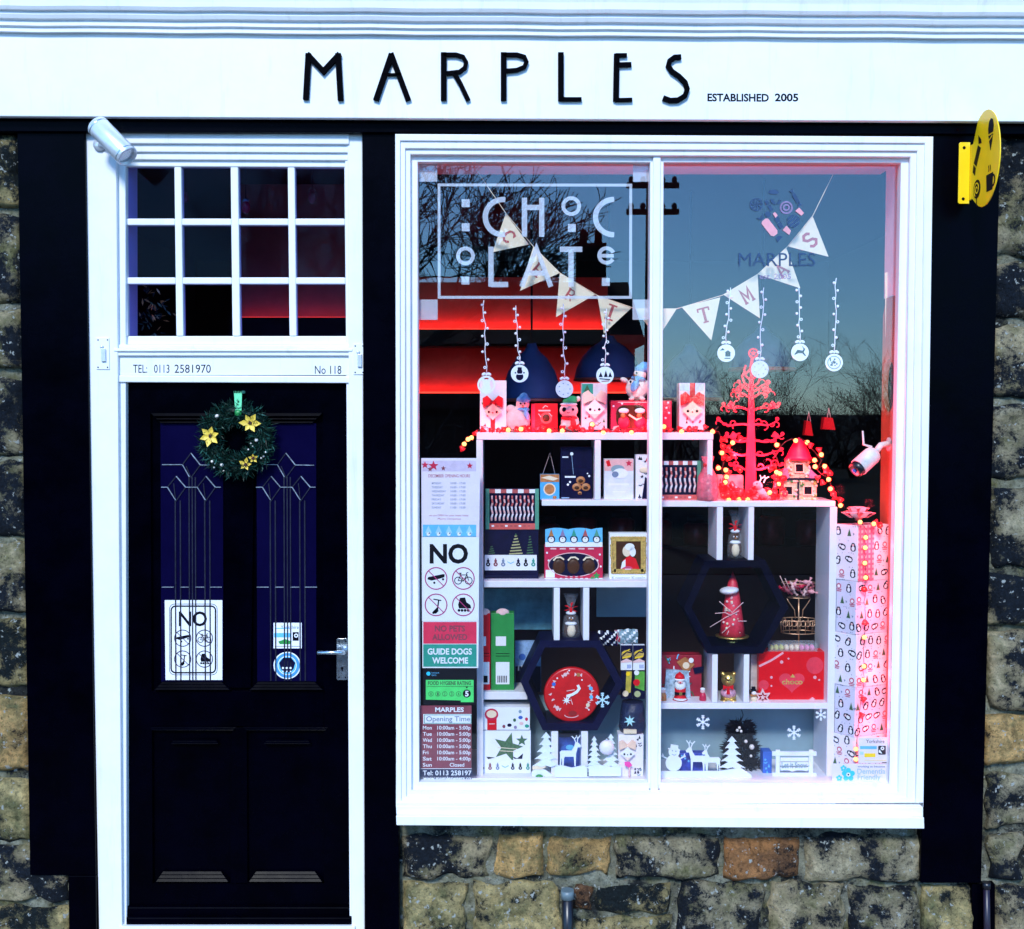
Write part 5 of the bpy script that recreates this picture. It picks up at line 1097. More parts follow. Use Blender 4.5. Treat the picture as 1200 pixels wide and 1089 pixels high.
m = MB(); m.ink(starp(595, 876, 18, .42, 5, 75), .15, STG); m.ink(starp(611.5, 868, 7, .42), .15, GREENTREE); m.stroke([(583, 876), (606, 878)], .8, .1488, .1494, CREAM); m.stroke([(586, 880), (604, 881)], .8, .1488, .1494, CREAM); m.ink([(600, 886), (606, 889), (613, 883), (612, 889.5), (603, 889.5)], .15, NAVY); m.ink([(570, 887), (573, 889.5), (580, 888), (572, 889.7)], .1494, NAVY); m.build('printed_stars', t)
icons(t, 562, 622, 898.5, .15, .85)
m = MB(); m.ink(rectp(563, 907, 621, 908.4), .15, BACKB); m.build('fold_line', t)
# ---- painted cut-outs on the left floor
def cutout_tree(name, label, x, yb, w_, h, Y, n=5, base=None, group=None):
    t = kit(name, label, 'cut-out', x, yb, Y, group)
    for i in range(n):
        y1 = yb - h * i / n; y0 = yb - h * (i + 1.35) / n; ww = w_ * (1 - .8 * i / n) / 2; p = [(x, max(y0, yb - h))]
        for q in range(7): p.append((x + ww - 2 * ww * q / 6, y1 - (1.6 if q % 2 else 0) - (0 if 0 < q < 6 else 1)))
        m = MB(); m.pp([p[0]] + p[1:], Y + .004 * i, Y + .004 * i + .005, WOODW); m.build('snowy_bough', t)
    if base: m = MB(); m.pp(base, Y - .006, Y - .001, WOODW); m.build('snow_drift', t)
    return t
cutout_tree('cutout_tree', 'white cut-out fir half hidden by the left lower upright', 640, 899, 32, 41, .11, 5, None, 'white cut-out firs')
t = kit('toy_scene', 'small green and orange toys on a snow drift under the left cut-out fir', 'decoration', 634, 916, .12)
m = MB(); m.pp([(623, 905), (630, 899), (640, 903), (648, 909), (648, 916), (623, 916)], .115, .122, WOODW); m.build('snow_drift', t); m = MB(); m.pe(632, 911, .11, 5, 3.5, .01, GREEN, 12); m.build('green_toy', t); m = MB(); m.pe(638, 913, .108, 3, 3, .008, CARAMEL, 10); m.build('orange_toy', t); m = MB(); m.pp([(624, 898), (634, 896), (640, 899), (634, 902), (624, 902)], .112, .115, CREAM); m.build('cream_roof', t)
def deer(m, x, y, s, Y, mt=WOODW, fl=1):
    q = lambda pts: [(x + fl * a * s, y + b_ * s) for a, b_ in pts]
    m.pp(q([(-10, -4), (-8, -6), (4, -6), (7, -11), (8, -15), (11, -16), (15, -12), (14, -10), (11, -10), (9, -2), (9, 0), (8.6, 12), (7.2, 12), (6.4, 1), (-4, 1), (-5, 3), (-5.6, 12), (-7, 12), (-7.4, 3), (-8, 3), (-8.6, 12), (-10, 12), (-9.6, 0)]), Y, Y + .005, mt)
    m.stroke(q([(9, -15), (7, -20), (4, -23)]), 1.1 * s, Y + .0005, Y + .0045, mt); m.stroke(q([(10.5, -15.5), (11, -20), (14, -24)]), 1.1 * s, Y + .0006, Y + .0044, mt); m.stroke(q([(7.2, -19.5), (9, -22)]), .9 * s, Y + .0007, Y + .0043, mt); m.stroke(q([(11, -20), (9.4, -24)]), .9 * s, Y + .0008, Y + .0042, mt)
t = kit('cutout_reindeer', 'white cut-out stag in front of a blue box between the lower uprights', 'cut-out', 668, 900, .10)
m = MB(); deer(m, 666, 886, 1.0, .10, fl=1); m.build('stag', t); m = MB(); m.pp([(650, 899), (658, 897), (670, 900), (684, 897), (690, 901), (690, 911), (650, 911)], .094, .099, WOODW); m.build('snow_drift', t)
t = kit('chocolate_box', 'deep blue carton behind the white stag between the lower uprights', 'chocolate box', 668, 916, .2)
m = MB(); m.pr(654.5, 864, 680.5, 906, .20, .26, mat('deep_blue_print', (.02, .07, .38), .45, var=.5, scale=40)); m.build('carton_body', t, .001); m = MB(); m.dot(665, 880, 9, .20, BLUE, 16, 7); m.dot(668, 876, 5, .1994, SKYB, 14, 3); m.build('printed_front', t)
m = MB(); m.pr(655, 906.2, 680, 916, .21, .25, NAVY); m.build('stand', t)
cutout_tree('cutout_tree', 'small white cut-out fir right of the lower uprights', 696.5, 899, 20, 36, .105, 6, None, 'white cut-out firs'); cutout_tree('cutout_tree', 'slightly taller white cut-out fir nearest the patterned gift bag', 716, 899, 22, 39, .10, 6, [(688, 899), (700, 896), (716, 899), (728, 897), (728, 910), (688, 910)], 'white cut-out firs')
t = kit('bauble', 'round pearly bauble resting between the two small cut-out firs', 'bauble', 711, 884, .09)
m = MB(); m.pe(711, 876, .09, 9, 9, .02, WRAPW, 18); m.build('ball', t); m = MB(); m.pe(711, 866.5, .09, 2, 1.4, .006, CHROME, 10); m.build('cap', t)
t = kit('patterned_box', 'small dark patterned carton under the two cut-out firs', 'chocolate box', 706, 916, .14)
m = MB(); m.pr(690, 905, 727, 916, .14, .2, BACKB); m.build('carton_body', t, .001); prints(t, 691, 906, 726, 915, .14, 9, 12, [NAVY, PAPER, TEAL])
for x, y, w2, mt, lab in ((712, 748, 11, NAVY, 'crumpled dark sweet packet lying behind the right tip of the left hexagon'), (735, 746, 12, BACKB, 'crumpled pale blue sweet packet above the gold cracker packets'), (724, 747, 4, CRIMSON, 'small crimson sweet packet wedged between two crumpled packets')):
    t = kit('crumpled_packet', lab, 'sweet packet', x, y + 9, .24); m = MB(); b_ = len(m.v); n1, n2 = 9, 7; gq = random.Random(int(x))
    for j in range(n2 + 1):
        for i in range(n1 + 1): q = at(x - w2 + 2 * w2 * i / n1, y - 8 + 16 * j / n2 + gq.uniform(-1, 1), .24); m.v.append(q + Vector((0, -.012 * math.sin(math.pi * i / n1) * math.sin(math.pi * j / n2) + gq.uniform(-.005, .005), 0)))
    for j in range(n2):
        for i in range(n1): m.face((b_ + j * (n1 + 1) + i, b_ + j * (n1 + 1) + i + 1, b_ + (j + 1) * (n1 + 1) + i + 1, b_ + (j + 1) * (n1 + 1) + i), mt if (i + j) % 4 else PAPER)
    pk = m.build('packet_body', t); md = pk.modifiers.new('thick', 'SOLIDIFY'); md.thickness = .004
# packets at the mullion
for i, (x0, x1) in enumerate(((727.5, 741), (742, 755.5))):
    t = carton('sweet_packet', ('left', 'right')[i] + ' one of two white packets printed with gold crackers, by the mullion', 'sweet packet', x0, 756, x1, 785.5, .16, .02, PAPER, 'gold cracker packets'); xm = (x0 + x1) / 2
    m = MB(); m.ink(rectp(x0, 756.3, x1, 775), .16, NAVY, .0004); m.dot(xm, 767, 6, .1594, GILT, 16, 5); m.stroke([(xm - 5, 769), (xm, 764), (xm + 5, 765)], 1.5, .1582, .1588, NAVY); m.stroke([(xm - 5, 771.5), (xm + 5, 769)], 1.2, .1582, .1588, YELLOW); m.stroke([(xm - 5, 765.5), (xm + 4, 761)], 1.0, .1582, .1588, YELLOW); m.ink([(x0, 775), (xm, 772), (x1, 774.8), (x1, 776), (x0, 777)], .1592, PALEPINK)
    for q in range(4): m.ink(rectp(x1 - 6 + q * 1.3, 779, x1 - 5.4 + q * 1.3, 783.5), .16, BLUE)
    m.build('printed_front', t)
for i, (x0, x1, mt, lab) in enumerate(((728, 741, mat('mustard_print', (.5, .40, .05), .45, var=.4, scale=30), 'dark packet with a mustard yellow stripe under the left cracker packet'), (742, 756, mat('leaf_green_print', (.10, .36, .04), .45, var=.4, scale=30), 'green packet with red and cream spots under the right cracker packet'))):
    t = carton('sweet_packet', lab, 'sweet packet', x0, 786.5, x1, 819, .16, .02, NAVY); m = MB()
    if i == 0: m.ink([(734, 787), (740.5, 787), (739, 812), (733, 812)], .16, mt); m.dot(736, 790, 2.5, .1594, YELLOW, 10); m.dot(733, 813, 3.6, .1594, CREAM, 12)
    else: m.ink([(744, 787), (755.5, 787), (755, 810), (744, 806)], .16, mt); m.dot(746, 800, 4, .1594, RED, 14); m.dot(746, 788.5, 3, .1594, PAPER, 12); m.dot(747, 813.5, 3.8, .1594, mat('pale_olive_print', (.42, .45, .22), .5), 12)
    m.build('printed_front', t)
t = kit('sweet_sack', 'dark navy cellophane sack of sweets with a pale ice star, near the mullion', 'sweet bag', 741, 860, .15)
m = MB(); m.lathe([(.045, 0), (.052, .03), (.046, .09), (.04, .125)], at(741, 860, .17), mat('navy_cellophane', (.015, .022, .07), .2, alpha=.85, var=.5, bump=1, bscale=50), 14); m.build('sack', t)
m = MB(); m.ink(starp(738, 845, 7, .4, 7), .115, mat('ice_star_card', (.42, .75, .78), .5), .001); m.build('ice_star', t); m = MB(); m.pr(731, 855.5, 746, 860, .11, .125, CREAM); m.build('label', t)
t = carton('gift_box', 'white gift bag with peach bow, paper face and pink heart beside the mullion', 'gift bag', 724.5, 861, 754, 916, .12, .06, WRAPW, body='bag')
prints(t, 742, 862, 753, 880, .12, 6, 21, [NAVY, INKB]); prints(t, 741, 898, 753, 915, .12, 10, 22, [NAVY, BACKB]); bowface(t, 735.5, 874, 10, .12, mat('peach_ribbon', (.8, .55, .42), .5), PAPER, False); m = MB(); m.ink([(732, 893), (738, 893), (741, 897), (737, 900), (732, 897)], .098, mat('hot_pink_felt', (.85, .05, .35), .7), .002); m.build('heart', t); m = MB(); m.tube([at(737.5, 899, .10), at(737.5, 912, .10)], .004, PALEPINK, 6); m.pe(737.5, 914, .10, 3, 1.6, .008, PAPER, 8); m.build('stick', t)
# ================================================================== right half of the display
# red cut-out tree
t = kit('laser_cut_tree', 'red cut-out wooden tree with curling branches and a star, lit by fairy lights', 'decoration', 880, 586, .20)
YL = .20
m = MB(); m.pp([(878.2, 442), (883, 442), (886.6, 586), (873, 586)], YL, YL + .006, LASER); m.build('trunk', t)
def curl(m, x, y, s, a, n=9, turn=250):
    p = [(x, y)]; d_ = a
    for i in range(n): d_ += turn / n; p.append((p[-1][0] + s * math.cos(R(d_)) * (1 - i / n * .6), p[-1][1] - s * math.sin(R(d_)) * (1 - i / n * .6)))
    m.stroke(p, 1.05, YL + .0005, YL + .0055, LASER)
for i, (y, xl_, xr_, up) in enumerate(((455, 866, 900, 9), (462, 860, 902, 6), (478, 848, 913, 5), (497, 842, 911, 5), (516, 852, 917, 6), (531, 850, 916, 4), (547, 856, 917, 4))):
    m = MB()
    for sg, xe in ((-1, xl_), (1, xr_)):
        x0 = 880.5; w_ = abs(xe - x0); pth = [(x0, y + 2)] + [(x0 + sg * w_ * q / 8, y + 2 - up * (q / 8) ** 2 + 1.6 * math.sin(q * .9 + i)) for q in range(1, 9)]
        m.stroke(pth, 2.7, YL + .0002, YL + .0058, LASER, w1=1.2)
        for q in (3, 5, 7):
            bx, by = pth[q]; curl(m, bx, by, 2.1, (60 if sg > 0 else 120) + g.uniform(-20, 20), 8, g.choice((-1, 1)) * g.uniform(120, 260))
            if q > 3: curl(m, bx, by, 1.5, (-60 if sg > 0 else -120) + g.uniform(-20, 20), 7, g.choice((-1, 1)) * g.uniform(120, 240))
        m.ring(pth[-1][0], pth[-1][1] - 2, .9, 2.2, YL + .001, LASER, 10, t=.003)
        if i in (1, 2, 4):
            bx, by = pth[6]; m.pp([(bx - 4, by - 3), (bx, by - 9), (bx + 5, by - 5), (bx + 3, by - 1)], YL + .0007, YL + .0053, LASER)
    m.build('branch', t)
for i, (y, r) in enumerate(((444, 9), (436, 7))):
    m = MB()
    for sg in (-1, 1): m.stroke([(880.5, y + 10), (880.5 + sg * r * .9, y + 5), (880.5 + sg * r * 1.2, y - 3), (880.5 + sg * r * .9, y - 8)], 2.2, YL + .0003 + .0001 * i, YL + .0057, LASER)
    m.build('branch', t)
m = MB(); m.stroke(circ(883, 414, 5.2, 14), 2.0, YL, YL + .006, LASER, True); m.pp(starp(883, 414, 4.4, .45), YL + .0003, YL + .0057, LASER); m.stroke([(881, 442), (880, 430), (882, 419)], 3.4, YL + .0004, YL + .0056, LASER); m.stroke([(874, 438), (880, 432), (884, 426)], 2.4, YL + .0006, YL + .0054, LASER); m.build('star', t)
m = MB(); m.pr(866, 583.8, 894, 587, .17, .24, LASER); m.build('foot', t, .001)
# things at the foot of the tree
t = carton('gift_box', 'pale pink patterned carton lit red behind the foot of the cut-out tree', 'gift box', 841, 557, 871, 586.5, .235, .05, PINK)
prints(t, 842, 558, 870, 585, .235, 10, 31, [DKRED, CRIMSON])
m = MB(); m.pp([(842, 570), (848, 566), (857, 574), (866, 571), (868, 582), (856, 586), (845, 582)], .222, .233, RED); m.build('bow', t)
t = kit('plush_reindeer', 'small pink plush reindeer with pale antlers sitting right of the cut-out tree', 'soft toy', 893, 587, .17)
fig(t, 'plush_body', [(892, 579, 8, 7, .022, .17, PINK), (888, 569, 6, 5, .02, .165, PALEPINK, 30), (899, 583, 5, 3, .012, .16, PINK), (885, 583, 4, 3, .012, .16, PINK)], .0022)
m = MB()
for s_ in (0, 5): m.stroke([(890 + s_, 566), (892 + s_, 561), (896 + s_, 559)], 1.3, .158, .162, PAPER); m.stroke([(892 + s_, 561), (891 + s_, 557)], 1.1, .1582, .1618, PAPER)
m.build('antlers', t); m = MB(); m.pe(884.5, 570.5, .148, 1.5, 1.4, .004, RED, 8); m.pe(887, 567, .148, .8, .9, .003, INKB, 6); m.build('face', t)
t = kit('tinsel_garland', 'red tinsel garland heaped round the foot of the cut-out tree', 'garland', 870, 587, .15)
TINS = mat('red_tinsel', (.75, .02, .04), .3, metal=.4, var=.3)
m = MB()
for i in range(420):
    x = 846 + 70 * g.random(); hh = 10 if x < 900 else 7; c = at(x, 586.5 - abs(g.gauss(0, hh * .5)), .15 + g.uniform(-.02, .03)); d_ = Vector((g.gauss(0, 1), g.gauss(0, 1), g.gauss(0, 1))).normalized(); s_ = d_.orthogonal().normalized() * .0012
    b_ = len(m.v); m.v += [c - s_, c + s_, c + d_ * .018]; m.face((b_, b_ + 1, b_ + 2), TINS)
m.build('tinsel', t)
t = kit('tinsel_garland', 'thin red tinsel garland strewn along the left top shelf among the lights', 'garland', 700, 507, .15)
m = MB()
for i in range(520):
    x = 562 + 276 * g.random(); c = at(x, 507.3 - abs(g.gauss(0, 2.4)), .14 + g.uniform(-.012, .012)); d_ = Vector((g.gauss(0, 1), g.gauss(0, 1), g.gauss(0, .7))).normalized(); s_ = d_.orthogonal().normalized() * .0011
    b_ = len(m.v); m.v += [c - s_, c + s_, c + d_ * .016]; m.face((b_, b_ + 1, b_ + 2), TINS)
m.build('tinsel', t)
# sweet house
YH = .17
t = kit('sweet_house', 'small sweet-covered model house with red pointed roof and three dark windows', 'model house', 936, 587, YH)
CRM = mat('icing_wall', (.62, .55, .36), .7, var=.3, scale=80, bump=.6, bscale=200)
m = MB(); m.pr(918, 562.5, 934.5, 586.5, YH, YH + .06, CRM); m.build('lower_wall', t, .002); m = MB(); m.pr(936.5, 562.5, 957, 586.5, YH, YH + .06, CRM); m.build('lower_wall', t, .002); m = MB(); m.pr(923.5, 538, 948, 560.5, YH, YH + .06, CRM); m.build('upper_wall', t, .002)
m = MB(); m.pr(914, 560.7, 962, 562.3, YH - .01, YH + .06, HEXNAVY); m.pr(934.7, 562.5, 936.3, 586.5, YH - .004, YH + .05, HEXNAVY); m.build('timber', t)
a_, b_, c_ = at(922, 539, YH - .012), at(950, 539, YH - .012), at(936, 518, YH + .02); dd = Vector((0, .07, 0))
m = MB(); m.lathe([(.056, 0), (.046, .014), (.036, .038), (.02, .066), (.007, .082), (0, .086)], at(936, 539, YH + .03), CRIMSON, 16); m.build('roof', t)
for x0, x1 in ((914, 926), (948, 962)):
    m = MB(); m.pp([(x0, 561), (x1, 561), ((x0 + x1) / 2 + (3 if x0 < 930 else -6), 549)], YH - .006, YH + .05, VINYLM); m.build('side_gable', t)
for (x, y) in ((937, 548.5), (924, 575), (947, 575)):
    m = MB(); m.pr(x - 4.6, y - 4.6, x + 4.6, y + 4.6, YH - .004, YH - .0005, INKB); w_ = m.build('window', t); m = MB(); m.stroke(rectp(x - 5, y - 5, x + 5, y + 5), 1.1, YH - .008, YH - .0042, CREAM, True); m.build('window_frame', w_)
m = MB()
for i in range(60):
    x = g.choice((g.uniform(915, 922), g.uniform(928, 935), g.uniform(938, 942), g.uniform(952, 959), g.uniform(916, 958))); y = g.uniform(564, 586) if not (x > 920 and g.random() < .5) else g.choice((564, 585)) + g.uniform(-1, 1)
    m.pe(x, y, YH - .004, g.uniform(1.2, 2), g.uniform(1.1, 1.8), .004, (CRM, GREEN, CREAM, mat('lime_sweet', (.30, .42, .10), .3) if i == 0 else bpy.data.materials['lime_sweet'], CREAM, PALEPINK)[i % 6], 8)
for i in range(26): m.pe(g.choice((g.uniform(923, 928), g.uniform(944, 949))), g.uniform(540, 559), YH - .003, 1.6, 1.5, .004, (CREAM, PALEPINK, CARAMEL)[i % 3], 8)
m.build('sweet_studs', t)
# inside camera on the plywood panel
t = kit('security_camera', 'white indoor security camera with stub aerial fixed to the plywood side panel', 'camera', 1043, 524, .12)
m = MB(); a, b = at(1026, 530, .06), at(1006, 548, .03); ax = (b - a).normalized(); l_ = (b - a).length
m.lathe([(0, 0), (.022, .002), (.030, .010), (.033, .022), (.033, l_)], a, PLASTICW, 22, ax); m.build('body', t)
m = MB(); m.lathe([(.029, 0), (.030, .004), (.029, .022), (.02, .024), (0, .024)], b - ax * .003, PLASTICB, 22, ax); hd_ = m.build('lens_hood', t); m = MB(); m.lathe([(.010, .0215), (.009, .026), (0, .027)], b, BLUE, 14, ax); m.build('lens', hd_)
m = MB(); m.tube([a - ax * .002, at(1032, 522, .07), at(1041, 520, .09), Vector((xr - .004, .11, at(1045, 521, .1).z))], [.012, .012, .011, .012], PLASTICW, 10); m.lathe([(0, 0), (.026, 0), (.026, .006), (0, .008)], Vector((xr - .0025, .115, at(1045, 521, .1).z)), PLASTICW, 18, (-1, 0, 0)); m.build('bracket', t)
m = MB(); m.tube([a + ax * .02 + Vector((0, 0, .03)), at(1012, 521, .06), at(1011, 505, .06)], [.005, .0045, .003], PLASTICW, 8); m.build('aerial', t)

# gift tower of five penguin printed boxes turned edge-on
GREYPRINT = mat('penguin_paper', (.76, .74, .82), .5, var=.04); GREYP2 = mat('penguin_paper_lilac', (.64, .64, .78), .5, var=.04)
ys = [(616, 681.5), (681.5, 744), (744, 806), (806, 864), (864, 918)]
for i, (y0, y1) in enumerate(ys):
    ex = 1004.5 - i * .6; x_l = 978.5 - i * .9; x_r = 1042.5 - i * .6
    if i % 2: ex -= 1; x_l += 2; x_r -= 1.5
    A = at(ex, (y0 + y1) / 2, .055); L_p = at(x_l, (y0 + y1) / 2, .125); R_p = at(x_r, (y0 + y1) / 2, .115); z0, z1 = at(ex, y1, .06).z + .0005, at(ex, y0, .06).z - .0005
    if i == 4: z0 = zs
    lv = L_p - A; rv = R_p - A; lv.z = rv.z = 0
    lab = ('topmost penguin gift box with a checked ribbon and pink rosette', 'second penguin gift box from the top, under the ribboned one', 'middle box of the penguin gift tower', 'fourth penguin gift box from the top of the tower', 'lowest penguin gift box, behind the two stickers')[i]
    t = thing('penguin_gift_box', lab, 'gift box', (A.x, A.y, z0), 'stacked penguin gift boxes')
    PT = GREYPRINT if i % 2 == 0 else GREYP2
    m = MB(); m.prism([Vector((A.x, A.y, z0)), Vector((A.x + rv.x, A.y + rv.y, z0)), Vector((A.x + lv.x + rv.x, A.y + lv.y + rv.y, z0)), Vector((A.x + lv.x, A.y + lv.y, z0))], (0, 0, z1 - z0), PT); m.build('box_body', t, .0015)
    def facep(vec, u, z, n_, lift): return Vector((A.x + vec.x * u, A.y + vec.y * u, z0 + (z1 - z0) * z)) + n_ * lift
    for vec, cols in ((lv, 2), (rv, 3)):
        nrm = Vector((vec.y, -vec.x, 0)).normalized(); nrm = nrm if nrm.y < 0 else -nrm; ln = vec.length; m = MB(); rows = 4; cols = cols if vec is lv else 4
        for r_ in range(rows):
            for c in range(cols):
                u = (c + .5 + (.22 if r_ % 2 else -.14)) / cols; z = (r_ + .5 + g.uniform(-.1, .1)) / rows; s_ = .0138; k = (r_ * 3 + c * 2 + i) % 5
                if i == 0 and vec is rv and u < .45: continue
                mk = (NAVY, NAVY, mat('soft_red_print', (.5, .08, .14), .5) if 'soft_red_print' not in bpy.data.materials else bpy.data.materials['soft_red_print'], NAVY, GREENTREE)[k]
                F2 = lambda p, lift: m.prism([facep(vec, u + x * s_ / ln, z - y * s_ / (z1 - z0), nrm, lift) for x, y in p], nrm * .0003, mk2)
                mk2 = mk
                if k == 4: F2([(0, -1.1), (.6, .9), (-.6, .9)], .0004); mk2 = INKG; F2([(-1.6, .2), (-1.1, .0), (-1.2, .7)], .0004)
                elif k == 2:
                    F2(circ(0, -.3, .75, 12, .75), .0004); F2(rectp(-.9, .5, .9, .75), .0004); F2(rectp(-.7, .95, .7, 1.2), .0004); mk2 = PAPER; F2(circ(0, -.25, .45, 10), .0008)
                else:
                    a_ = R(g.choice((0, 0, 25, -20, 70)))
                    rt = lambda p: [(x * math.cos(a_) - y * math.sin(a_), x * math.sin(a_) + y * math.cos(a_)) for x, y in p]
                    F2(rt([(-.35, -1.2), (.35, -1.2), (.8, -.3), (.8, .7), (.35, 1.1), (-.35, 1.1), (-.8, .7), (-.8, -.3)]), .0004); mk2 = PAPER; F2(rt(circ(0, .3, .46, 12, .62)), .0008); mk2 = PALEPINK if k == 1 else PAPER; F2(rt(circ(0, -.62, .34, 10, .28)), .0008)
                for q in range(2):
                    mk2 = INKG; x_, y_ = g.uniform(-1.8, 1.8), g.choice((-1.7, 1.7)); F2(circ(x_, y_, .13, 6), .0004)
        m.build('printed_penguins', t)
    if i == 0:
        CH1 = mat('check_ribbon', (.72, .16, .26), .6); nrm = Vector((rv.y, -rv.x, 0)).normalized(); nrm = nrm if nrm.y < 0 else -nrm; m = MB()
        P = lambda u0, u1, z0_, z1_, l, mt: m.prism([facep(rv, u0, z0_, nrm, l), facep(rv, u1, z0_, nrm, l), facep(rv, u1, z1_, nrm, l), facep(rv, u0, z1_, nrm, l)], nrm * .0004, mt)
        P(.02, .50, 0, 1, .0012, PALEPINK)
        for q in range(4): P(.05 + q * .115, .105 + q * .115, 0, 1, .0018, CH1)
        for q in range(11): P(.02, .50, q / 11 + .01, q / 11 + .05, .0024, CH1)
        m.build('check_ribbon', t)
        m = MB(); RO = mat('pink_rosette_ribbon', (.82, .30, .36), .35, sheen=.3); cc = at(1006, 610, .075)
        for ly in range(3):
            for q in range(9 - ly * 2):
                a_ = 6.283 * q / (9 - ly * 2) + ly * .4; d_ = Vector((math.cos(a_), math.sin(a_) * .8, .45 + .55 * ly)).normalized(); r_ = .068 - .012 * ly; up = Vector((0, 0, 1)); sd_ = d_.cross(up).normalized() * .012
                p0_ = cc + Vector((0, 0, .006 * ly)); p1_ = p0_ + d_ * r_ * .6 + up * .014; p2_ = p0_ + d_ * r_; p3_ = p0_ + d_ * r_ * .5 - up * .004
                for s0, s1 in ((p0_, p1_), (p1_, p2_), (p2_, p3_)):
                    b_ = len(m.v); m.v += [s0 - sd_, s0 + sd_, s1 + sd_, s1 - sd_]; m.face((b_, b_ + 1, b_ + 2, b_ + 3), RO, True)
        m.build('rosette', t)

# red sweet cone in the right hexagon
t = kit('sweet_cone', 'red cone of sweets with a white fur hat trim in the dark hexagon', 'sweet decoration', 858, 746, .2)
k = pxm(.2); m = MB(); m.lathe([(15.5 * k, 0), (13 * k, 16 * k), (9 * k, 44 * k), (5.5 * k, 62 * k), (0, 76 * k)], at(858, 744, .2), mat('red_sweet_paper', (.68, .03, .06), .4, var=.3, scale=50), 20); m.build('cone', t)
m = MB(); m.pe(854.5, 692, .185, 11.5, 4.5, .04, WRAPW, 14, -6); m.build('fur_band', t); m = MB(); m.pe(858.5, 684, .2, 4, 6, .015, CRIMSON, 12, 15); m.pe(856.5, 676, .2, 2.2, 2.4, .006, NAVY, 8); m.build('hat_tip', t)
m = MB(); g3 = random.Random(3)
for i in range(22):
    f_ = g3.random(); y = 742 - f_ * 42; hw = (14.5 - f_ * 6.5); x = 858 + g3.uniform(-.85, .85) * hw; Yq = .2 - math.sqrt(max(hw * hw - (x - 858) ** 2, 1)) * k
    m.pe(x, y, Yq, 1.6, 1.6, .005, (PALEPINK, CREAM, PINK)[i % 3], 8)
m.build('pearl_sweets', t)
m = MB()
for pts in ([(843, 705), (858, 718), (871, 706)], [(838, 719), (850, 718), (857, 722)], [(832, 735), (850, 724), (866, 716)], [(846, 742), (862, 728), (875, 728)], [(852, 744), (856, 735)]): m.tube([at(x, y, .155 + .01 * (i_ % 2)) for i_, (x, y) in enumerate(pts)], .0016, PALEPINK, 5)
m.build('sugar_strands', t)
m = MB(); m.lathe([(.03, -.034), (.022, -.030), (.016, -.012), (.062, -.004), (.064, 0), (0, .001)], at(858, 745, .2), GOLD, 24); m.build('gold_stand', t)
# left compartment: red box, santa, small figures
t = carton('chocolate_box', 'dark red carton with pale swirls behind the ceramic Santa', 'chocolate box', 775, 768, 822, 823.5, .22, .06, mat('wine_red_card', (.34, .01, .03), .45, var=.2))
m = MB()
for i in range(24): x, y = g.uniform(776, 808), g.uniform(770, 812); m.stroke([(x, y), (x + g.uniform(-5, 5), y + g.uniform(-5, 5)), (x + g.uniform(-7, 7), y + g.uniform(-6, 6))], 1.2, .2188 - .0002 * i, .22 - .0002 * i, (BACKB, SKYB, PAPER, GREENTREE)[i % 4])
m.pp([(793, 776), (803, 770), (814, 779), (804, 790)], .212, .2145, CARAMEL); m.dot(804, 780, 4, .2118, CREAM, 12); m.dot(810, 774, 3, .2118, PAPER, 10); m.pp([(812, 783), (825, 781), (824, 788), (814, 790)], .213, .2155, NAVY); m.build('printed_front', t)
t = kit('santa_figure', 'ceramic Santa figurine with round face and white beard, left of the gold bear', 'figurine', 797.5, 824, .17)
k = pxm(.17); m = MB(); m.lathe([(9 * k, 0), (9.4 * k, 3 * k), (6.5 * k, 8 * k), (6.6 * k, 18 * k), (4 * k, 22 * k), (0, 23 * k)], at(797, 823.5, .17), RED, 18); m.build('coat', t)
m = MB(); m.pe(797, 803, .165, 6.8, 7.5, .02, PAPER, 14); m.build('beard', t); m = MB(); m.pe(797.3, 799.5, .150, 3.6, 3, .008, PALEPINK, 10); m.pe(797.3, 800.3, .143, 1.2, 1, .003, RED, 6); m.build('face', t)
m = MB(); m.lathe([(6.6 * k, 0), (5 * k, 5 * k), (0, 9 * k)], at(796.5, 796, .165), RED, 14); m.pe(796.5, 796, .163, 7.2, 2, .022, PAPER, 14); m.build('hat', t); m = MB(); m.pr(791, 812, 803.5, 814.5, .146, .16, INKB); m.pr(796, 811.5, 799.5, 815, .1445, .1455, GOLD); m.build('belt', t); m = MB(); m.pe(797, 819, .16, 8, 1.3, .03, PAPER, 14); m.build('coat_hem', t)
t = kit('carrier_bag', 'pale patterned bag standing behind the ceramic Santa', 'gift bag', 797, 824, .205); m = MB(); m.pp([(781, 785), (807, 787), (810, 823.5), (778, 823.5)], .197, .215, mat('misty_blue_print', (.35, .48, .60), .5, var=.5, scale=60)); m.build('bag', t)
for x, lab in ((823.5, 'tiny Santa figure at the right of the wine red carton'), (777, 'tiny brown figure beside the mullion')):
    t = kit('small_figure', lab, 'figurine', x, 823.5, .16); m = MB(); mt_ = CRIMSON if x > 800 else CARAMEL; m.lathe([(4.2 * k, 0), (4 * k, 8 * k), (2.6 * k, 12 * k), (0, 13 * k)], at(x, 823.3, .16), mt_, 12); m.build('body', t); m = MB(); m.pe(x, 810, .158, 3, 3, .009, PALEPINK, 10); m.pe(x, 807.5, .158, 3.2, 1.6, .01, PAPER, 10); m.build('head', t)
t = kit('gold_bear', 'gold foil chocolate teddy bear with red ribbon and pink coat, between uprights', 'chocolate figure', 853.5, 824, .17)
fig(t, 'foil_body', [(853.5, 814, 9.5, 9.5, .028, .175, GOLD), (853.5, 796, 8.5, 8.5, .027, .172, GOLD), (847, 789.5, 2.8, 2.8, .010, .175, GOLD), (860, 789.5, 2.8, 2.8, .010, .175, GOLD), (853, 799, 4, 3, .012, .148, GOLD), (848, 821, 4.5, 2.6, .02, .160, GOLD), (859, 821, 4.5, 2.6, .02, .160, GOLD)], .002)
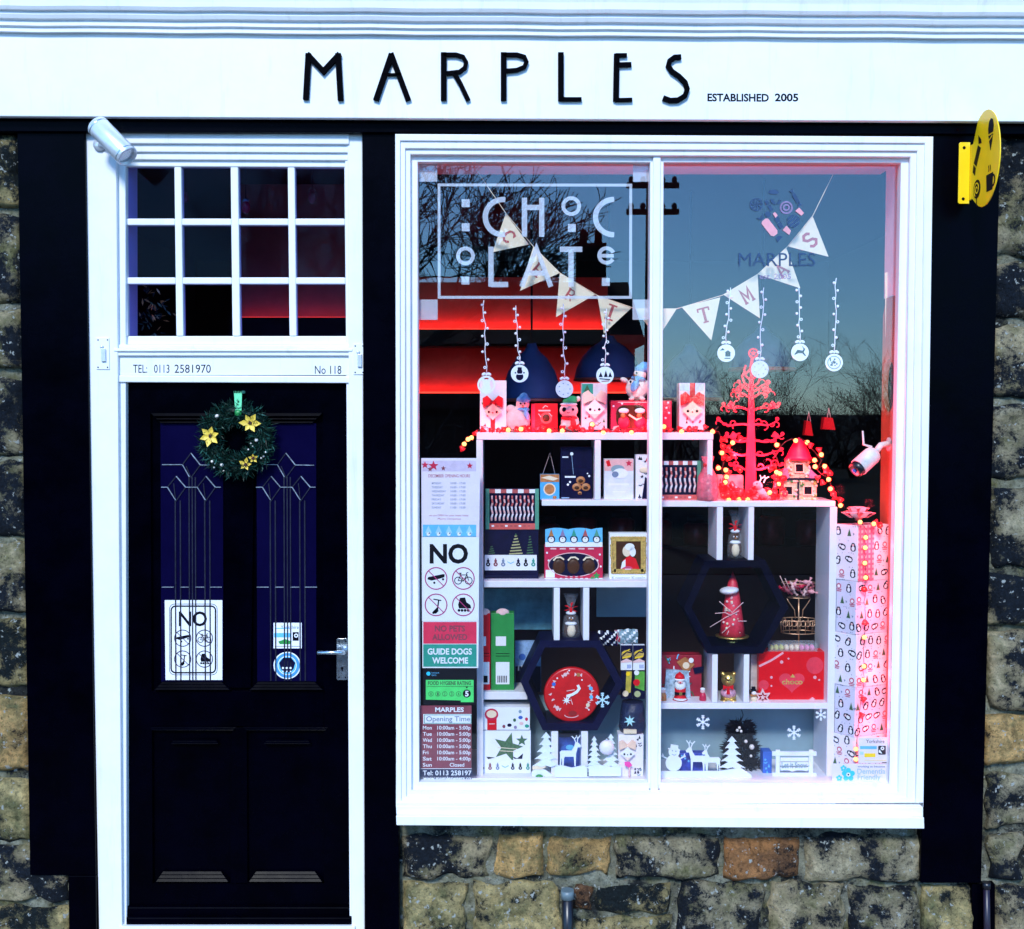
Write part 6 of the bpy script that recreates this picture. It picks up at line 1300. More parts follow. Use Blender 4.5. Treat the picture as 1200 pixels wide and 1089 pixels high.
m = MB(); m.pe(853.5, 812, .160, 9.6, 6.2, .024, mat('pink_foil', (.75, .35, .45), .3, metal=.3, var=.4, scale=120), 16); m.build('coat', t); m = MB()
for sg in (-1, 1): m.pp([(853.5, 805.5), (853.5 + sg * 6, 803), (853.5 + sg * 6, 809)], .134, .138, RED)
m.pe(853.5, 805.8, .137, 1.6, 1.6, .004, RED, 8); m.pp([(852, 806), (855, 806), (855.5, 814), (851.5, 814)], .1345, .1375, RED); m.build('ribbon', t); m = MB(); m.pe(850.5, 795, .145, .9, 1, .003, INKB, 6); m.pe(856.8, 795, .145, .9, 1, .003, INKB, 6); m.pe(853.3, 797.8, .1365, 1.4, 1, .003, BROWN, 6); m.build('face', t)
# red heart box
t = carton('chocolate_box', 'large glossy red carton with a heart and gold lettering on the right shelf', 'chocolate box', 889, 764, 966, 823.5, .17, .07, mat('glossy_red_card', (.70, .004, .010), .35, spec=.25, var=.06, coat=.15))
HRT = mat('soft_red_heart_print', (.75, .04, .07), .35); m = MB()
hp = [(928 + 15 * (16 * math.sin(a) ** 3) / 16, 799 - 13 * (13 * math.cos(a) - 5 * math.cos(2 * a) - 2 * math.cos(3 * a) - math.cos(4 * a)) / 16) for a in [6.283 * i / 40 for i in range(40)]]
m.ink(hp, .17, HRT, .0005); m.dot(955, 780, 10, .17, HRT, 22); m.dot(895, 803, 6, .17, HRT, 18); m.stroke([(889.5, 781), (904, 774), (918, 765)], 2.4, .1692, .17, PINK)
for x, y, r in ((916, 776, 2), (924, 772, 1.2), (904, 794, 1.6), (904, 804, 1.2), (955, 794, 2), (960, 797, 1.2), (942, 822, 1)): m.dot(x, y, r, .17, PINK, 10)
m.ink([(944, 823), (952, 817), (955, 819), (951, 823)], .17, PINK); m.build('printed_front', t)
m = MB(); m.text('choco', 916.5, 802, 6, 24, .1693, GILT, .02); m.ink([(926, 794), (929, 790), (932, 794)], .1694, GILT); m.build('gold_lettering', t)
t = carton('book', 'pale spined book upright at the left of the glossy red carton', 'book', 880, 767, 888, 810, .2, .08, mat('paper_block', (.5, .45, .42), .8, var=.3, scale=30), body='book_block')
t = kit('star_cutter', 'pink star shaped outline ornament leaning at the foot of the glossy red carton', 'star', 894, 824, .15); m = MB(); m.stroke(starp(894, 817.5, 8.5, .5, 6), 1.5, .145, .153, PALEPINK, True); m.pp(starp(894, 817.5, 3.2, .45), .146, .152, PALEPINK); m.build('star_outline', t)
t = kit('small_figure', 'tiny snowman in a dark hat beside the star ornament', 'figurine', 883.5, 823.5, .15); m = MB(); m.pe(883.5, 819, .15, 4, 4.5, .012, CREAM, 12); m.pe(883.5, 812.5, .15, 3, 3, .009, PAPER, 10); m.build('body', t); m = MB(); m.pr(880.5, 808.6, 886.5, 810, .142, .158, INKB); m.pr(881.5, 805.5, 885.5, 808.7, .144, .156, INKB); m.build('hat', t); m = MB(); m.pr(880, 814.5, 887, 816.2, .138, .15, CARAMEL); m.build('scarf', t)
t = kit('macaron_tray', 'clear tray of pastel macarons lying on the glossy red carton', 'sweet box', 929, 764, .19)
m = MB(); m.pr(900, 754, 958, 763.5, .175, .23, CLEARP); m.build('clear_tray', t)
for i in range(9): x = 903.5 + 6 * i; m = MB(); m.pe(x, 759, .20, 2.9, 3.8, .018, (mat('pistachio', (.55, .55, .15), .7), CREAM, mat('macaron_pink', (.75, .22, .42), .7))[min(i // 3, 2)], 12); m.build('macaron', t)
# wire cake stand
t = kit('wire_basket_stand', 'two tier gold wire stand of wrapped sweets behind the right shelf compartment', 'basket', 936, 756, .33)
WIRE = mat('gold_wire', (.75, .45, .28), .35, metal=.7); k = pxm(.33)
def hoop(m, y, r, th=.0022): c = at(936, y, .33); m.tube([c + Vector((r * math.cos(6.283 * i / 28), r * .6 * math.sin(6.283 * i / 28), 0)) for i in range(28)], th, WIRE, 5, True)
m = MB(); hoop(m, 683, 20 * k); hoop(m, 700, 13 * k); hoop(m, 726, 22 * k); hoop(m, 741, 21 * k); m.tube([at(936, 700, .33), at(936, 753, .33)], .003, WIRE, 6); m.build('hoops', t)
m = MB()
for sg in (-1, 1): m.tube([at(936 + sg * 4, 725, .33), at(936 + sg * 5, 715, .33), at(936 + sg * 12, 705, .33), at(936 + sg * 14, 701, .33)], .002, WIRE, 6)
for i in range(14):
    a_ = 6.283 * i / 14; c0 = at(936, 741, .33) + Vector((21 * k * math.cos(a_), 12 * k * math.sin(a_), 0)); c1 = at(936, 726, .33) + Vector((22 * k * math.cos(a_), 13 * k * math.sin(a_), 0)); m.tube([c0, c1], .0014, WIRE, 4)
for i in range(7): xx = 920 + 5.3 * i; m.tube([at(xx + 3.4 * math.cos(q * .7), 731 + 3.4 * math.sin(q * .7), .29) for q in range(10)], .0016, WIRE, 5)
m.build('scrollwork', t); m = MB(); m.lathe([(.03, 0), (.028, .004), (.004, .008)], at(936, 756, .33), WIRE, 16); m.build('foot', t)
for i in range(20):
    x, y = 936 + g.uniform(-19, 19), 695 - g.random() * 13; a_ = g.uniform(-70, 70); m = MB(); mt_ = (CRIMSON, PINK, PALEPINK, MAROON)[i % 4]; c = at(x, y, .30 + g.uniform(-.02, .03)); d_ = Vector((math.cos(R(a_)), g.gauss(0, .3), math.sin(R(a_)))).normalized()
    m.lathe([(.006, -.024), (.002, -.012), (.007, -.008), (.009, 0), (.007, .008), (.002, .012), (.006, .024)], c, mt_, 8, d_); m.build('wrapped_sweet', t)
for i in range(5):
    m = MB(); x = 922 + 4 * i; m.tube([at(x, 692, .30), at(x - 8 + i * 2, 675 + i * 3, .29)], .0016, PALEPINK, 5); m.build('lolly_stick', t)
# bottom tier right: white cut-out snow scene
t = kit('cutout_snowman', 'white cut-out snowman in a top hat at the left of the snow scene', 'cut-out', 789, 904, .11)
m = MB(); m.pp(circ(789.5, 894.5, 9.5, 20), .108, .113, WOODW); m.pp(circ(790, 881.5, 6.5, 18), .1085, .1125, WOODW); m.build('snow_body', t); m = MB(); m.pp([(785.5, 877.5), (786.2, 872.5), (795, 874), (794.5, 878.5)], .107, .112, WOODW); m.stroke([(783, 877.6), (797, 879.4)], 1.3, .107, .112, WOODW); m.build('hat', t)
m = MB()
for sg in (-1, 1): m.stroke([(789.5 + sg * 8, 889), (789.5 + sg * 14, 886)], 1.4, .109, .112, WOODW); m.stroke([(789.5 + sg * 11.5, 887.2), (789.5 + sg * 13, 883.5)], 1.0, .109, .112, WOODW)
m.build('twig_arms', t); m = MB(); m.dot(788, 880, .7, .1084, INKG, 6); m.dot(792, 880.6, .7, .1084, INKG, 6); m.stroke([(787.5, 884), (790, 885.3), (792.5, 884.3)], .6, .1078, .1084, INKG); m.build('face', t)
t = kit('cutout_reindeer', 'white cut-out stag between the snowman and the doe', 'cut-out', 817, 904, .11); m = MB(); deer(m, 818.5, 892, 1.0, .11, fl=-1); m.build('stag', t)
t = kit('cutout_reindeer', 'white cut-out doe nearest the large cut-out fir', 'cut-out', 838, 904, .11); m = MB(); deer(m, 835.5, 893, .86, .112, fl=-1); m.build('doe', t)
t = kit('snow_base', 'long white snow drift base under the cut-out animals', 'cut-out', 825, 917, .10); m = MB(); m.pp([(774, 904), (800, 904), (842, 904), (868, 900), (880, 908), (882, 914), (872, 913), (840, 914), (800, 913), (774, 914)], .100, .106, WOODW); m.build('snow_drift', t)
cutout_tree('cutout_tree', 'large white cut-out fir with five scalloped boughs in front of the black tree', 858, 901, 31, 38, .10, 5, None)
t = kit('chocolate_box', 'royal blue carton behind the white cut-out stag', 'chocolate box', 812, 905, .16); m = MB(); m.pr(797, 883, 829, 905, .16, .20, mat('royal_blue_print', (.03, .06, .42), .4, var=.5, scale=50)); m.build('carton_body', t, .001); m = MB()
for i in range(8): m.dot(799 + 4 * i, 886 + 3 * (i % 3), 1.3, .16, SKYB, 8)
m.build('printed_front', t)
# little black tree
t = kit('black_tinsel_tree', 'small black Christmas tree with white baubles behind the white cut-out fir', 'Christmas tree', 868, 912, .22)
BLT = mat('black_tinsel', (.002, .002, .008), .5, var=.5, spec=.1); m = MB(); m.tube([at(868, 912, .22), at(868, 846, .22)], .006, BLT, 6); g4 = random.Random(9)
for i in range(1900):
    y = 908 - 62 * g4.random() ** 1.1; tier = (908 - y) / 62; rad = (27 - 15 * tier) * (.55 + .45 * abs(math.sin(tier * 9))) * k; a_ = g4.random() * 6.283; rr = rad * math.sqrt(g4.random()); c = at(868, y, .22) + Vector((rr * math.cos(a_), rr * .6 * math.sin(a_), 0)); d_ = Vector((math.cos(a_), .6 * math.sin(a_), g4.gauss(.1, .5))).normalized(); s_ = d_.orthogonal().normalized() * .004; b_ = len(m.v); m.v += [c - s_, c + s_, c + d_ * .026]; m.face((b_, b_ + 1, b_ + 2), BLT)
m.build('tinsel_boughs', t)
for x, y, r in ((866.5, 853, 1.8), (864, 856, 1.8), (868.5, 857, 1.8), (881, 875.5, 3.2), (880, 886, 1.8), (874, 869, 2.2), (858, 871, 2)): m = MB(); m.pe(x, y, .165, r, r, r * k, PEARL, 10); m.build('bauble', t)
m = MB(); m.tube([at(868, 847, .2), at(871, 838, .2), at(869, 832, .2)], .0018, LEAD, 5); m.build('hanging_loop', t)
# plaque
t = kit('wooden_plaque', 'white painted wooden rack shaped plaque with carved lettering at the bottom right', 'plaque', 930, 913, .12)
for a_, b_ in (((905, 881), (957, 886)), ((905, 906), (957, 911)), ((909, 879), (914, 915)), ((948, 879), (953, 915))): m = MB(); m.pr(*a_, *b_, .118 if a_[0] != 905 else .116, .124, WOODW); m.build('frame_bar', t, .001)
for y in (888, 893.5, 899): m = MB(); m.pr(914.5, y, 947.5, y + 4, .121, .125, WOODW); m.build('slat', t)
m = MB(); m.text('Let it Snow', 916, 900, 6.5, 30, .119, BACKB, .02); m.stroke([(916, 903), (922, 901), (928, 904), (936, 901.5), (946, 903.5)], 1.1, .1195, .1208, WOODW); m.build('carved_lettering', t)
t = kit('chocolate_box', 'narrow dark blue carton standing left of the white plaque', 'chocolate box', 899, 916, .15); m = MB(); m.pr(894, 881, 904.5, 912, .15, .2, BLUE); m.build('carton_body', t, .001); prints(t, 894.5, 884, 904, 910, .15, 5, 40, [SKYB])
for x, lab in ((915.5, 'royal blue foil sweet under the left end of the plaque'), (935, 'royal blue foil sweet under the middle of the plaque')):
    t = kit('foil_sweet', lab, 'sweet', x, 917, .1); m = MB(); m.pe(x, 914.6, .10, 5.5, 3, .015, mat('blue_foil', (.02, .05, .6), .25, metal=.5) if 'blue_foil' not in bpy.data.materials else bpy.data.materials['blue_foil'], 12); m.build('foil_body', t); m = MB(); m.pe(x + 5, 915.5, .098, 2, 1.5, .006, PAPER, 8); m.build('twisted_end', t)

# ================================================================== bunting and hanging baubles
YB = .062
t = kit('bunting', 'string of cream triangle pennants spelling Christmas across both panes', 'bunting', 770, 398, YB)
cord = [(556, 196), (592.7, 250), (625, 289), (656, 320), (700, 346.5), (745, 362), (793, 362), (847, 346), (888, 321.5), (923, 289), (952.5, 253), (976, 205)]
m = MB(); m.tube([at(x, y, YB + .002) for x, y in cord], .0013, CREAM, 5); m.build('cord', t)
SER = {'C': [[(.85, .2), (.7, .05), (.45, 0), (.18, .15), (.08, .5), (.18, .85), (.45, 1), (.7, .95), (.88, .78)], [(.85, 0), (.85, .3)]], 'H': [[(.2, 0), (.2, 1)], [(.8, 0), (.8, 1)], [(.2, .5), (.8, .5)], [(.02, 0), (.38, 0)], [(.62, 0), (.98, 0)], [(.02, 1), (.38, 1)], [(.62, 1), (.98, 1)]],
       'R': [[(.2, 0), (.2, 1)], [(.2, .03), (.65, .03), (.82, .25), (.65, .5), (.2, .5)], [(.5, .5), (.85, 1)], [(.02, 1), (.4, 1)], [(.02, 0), (.3, 0)]], 'I': [[(.5, 0), (.5, 1)], [(.15, 0), (.85, 0)], [(.15, 1), (.85, 1)]],
       'S': [[(.85, .22), (.7, .05), (.4, 0), (.15, .2), (.3, .43), (.7, .58), (.86, .8), (.6, 1), (.3, .97), (.12, .78)]], 'T': [[(.5, 0), (.5, 1)], [(.05, .03), (.95, .03)], [(.05, 0), (.05, .25)], [(.95, 0), (.95, .25)], [(.28, 1), (.72, 1)]],
       'M': [[(.15, 1), (.15, 0), (.5, .7), (.85, 0), (.85, 1)], [(.0, 1), (.32, 1)], [(.68, 1), (1, 1)]], 'A': [[(.1, 1), (.5, 0), (.9, 1)], [(.25, .65), (.75, .65)], [(0, 1), (.3, 1)], [(.7, 1), (1, 1)]]}
for ch, tri, sz in (('C', [(592.7, 250.4), (619.8, 286.6), (577.2, 295.6)], 14), ('H', [(625, 289), (656, 320), (609.5, 340.8)], 14), ('R', [(656, 320), (697, 345.5), (651.6, 371.8)], 13), ('I', [(700, 346.5), (740, 361), (707.7, 391)], 17), ('S', [(745, 362), (793, 362), (770, 398)], 14), ('T', [(798.8, 360), (844, 348.6), (833.6, 399)], 17), ('M', [(847.8, 345.5), (887.9, 321.5), (890.5, 373)], 16), ('A', [(887.9, 321.5), (921.5, 290.5), (938, 338)], 15), ('S', [(924, 289), (952.5, 254), (971, 301)], 17)):
    m = MB(); m.pp(tri, YB - .001, YB + .0006, CREAM); pn = m.build('pennant', t)
    (ax_, ay), (bx, by), (tx_, ty) = tri; cx = (ax_ + bx + tx_) / 3; cy = (ay + by + ty) / 3; an = math.atan2(by - ay, bx - ax_); mx_, my = (ax_ + bx) / 2, (ay + by) / 2; an2 = math.atan2(ty - my, tx_ - mx_) - math.pi / 2; an = (an + an2) / 2
    m = MB()
    for q, p in enumerate(SER[ch]):
        pts = [(cx + ((x - .5) * .85 * sz) * math.cos(an) - ((y - .5) * sz) * math.sin(an), cy + ((x - .5) * .85 * sz) * math.sin(an) + ((y - .5) * sz) * math.cos(an)) for x, y in p]
        m.stroke(pts, sz * (.19 if q == 0 else .11), YB - .0016 - .0001 * q, YB - .0008, DKRED)
    m.build('letter', pn)
t = kit('pennant', 'red and white pennant tip hanging at the right edge of the window', 'bunting', 1043, 400, .10)
m = MB(); m.pp([(1050, 315), (1051, 375), (1038, 405), (1037, 320)], .18, .182, CREAM); m.build('cream_cloth', t); m = MB(); m.pp([(1050, 350), (1051.5, 392), (1043, 400)], .10, .102, mat('orange_red_felt', (.6, .07, .03), .8)); m.build('red_tip', t)

def bauble(label, cx, cy, topx, topy, kind, lilac=False):
    t = kit('hanging_bauble', label, 'bauble', cx, cy + 10, .04, 'white baubles on beaded strings'); Yb = .04; r = 10.3
    CL = CLING if not lilac else bpy.data.materials['lilac_cling']; gg = random.Random(int(cx))
    n = 9; pth = [(topx + (cx - topx) * i / n + gg.uniform(-1.3, 1.3) * (0 < i < n), topy + (cy - 12 - topy) * i / n) for i in range(n + 1)]
    m = MB(); m.tube([at(x, y, Yb + .001) for x, y in pth], .0016, CL, 5); m.build('string', t)
    m = MB()
    for i in range(9):
        f_ = (i + .6) / 9.5 * n; q = int(f_); x = pth[q][0] + (pth[min(q + 1, n)][0] - pth[q][0]) * (f_ - q) + (2.6 if i % 2 else -2.6) * gg.uniform(.6, 1.2); y = pth[q][1] + (pth[min(q + 1, n)][1] - pth[q][1]) * (f_ - q)
        if i % 3 == 2: m.ring(x, y, .9, 1.8, Yb, CL, 10, t=.001)
        else: m.pe(x, y, Yb, 1.6, 1.6, .003, CL, 8)
    m.build('beads', t)
    m = MB()
    for sg in (-1, 1): m.pe(cx + sg * 3.2, cy - 12.5, Yb - .001, 2.8, 1.7, .002, CL, 10, sg * 25)
    m.pe(cx, cy - 11.8, Yb - .002, 1.2, 1.2, .002, CL, 8); m.build('bow', t)
    m = MB()
    if kind == 'bear': m.ring(cx, cy, 8.3, 10.6, Yb, CL, 30, t=.002)
    else: m.pp(circ(cx, cy, r, 32), Yb - .001, Yb + .001, CL)
    d_ = m.build('disc', t); m = MB(); y_ = Yb - .0012; P = lambda *l: [(cx + a, cy + b) for a, b in l]
    if kind == 'bear': m.pp(circ(cx, cy - 2, 4.5, 14), Yb - .001, Yb + .001, CL); m.pp(circ(cx, cy + 4, 5.5, 14), Yb - .0012, Yb + .0008, CL); m.pp(circ(cx - 4, cy - 6, 2, 10), Yb - .0014, Yb + .0008, CL); m.pp(circ(cx + 4, cy - 6, 2, 10), Yb - .0014, Yb + .0008, CL)
    elif kind == 'snowman': m.dot(cx, cy + 3.5, 4.4, y_, NAVY); m.dot(cx, cy - 2.3, 3.2, y_ - .0006, NAVY); m.ink(P((-2.4, -4.5), (-2.4, -7.5), (2.4, -7.5), (2.4, -4.5)), y_ - .0012, NAVY); m.dot(cx - 5, cy - 1, 1, y_, NAVY, 8); m.dot(cx + 5, cy - 1, 1, y_, NAVY, 8); m.stroke(P((-3, .6), (3, .6)), 1, y_ - .0018, y_ - .0012, CL)
    elif kind in ('stars', 'plain'):
        for i in range(7): m.ink(starp(cx + 6.5 * math.cos(i * .9), cy + 6.5 * math.sin(i * .9), 1.1 if kind == 'stars' else .8, .45), y_, INKG if kind == 'stars' else VINYLM)
    elif kind == 'trees':
        for a, h in ((-5, 6), (1, 8), (6, 6)): m.ink(P((a, 2 - h), (a + 2.3, 2), (a - 2.3, 2)), y_, NAVY)
        m.stroke(P((-6.5, 4), (6, 5)), 1.2, y_ - .0006, y_, NAVY); m.stroke(P((-4, 7), (5, 6.5)), 1, y_ - .0006, y_, DKRED)
    elif kind == 'cabin': m.ink(P((-1, -1), (5, -1), (5, 4), (-1, 4)), y_, NAVY); m.ink(P((-2, -.6), (2, -3.5), (6, -.6)), y_ - .0006, NAVY); m.stroke(P((-2, 6), (5, 6)), 1.2, y_ - .0006, y_, NAVY); m.ink(P((-7.5, -3), (-4, -6), (-1.5, -3.5)), y_, NAVY)
    elif kind == 'deer': m.ink(P((-5, 0), (-3, -3), (3, -2), (5, -5), (6, -4), (4.5, 0), (7, 4), (6, 4.5), (2.5, 1), (-2, 1), (-6, 3), (-6.6, 2.2)), y_, NAVY); m.stroke(P((4.5, -4), (3, -7)), .8, y_ - .0006, y_, NAVY)
    else:
        m.ring(cx, cy, 7.0, 7.8, y_, INKG, 24)
        for i in range(16): m.dot(cx + gg.uniform(-4.6, 4.6), cy + gg.uniform(-4.6, 4.6), gg.uniform(.6, 1.2), y_ - .0001 * i, NAVY if i % 3 else INKG, 8)
    m.build('cut_picture', d_)
mat('lilac_cling', (.72, .66, .82), .6)
bauble('white ring bauble with a bear inside, leftmost on its beaded string', 570, 451, 567, 352, 'bear'); bauble('white disc bauble with a dark snowman picture', 609, 438, 604.5, 358, 'snowman'); bauble('lilac disc bauble with small stars in the left pane', 661.5, 456, 660, 356, 'stars', True); bauble('white disc bauble with three fir trees, beside the mullion', 709, 440, 711, 362, 'trees')
bauble('white disc bauble with a cabin picture, leftmost of the right pane', 851, 414, 856, 337, 'cabin'); bauble('plain lilac disc bauble in front of the red tree star', 890.5, 433, 895, 337, 'plain', True); bauble('white disc bauble with a leaping deer', 937.5, 413, 936, 336, 'deer'); bauble('white disc bauble with a dense dark pattern, rightmost', 977.5, 425, 980, 326, 'dense')

# ================================================================== inside the shop
SHADE = mat('teal_enamel_shade', (.05, .15, .42), .4, var=.25, scale=4, spec=.4); RIM = mat('copper_rim', (.55, .20, .16), .4, metal=.4)
def pendant(label, px, yt, yb, hw, Y):
    t = kit('pendant_lamp', label, 'lamp', px, yb, Y, 'domed pendant lamps in the shop'); k = pxm(Y); h = (yb - yt) * k; r = hw * k; c = at(px, yb, Y)
    m = MB(); pr_ = [(r, 0), (r * .99, h * .08), (r * .93, h * .28), (r * .78, h * .52), (r * .52, h * .74), (r * .25, h * .87), (r * .14, h), (0, h)]; m.lathe(pr_, c, SHADE, 32); m.build('shade', t)
    m = MB(); m.lathe([(r * 1.0, -.004), (r * 1.02, -.002), (r * 1.02, .010), (r, .012)], c, RIM, 32); m.lathe([(0, .004), (r * .98, .002)], c, RIM, 32); m.build('rim', t)
    m = MB(); m.tube([c + Vector((0, 0, h)), Vector((c.x, c.y, 3.0))], .006, INKB, 6); m.build('cord', t)
pendant('blue domed pendant lamp above the pink plush penguin', 623, 403, 470, 35, 1.5); pendant('blue domed pendant lamp left of the mullion', 713, 394, 446, 40, 1.8); pendant('blue domed pendant lamp behind the right end of the top shelf', 808, 404, 469, 38, 1.5); pendant('large pale pendant lamp behind the top of the red cut-out tree', 893, 383, 434, 38, 1.2)
# red lit wall ledges: a strip lamp lying on each ledge washes the wall above it
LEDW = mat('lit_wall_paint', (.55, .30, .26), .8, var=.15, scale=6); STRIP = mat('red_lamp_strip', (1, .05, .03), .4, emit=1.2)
def ledge(label, x0, x1, y, Y, h_px, watts):
    a, b_ = at(x0, y, Y), at(x1, y, Y); t = kit('strip_light', label, 'lamp', (x0 + x1) / 2, y, Y); k = pxm(Y)
    m = MB(); m.box(a.x, b_.x, Y, Y + .22, a.z - .10, a.z, ROOM); m.build('ledge', t)
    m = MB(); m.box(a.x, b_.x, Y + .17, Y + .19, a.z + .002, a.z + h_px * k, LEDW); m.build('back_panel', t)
    m = MB(); m.box(a.x + .02, b_.x - .02, Y + .125, Y + .14, a.z + .001, a.z + .012, STRIP); m.build('lamp_strip', t)
    L = bpy.data.lights.new('strip_glow', 'AREA'); L.shape = 'RECTANGLE'; L.size = b_.x - a.x - .04; L.size_y = .02; L.energy = watts; L.color = (1, .02, .015)
    o = bpy.data.objects.new('strip_glow', L); COL.objects.link(o); o.parent = t; o.location = Vector(((a.x + b_.x) / 2, Y + .135, a.z + .016)) - ORG[t.name]; o.rotation_euler = (R(150), 0, 0)
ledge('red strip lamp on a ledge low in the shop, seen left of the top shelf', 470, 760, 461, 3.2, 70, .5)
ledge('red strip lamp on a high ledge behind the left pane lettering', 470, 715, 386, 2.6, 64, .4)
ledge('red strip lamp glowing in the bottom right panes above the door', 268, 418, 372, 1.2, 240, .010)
# shop stock at the back
g5 = random.Random(21)
t = kit('back_counter', 'dark counter across the back of the shop', 'counter', 700, 700, 3.4)
m = MB(); z_ = at(700, 640, 3.4).z; m.box(-.6, 2.2, 3.4, 3.9, -.02, z_, mat('dark_counter', (.03, .012, .012), .6)); m.build('counter_body', t, .01)
for i in range(9):
    x = 640 + 44 * i; tall = g5.uniform(30, 46); q = kit('sweet_jar', ('tall dim jar of dark red sweets, number in the row on the back counter').replace('number in', 'in'), 'jar', x, 640, 3.5, 'sweet jars on the back counter'); k = pxm(3.5)
    m = MB(); m.lathe([(.08, 0), (.09, .03), (.09, tall * k * .75), (.06, tall * k * .85)], at(x, 640, 3.5), mat('dim_red_sweets', (.12, .015, .02), .3, var=.5, scale=20) if 'dim_red_sweets' not in bpy.data.materials else bpy.data.materials['dim_red_sweets'], 14); m.build('jar_glass', q); m = MB(); m.lathe([(.065, 0), (.065, .04), (0, .045)], at(x, 640, 3.5) + Vector((0, 0, tall * k * .85)), ROOM, 14); m.build('lid', q)
for x0, y0, x1, y1, lab in ((943, 493, 953, 511, 'narrow bright red bag hanging behind the sweet house'), (964, 489, 979, 504, 'bright red bag hanging higher, right of the sweet house')):
    q = kit('hanging_bag', lab, 'bag', (x0 + x1) / 2, y1, .9); m = MB(); m.pp([(x0 + 2, y0), (x1 - 3, y0 + 1), (x1, y1), (x0, y1 - 1)], .9, .94, RED); m.build('bag', q); m = MB(); m.stroke([((x0 + x1) / 2 - 2, y0 + 1), ((x0 + x1) / 2, y0 - 10), ((x0 + x1) / 2 + 2, y0 + 1)], .7, .915, .92, PINK); m.build('cord', q)

# small decorations behind the panes above the door; made-up leaves imitate mirrored foliage
t = kit('mirrored_leaves', 'made-up gold and green leaves imitating foliage mirrored in the bottom left pane above the door', 'decoration', 175, 392, .16); m = MB(); g6 = random.Random(4)
for i in range(60):
    x = 178 + g6.gauss(0, 9); y = 362 + g6.gauss(0, 14); c = at(min(max(x, 152), 202), min(max(y, 336), 391), .16 + g6.uniform(-.02, .02)); d_ = Vector((g6.gauss(0, 1), g6.gauss(0, .4), g6.gauss(0, 1))).normalized(); s_ = d_.orthogonal().normalized() * .004
    b_ = len(m.v); m.v += [c, c + d_ * .012 + s_, c + d_ * .028, c + d_ * .012 - s_]; m.face((b_, b_ + 1, b_ + 2, b_ + 3), (GOLD, GREENTREE, LEAFM)[i % 3])
m.build('leaves', t)
for x, y, r, mt_, lab in ((288, 243, 5, CRIMSON, 'small red and white hanging ornament behind the third pane of the top row'), (366, 231, 5, DKRED, 'small dull red hanging ornament behind the right pane of the top row'), (217, 232, 4, MAROON, 'small dark red hanging ornament behind the second pane of the top row')):
    t = kit('hanging_ornament', lab, 'ornament', x, y + 8, .30); m = MB(); m.pe(x, y, .30, r, r * 1.5, .015, mt_, 12); m.build('body', t); m = MB(); m.pe(x, y - r * 1.6, .30, r * .8, r * .5, .01, BACKB if mt_ is CRIMSON else mt_, 10); m.build('cap', t); m = MB(); m.tube([at(x, y - r * 2, .30), at(x, y - 46, .30)], .001, LEAD, 4); m.build('thread', t)
# ================================================================== the street in front (seen mirrored in the panes)
PAVE = mat('pavement_flags', (0.26, 0.26, 0.25), 0.9, spec=.2, var=0.2, scale=3, bump=0.3)
TAR = mat('asphalt', (0.032, 0.032, 0.035), 0.9, spec=.1, var=0.25, scale=40, bump=0.4)
GRASS = mat('winter_ground', (0.014, 0.016, 0.010), 0.95, spec=.1, var=0.3, scale=2)
m = MB(); m.box(-60, 60, -2.6, 0.3, -0.16, 0.0, PAVE); struct(m.build('pavement'))
m = MB(); m.box(-60, 60, -10, -2.604, -0.4, -0.13, TAR); struct(m.build('road'))
m = MB(); m.box(-400, 400, -400, -10.004, -0.5, -0.12, GRASS); m.box(-400, 400, .31, 300, -.5, -.16, GRASS); struct(m.build('ground'))
HSTONE = mat('dark_house_stone', (0.02, 0.017, 0.014), 0.9, spec=.1, var=0.4, scale=6); SLATE = mat('dark_slate', (0.012, 0.012, 0.014), 0.9, spec=.05, var=0.3, scale=10)
DGLASS = mat('house_window', (0.01, 0.012, 0.015), 0.15); DFR = mat('house_frame', (.03, .03, .03), .6, spec=.1)
def house(name, label, x0, x1, y0, hz, rz, chim):
    t = thing(name, label, 'house', ((x0 + x1) / 2, y0, -.12)); dpt = 7
    m = MB(); m.box(x0, x1, y0 - dpt, y0, -.12, hz, HSTONE); m.build('wall', t)
    m = MB(); m.prism([(x0 - .2, y0 + .3, hz - .1), (x0 - .2, y0 - dpt / 2, rz), (x0 - .2, y0 - dpt - .3, hz - .1)], (x1 - x0 + .4, 0, 0), SLATE); rf = m.build('roof', t)
    for cx in chim:
        m = MB(); m.box(cx - .35, cx + .35, y0 - dpt / 2 - .3, y0 - dpt / 2 + .3, rz - .7, rz + .9, HSTONE)
        for q in (-.18, .18): m.lathe([(.1, rz + .9), (.08, rz + 1.25), (.0, rz + 1.25)], (cx + q, y0 - dpt / 2, 0), HSTONE, 8)
        m.build('chimney', rf)
    n = int((x1 - x0) / 2.4)
    for i in range(n):
        cx = x0 + (i + .5) * (x1 - x0) / n
        for z in (1.2, 3.6):
            if z + 1.3 < hz: m = MB(); m.box(cx - .5, cx + .5, y0, y0 + .05, z - .6, z + .6, DFR); m.box(cx - .42, cx + .42, y0 + .05, y0 + .06, z - .52, z + .52, DGLASS); m.build('window', t)
house('terraced_house', 'long dark stone terrace across the road, mirrored at the window left', -16, 2.6, -20, 3.4, 5.0, (-12, -6, 1.9))
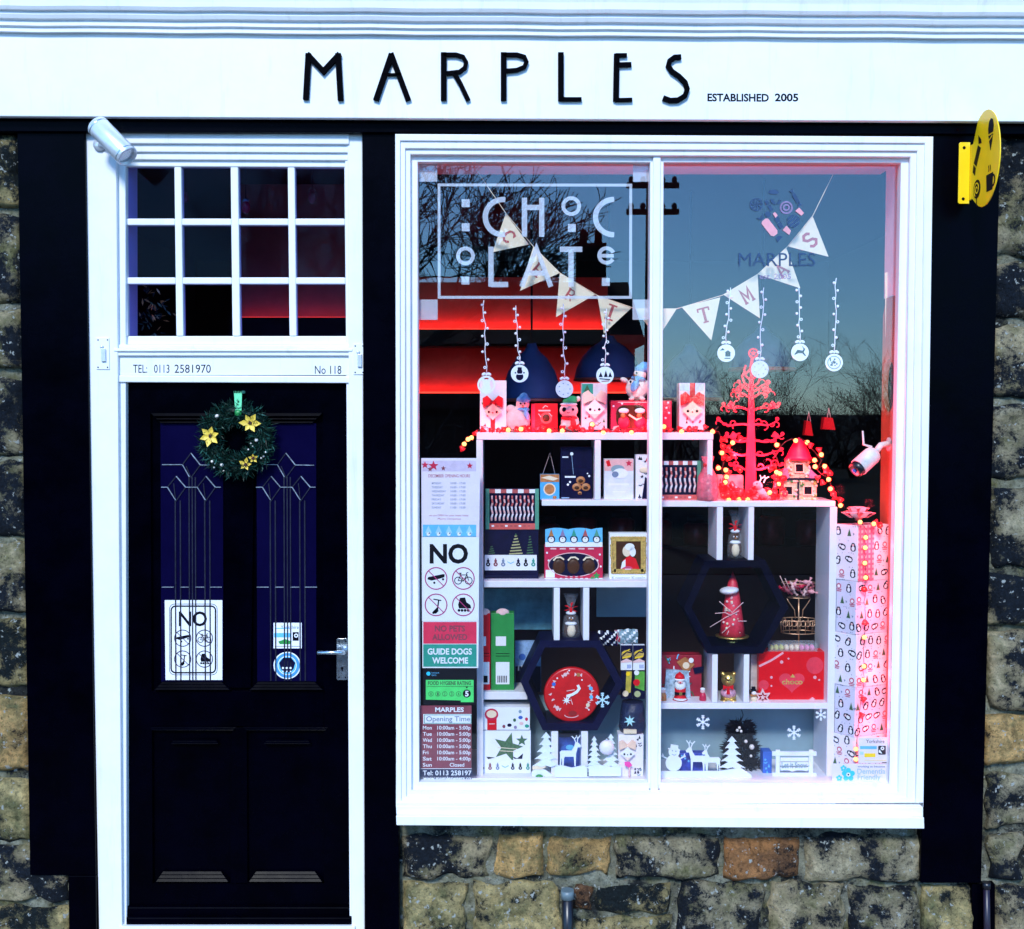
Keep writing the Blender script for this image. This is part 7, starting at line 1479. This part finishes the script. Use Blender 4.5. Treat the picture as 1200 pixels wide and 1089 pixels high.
# made-up bare shrubs beyond the road, softening the mirrored sky's lower edge
TWIG = mat('grey_brown_twig', (0.018, 0.016, 0.016), 0.9, spec=.1, var=.3)
g8 = random.Random(17); tm = MB()
def shrub(p, d, l, r, dep):
    pts = [p]; rr = [r]
    for i in range(3):
        d = (d + Vector((g8.gauss(0, .16), g8.gauss(0, .16), g8.gauss(.04, .1)))).normalized(); pts.append(pts[-1] + d * l / 3); rr.append(max(r * (1 - .18 * (i + 1)), .006))
    tm.tube(pts, rr, TWIG, 3, cap=False)
    if dep:
        for k in range(4): shrub(pts[g8.choice((1, 2, 3, 3))], (d + Vector((g8.gauss(0, .6), g8.gauss(0, .5), g8.gauss(.05, .4)))).normalized(), l * g8.uniform(.55, .82), rr[-1] * .7, dep - 1)
for i in range(105):
    x = g8.uniform(1.5, 23); y = g8.uniform(-44, -27); big = g8.random() < .13
    for k in range(3): shrub(Vector((x + g8.gauss(0, .1), y, -.15)), Vector((g8.gauss(0, .35), g8.gauss(0, .3), 1)).normalized(), (g8.uniform(1.6, 2.1) if big else g8.uniform(.8, 1.4)) * -y / 36, .05, 3)
o = tm.build('added_shrubs'); o['kind'] = 'stuff'
# bare tree across the road
BARK = mat('dark_bark', (0.02, 0.016, 0.013), 0.9, var=0.3, scale=20, bump=.5)
t = thing('bare_tree', 'bare winter tree across the road, mirrored in the left window pane', 'tree', (-2.6, -13, -.12))
m = MB(); tr2 = random.Random(11)
def limb(p, d, l, r, dep, mm):
    pts = [p]; rr = [r]; n = 4
    for i in range(n):
        d = (d + Vector((tr2.gauss(0, .13), tr2.gauss(0, .13), tr2.gauss(.03, .1)))).normalized(); pts.append(pts[-1] + d * l / n); rr.append(max(r * (1 - .45 * (i + 1) / n), .006))
    mm.tube(pts, rr, BARK, 5, cap=False)
    if dep <= 0: return
    for k in range(3 if dep > 3 else 4):
        q = pts[tr2.choice((2, 3, 4, 4))]; nd = (d + Vector((tr2.gauss(.12, .55), tr2.gauss(0, .55), tr2.gauss(.12, .4)))).normalized()
        limb(q, nd, l * tr2.uniform(.6, .82), rr[-1] * .75, dep - 1, mm)
m.tube([(-2.6, -13, -.12), (-2.55, -13, 1.0), (-2.4, -12.95, 2.1)], [.26, .2, .17], BARK, 10); m.build('trunk', t)
m = MB()
for d_ in ((.5, 0, .9), (-.5, .2, .8), (.9, .2, .55), (.1, -.4, .9), (.95, -.1, .25)): limb(Vector((-2.4, -12.95, 2.0)), Vector(d_).normalized(), 1.9, .10, 5, m)
m.build('crown', t)
# utility pole with cross arms
t = thing('utility_pole', 'timber utility pole with two cross arms across the road, mirrored left', 'utility pole', (2.15, -13.5, -.12))
m = MB(); m.tube([(2.15, -13.5, -.12), (2.15, -13.5, 5.6)], [.13, .09], BARK, 10); m.build('pole', t)
for z in (5.35, 4.95):
    m = MB(); m.box(1.75, 2.55, -13.45, -13.37, z - .04, z + .04, BARK)
    ar = m.build('cross_arm', t)
    for x in (1.82, 2.0, 2.3, 2.48):
        m = MB(); m.lathe([(.03, 0), (.045, .04), (.03, .09), (0, .1)], (x, -13.41, z + .04), PLASTICB, 8); m.build('insulator', ar)
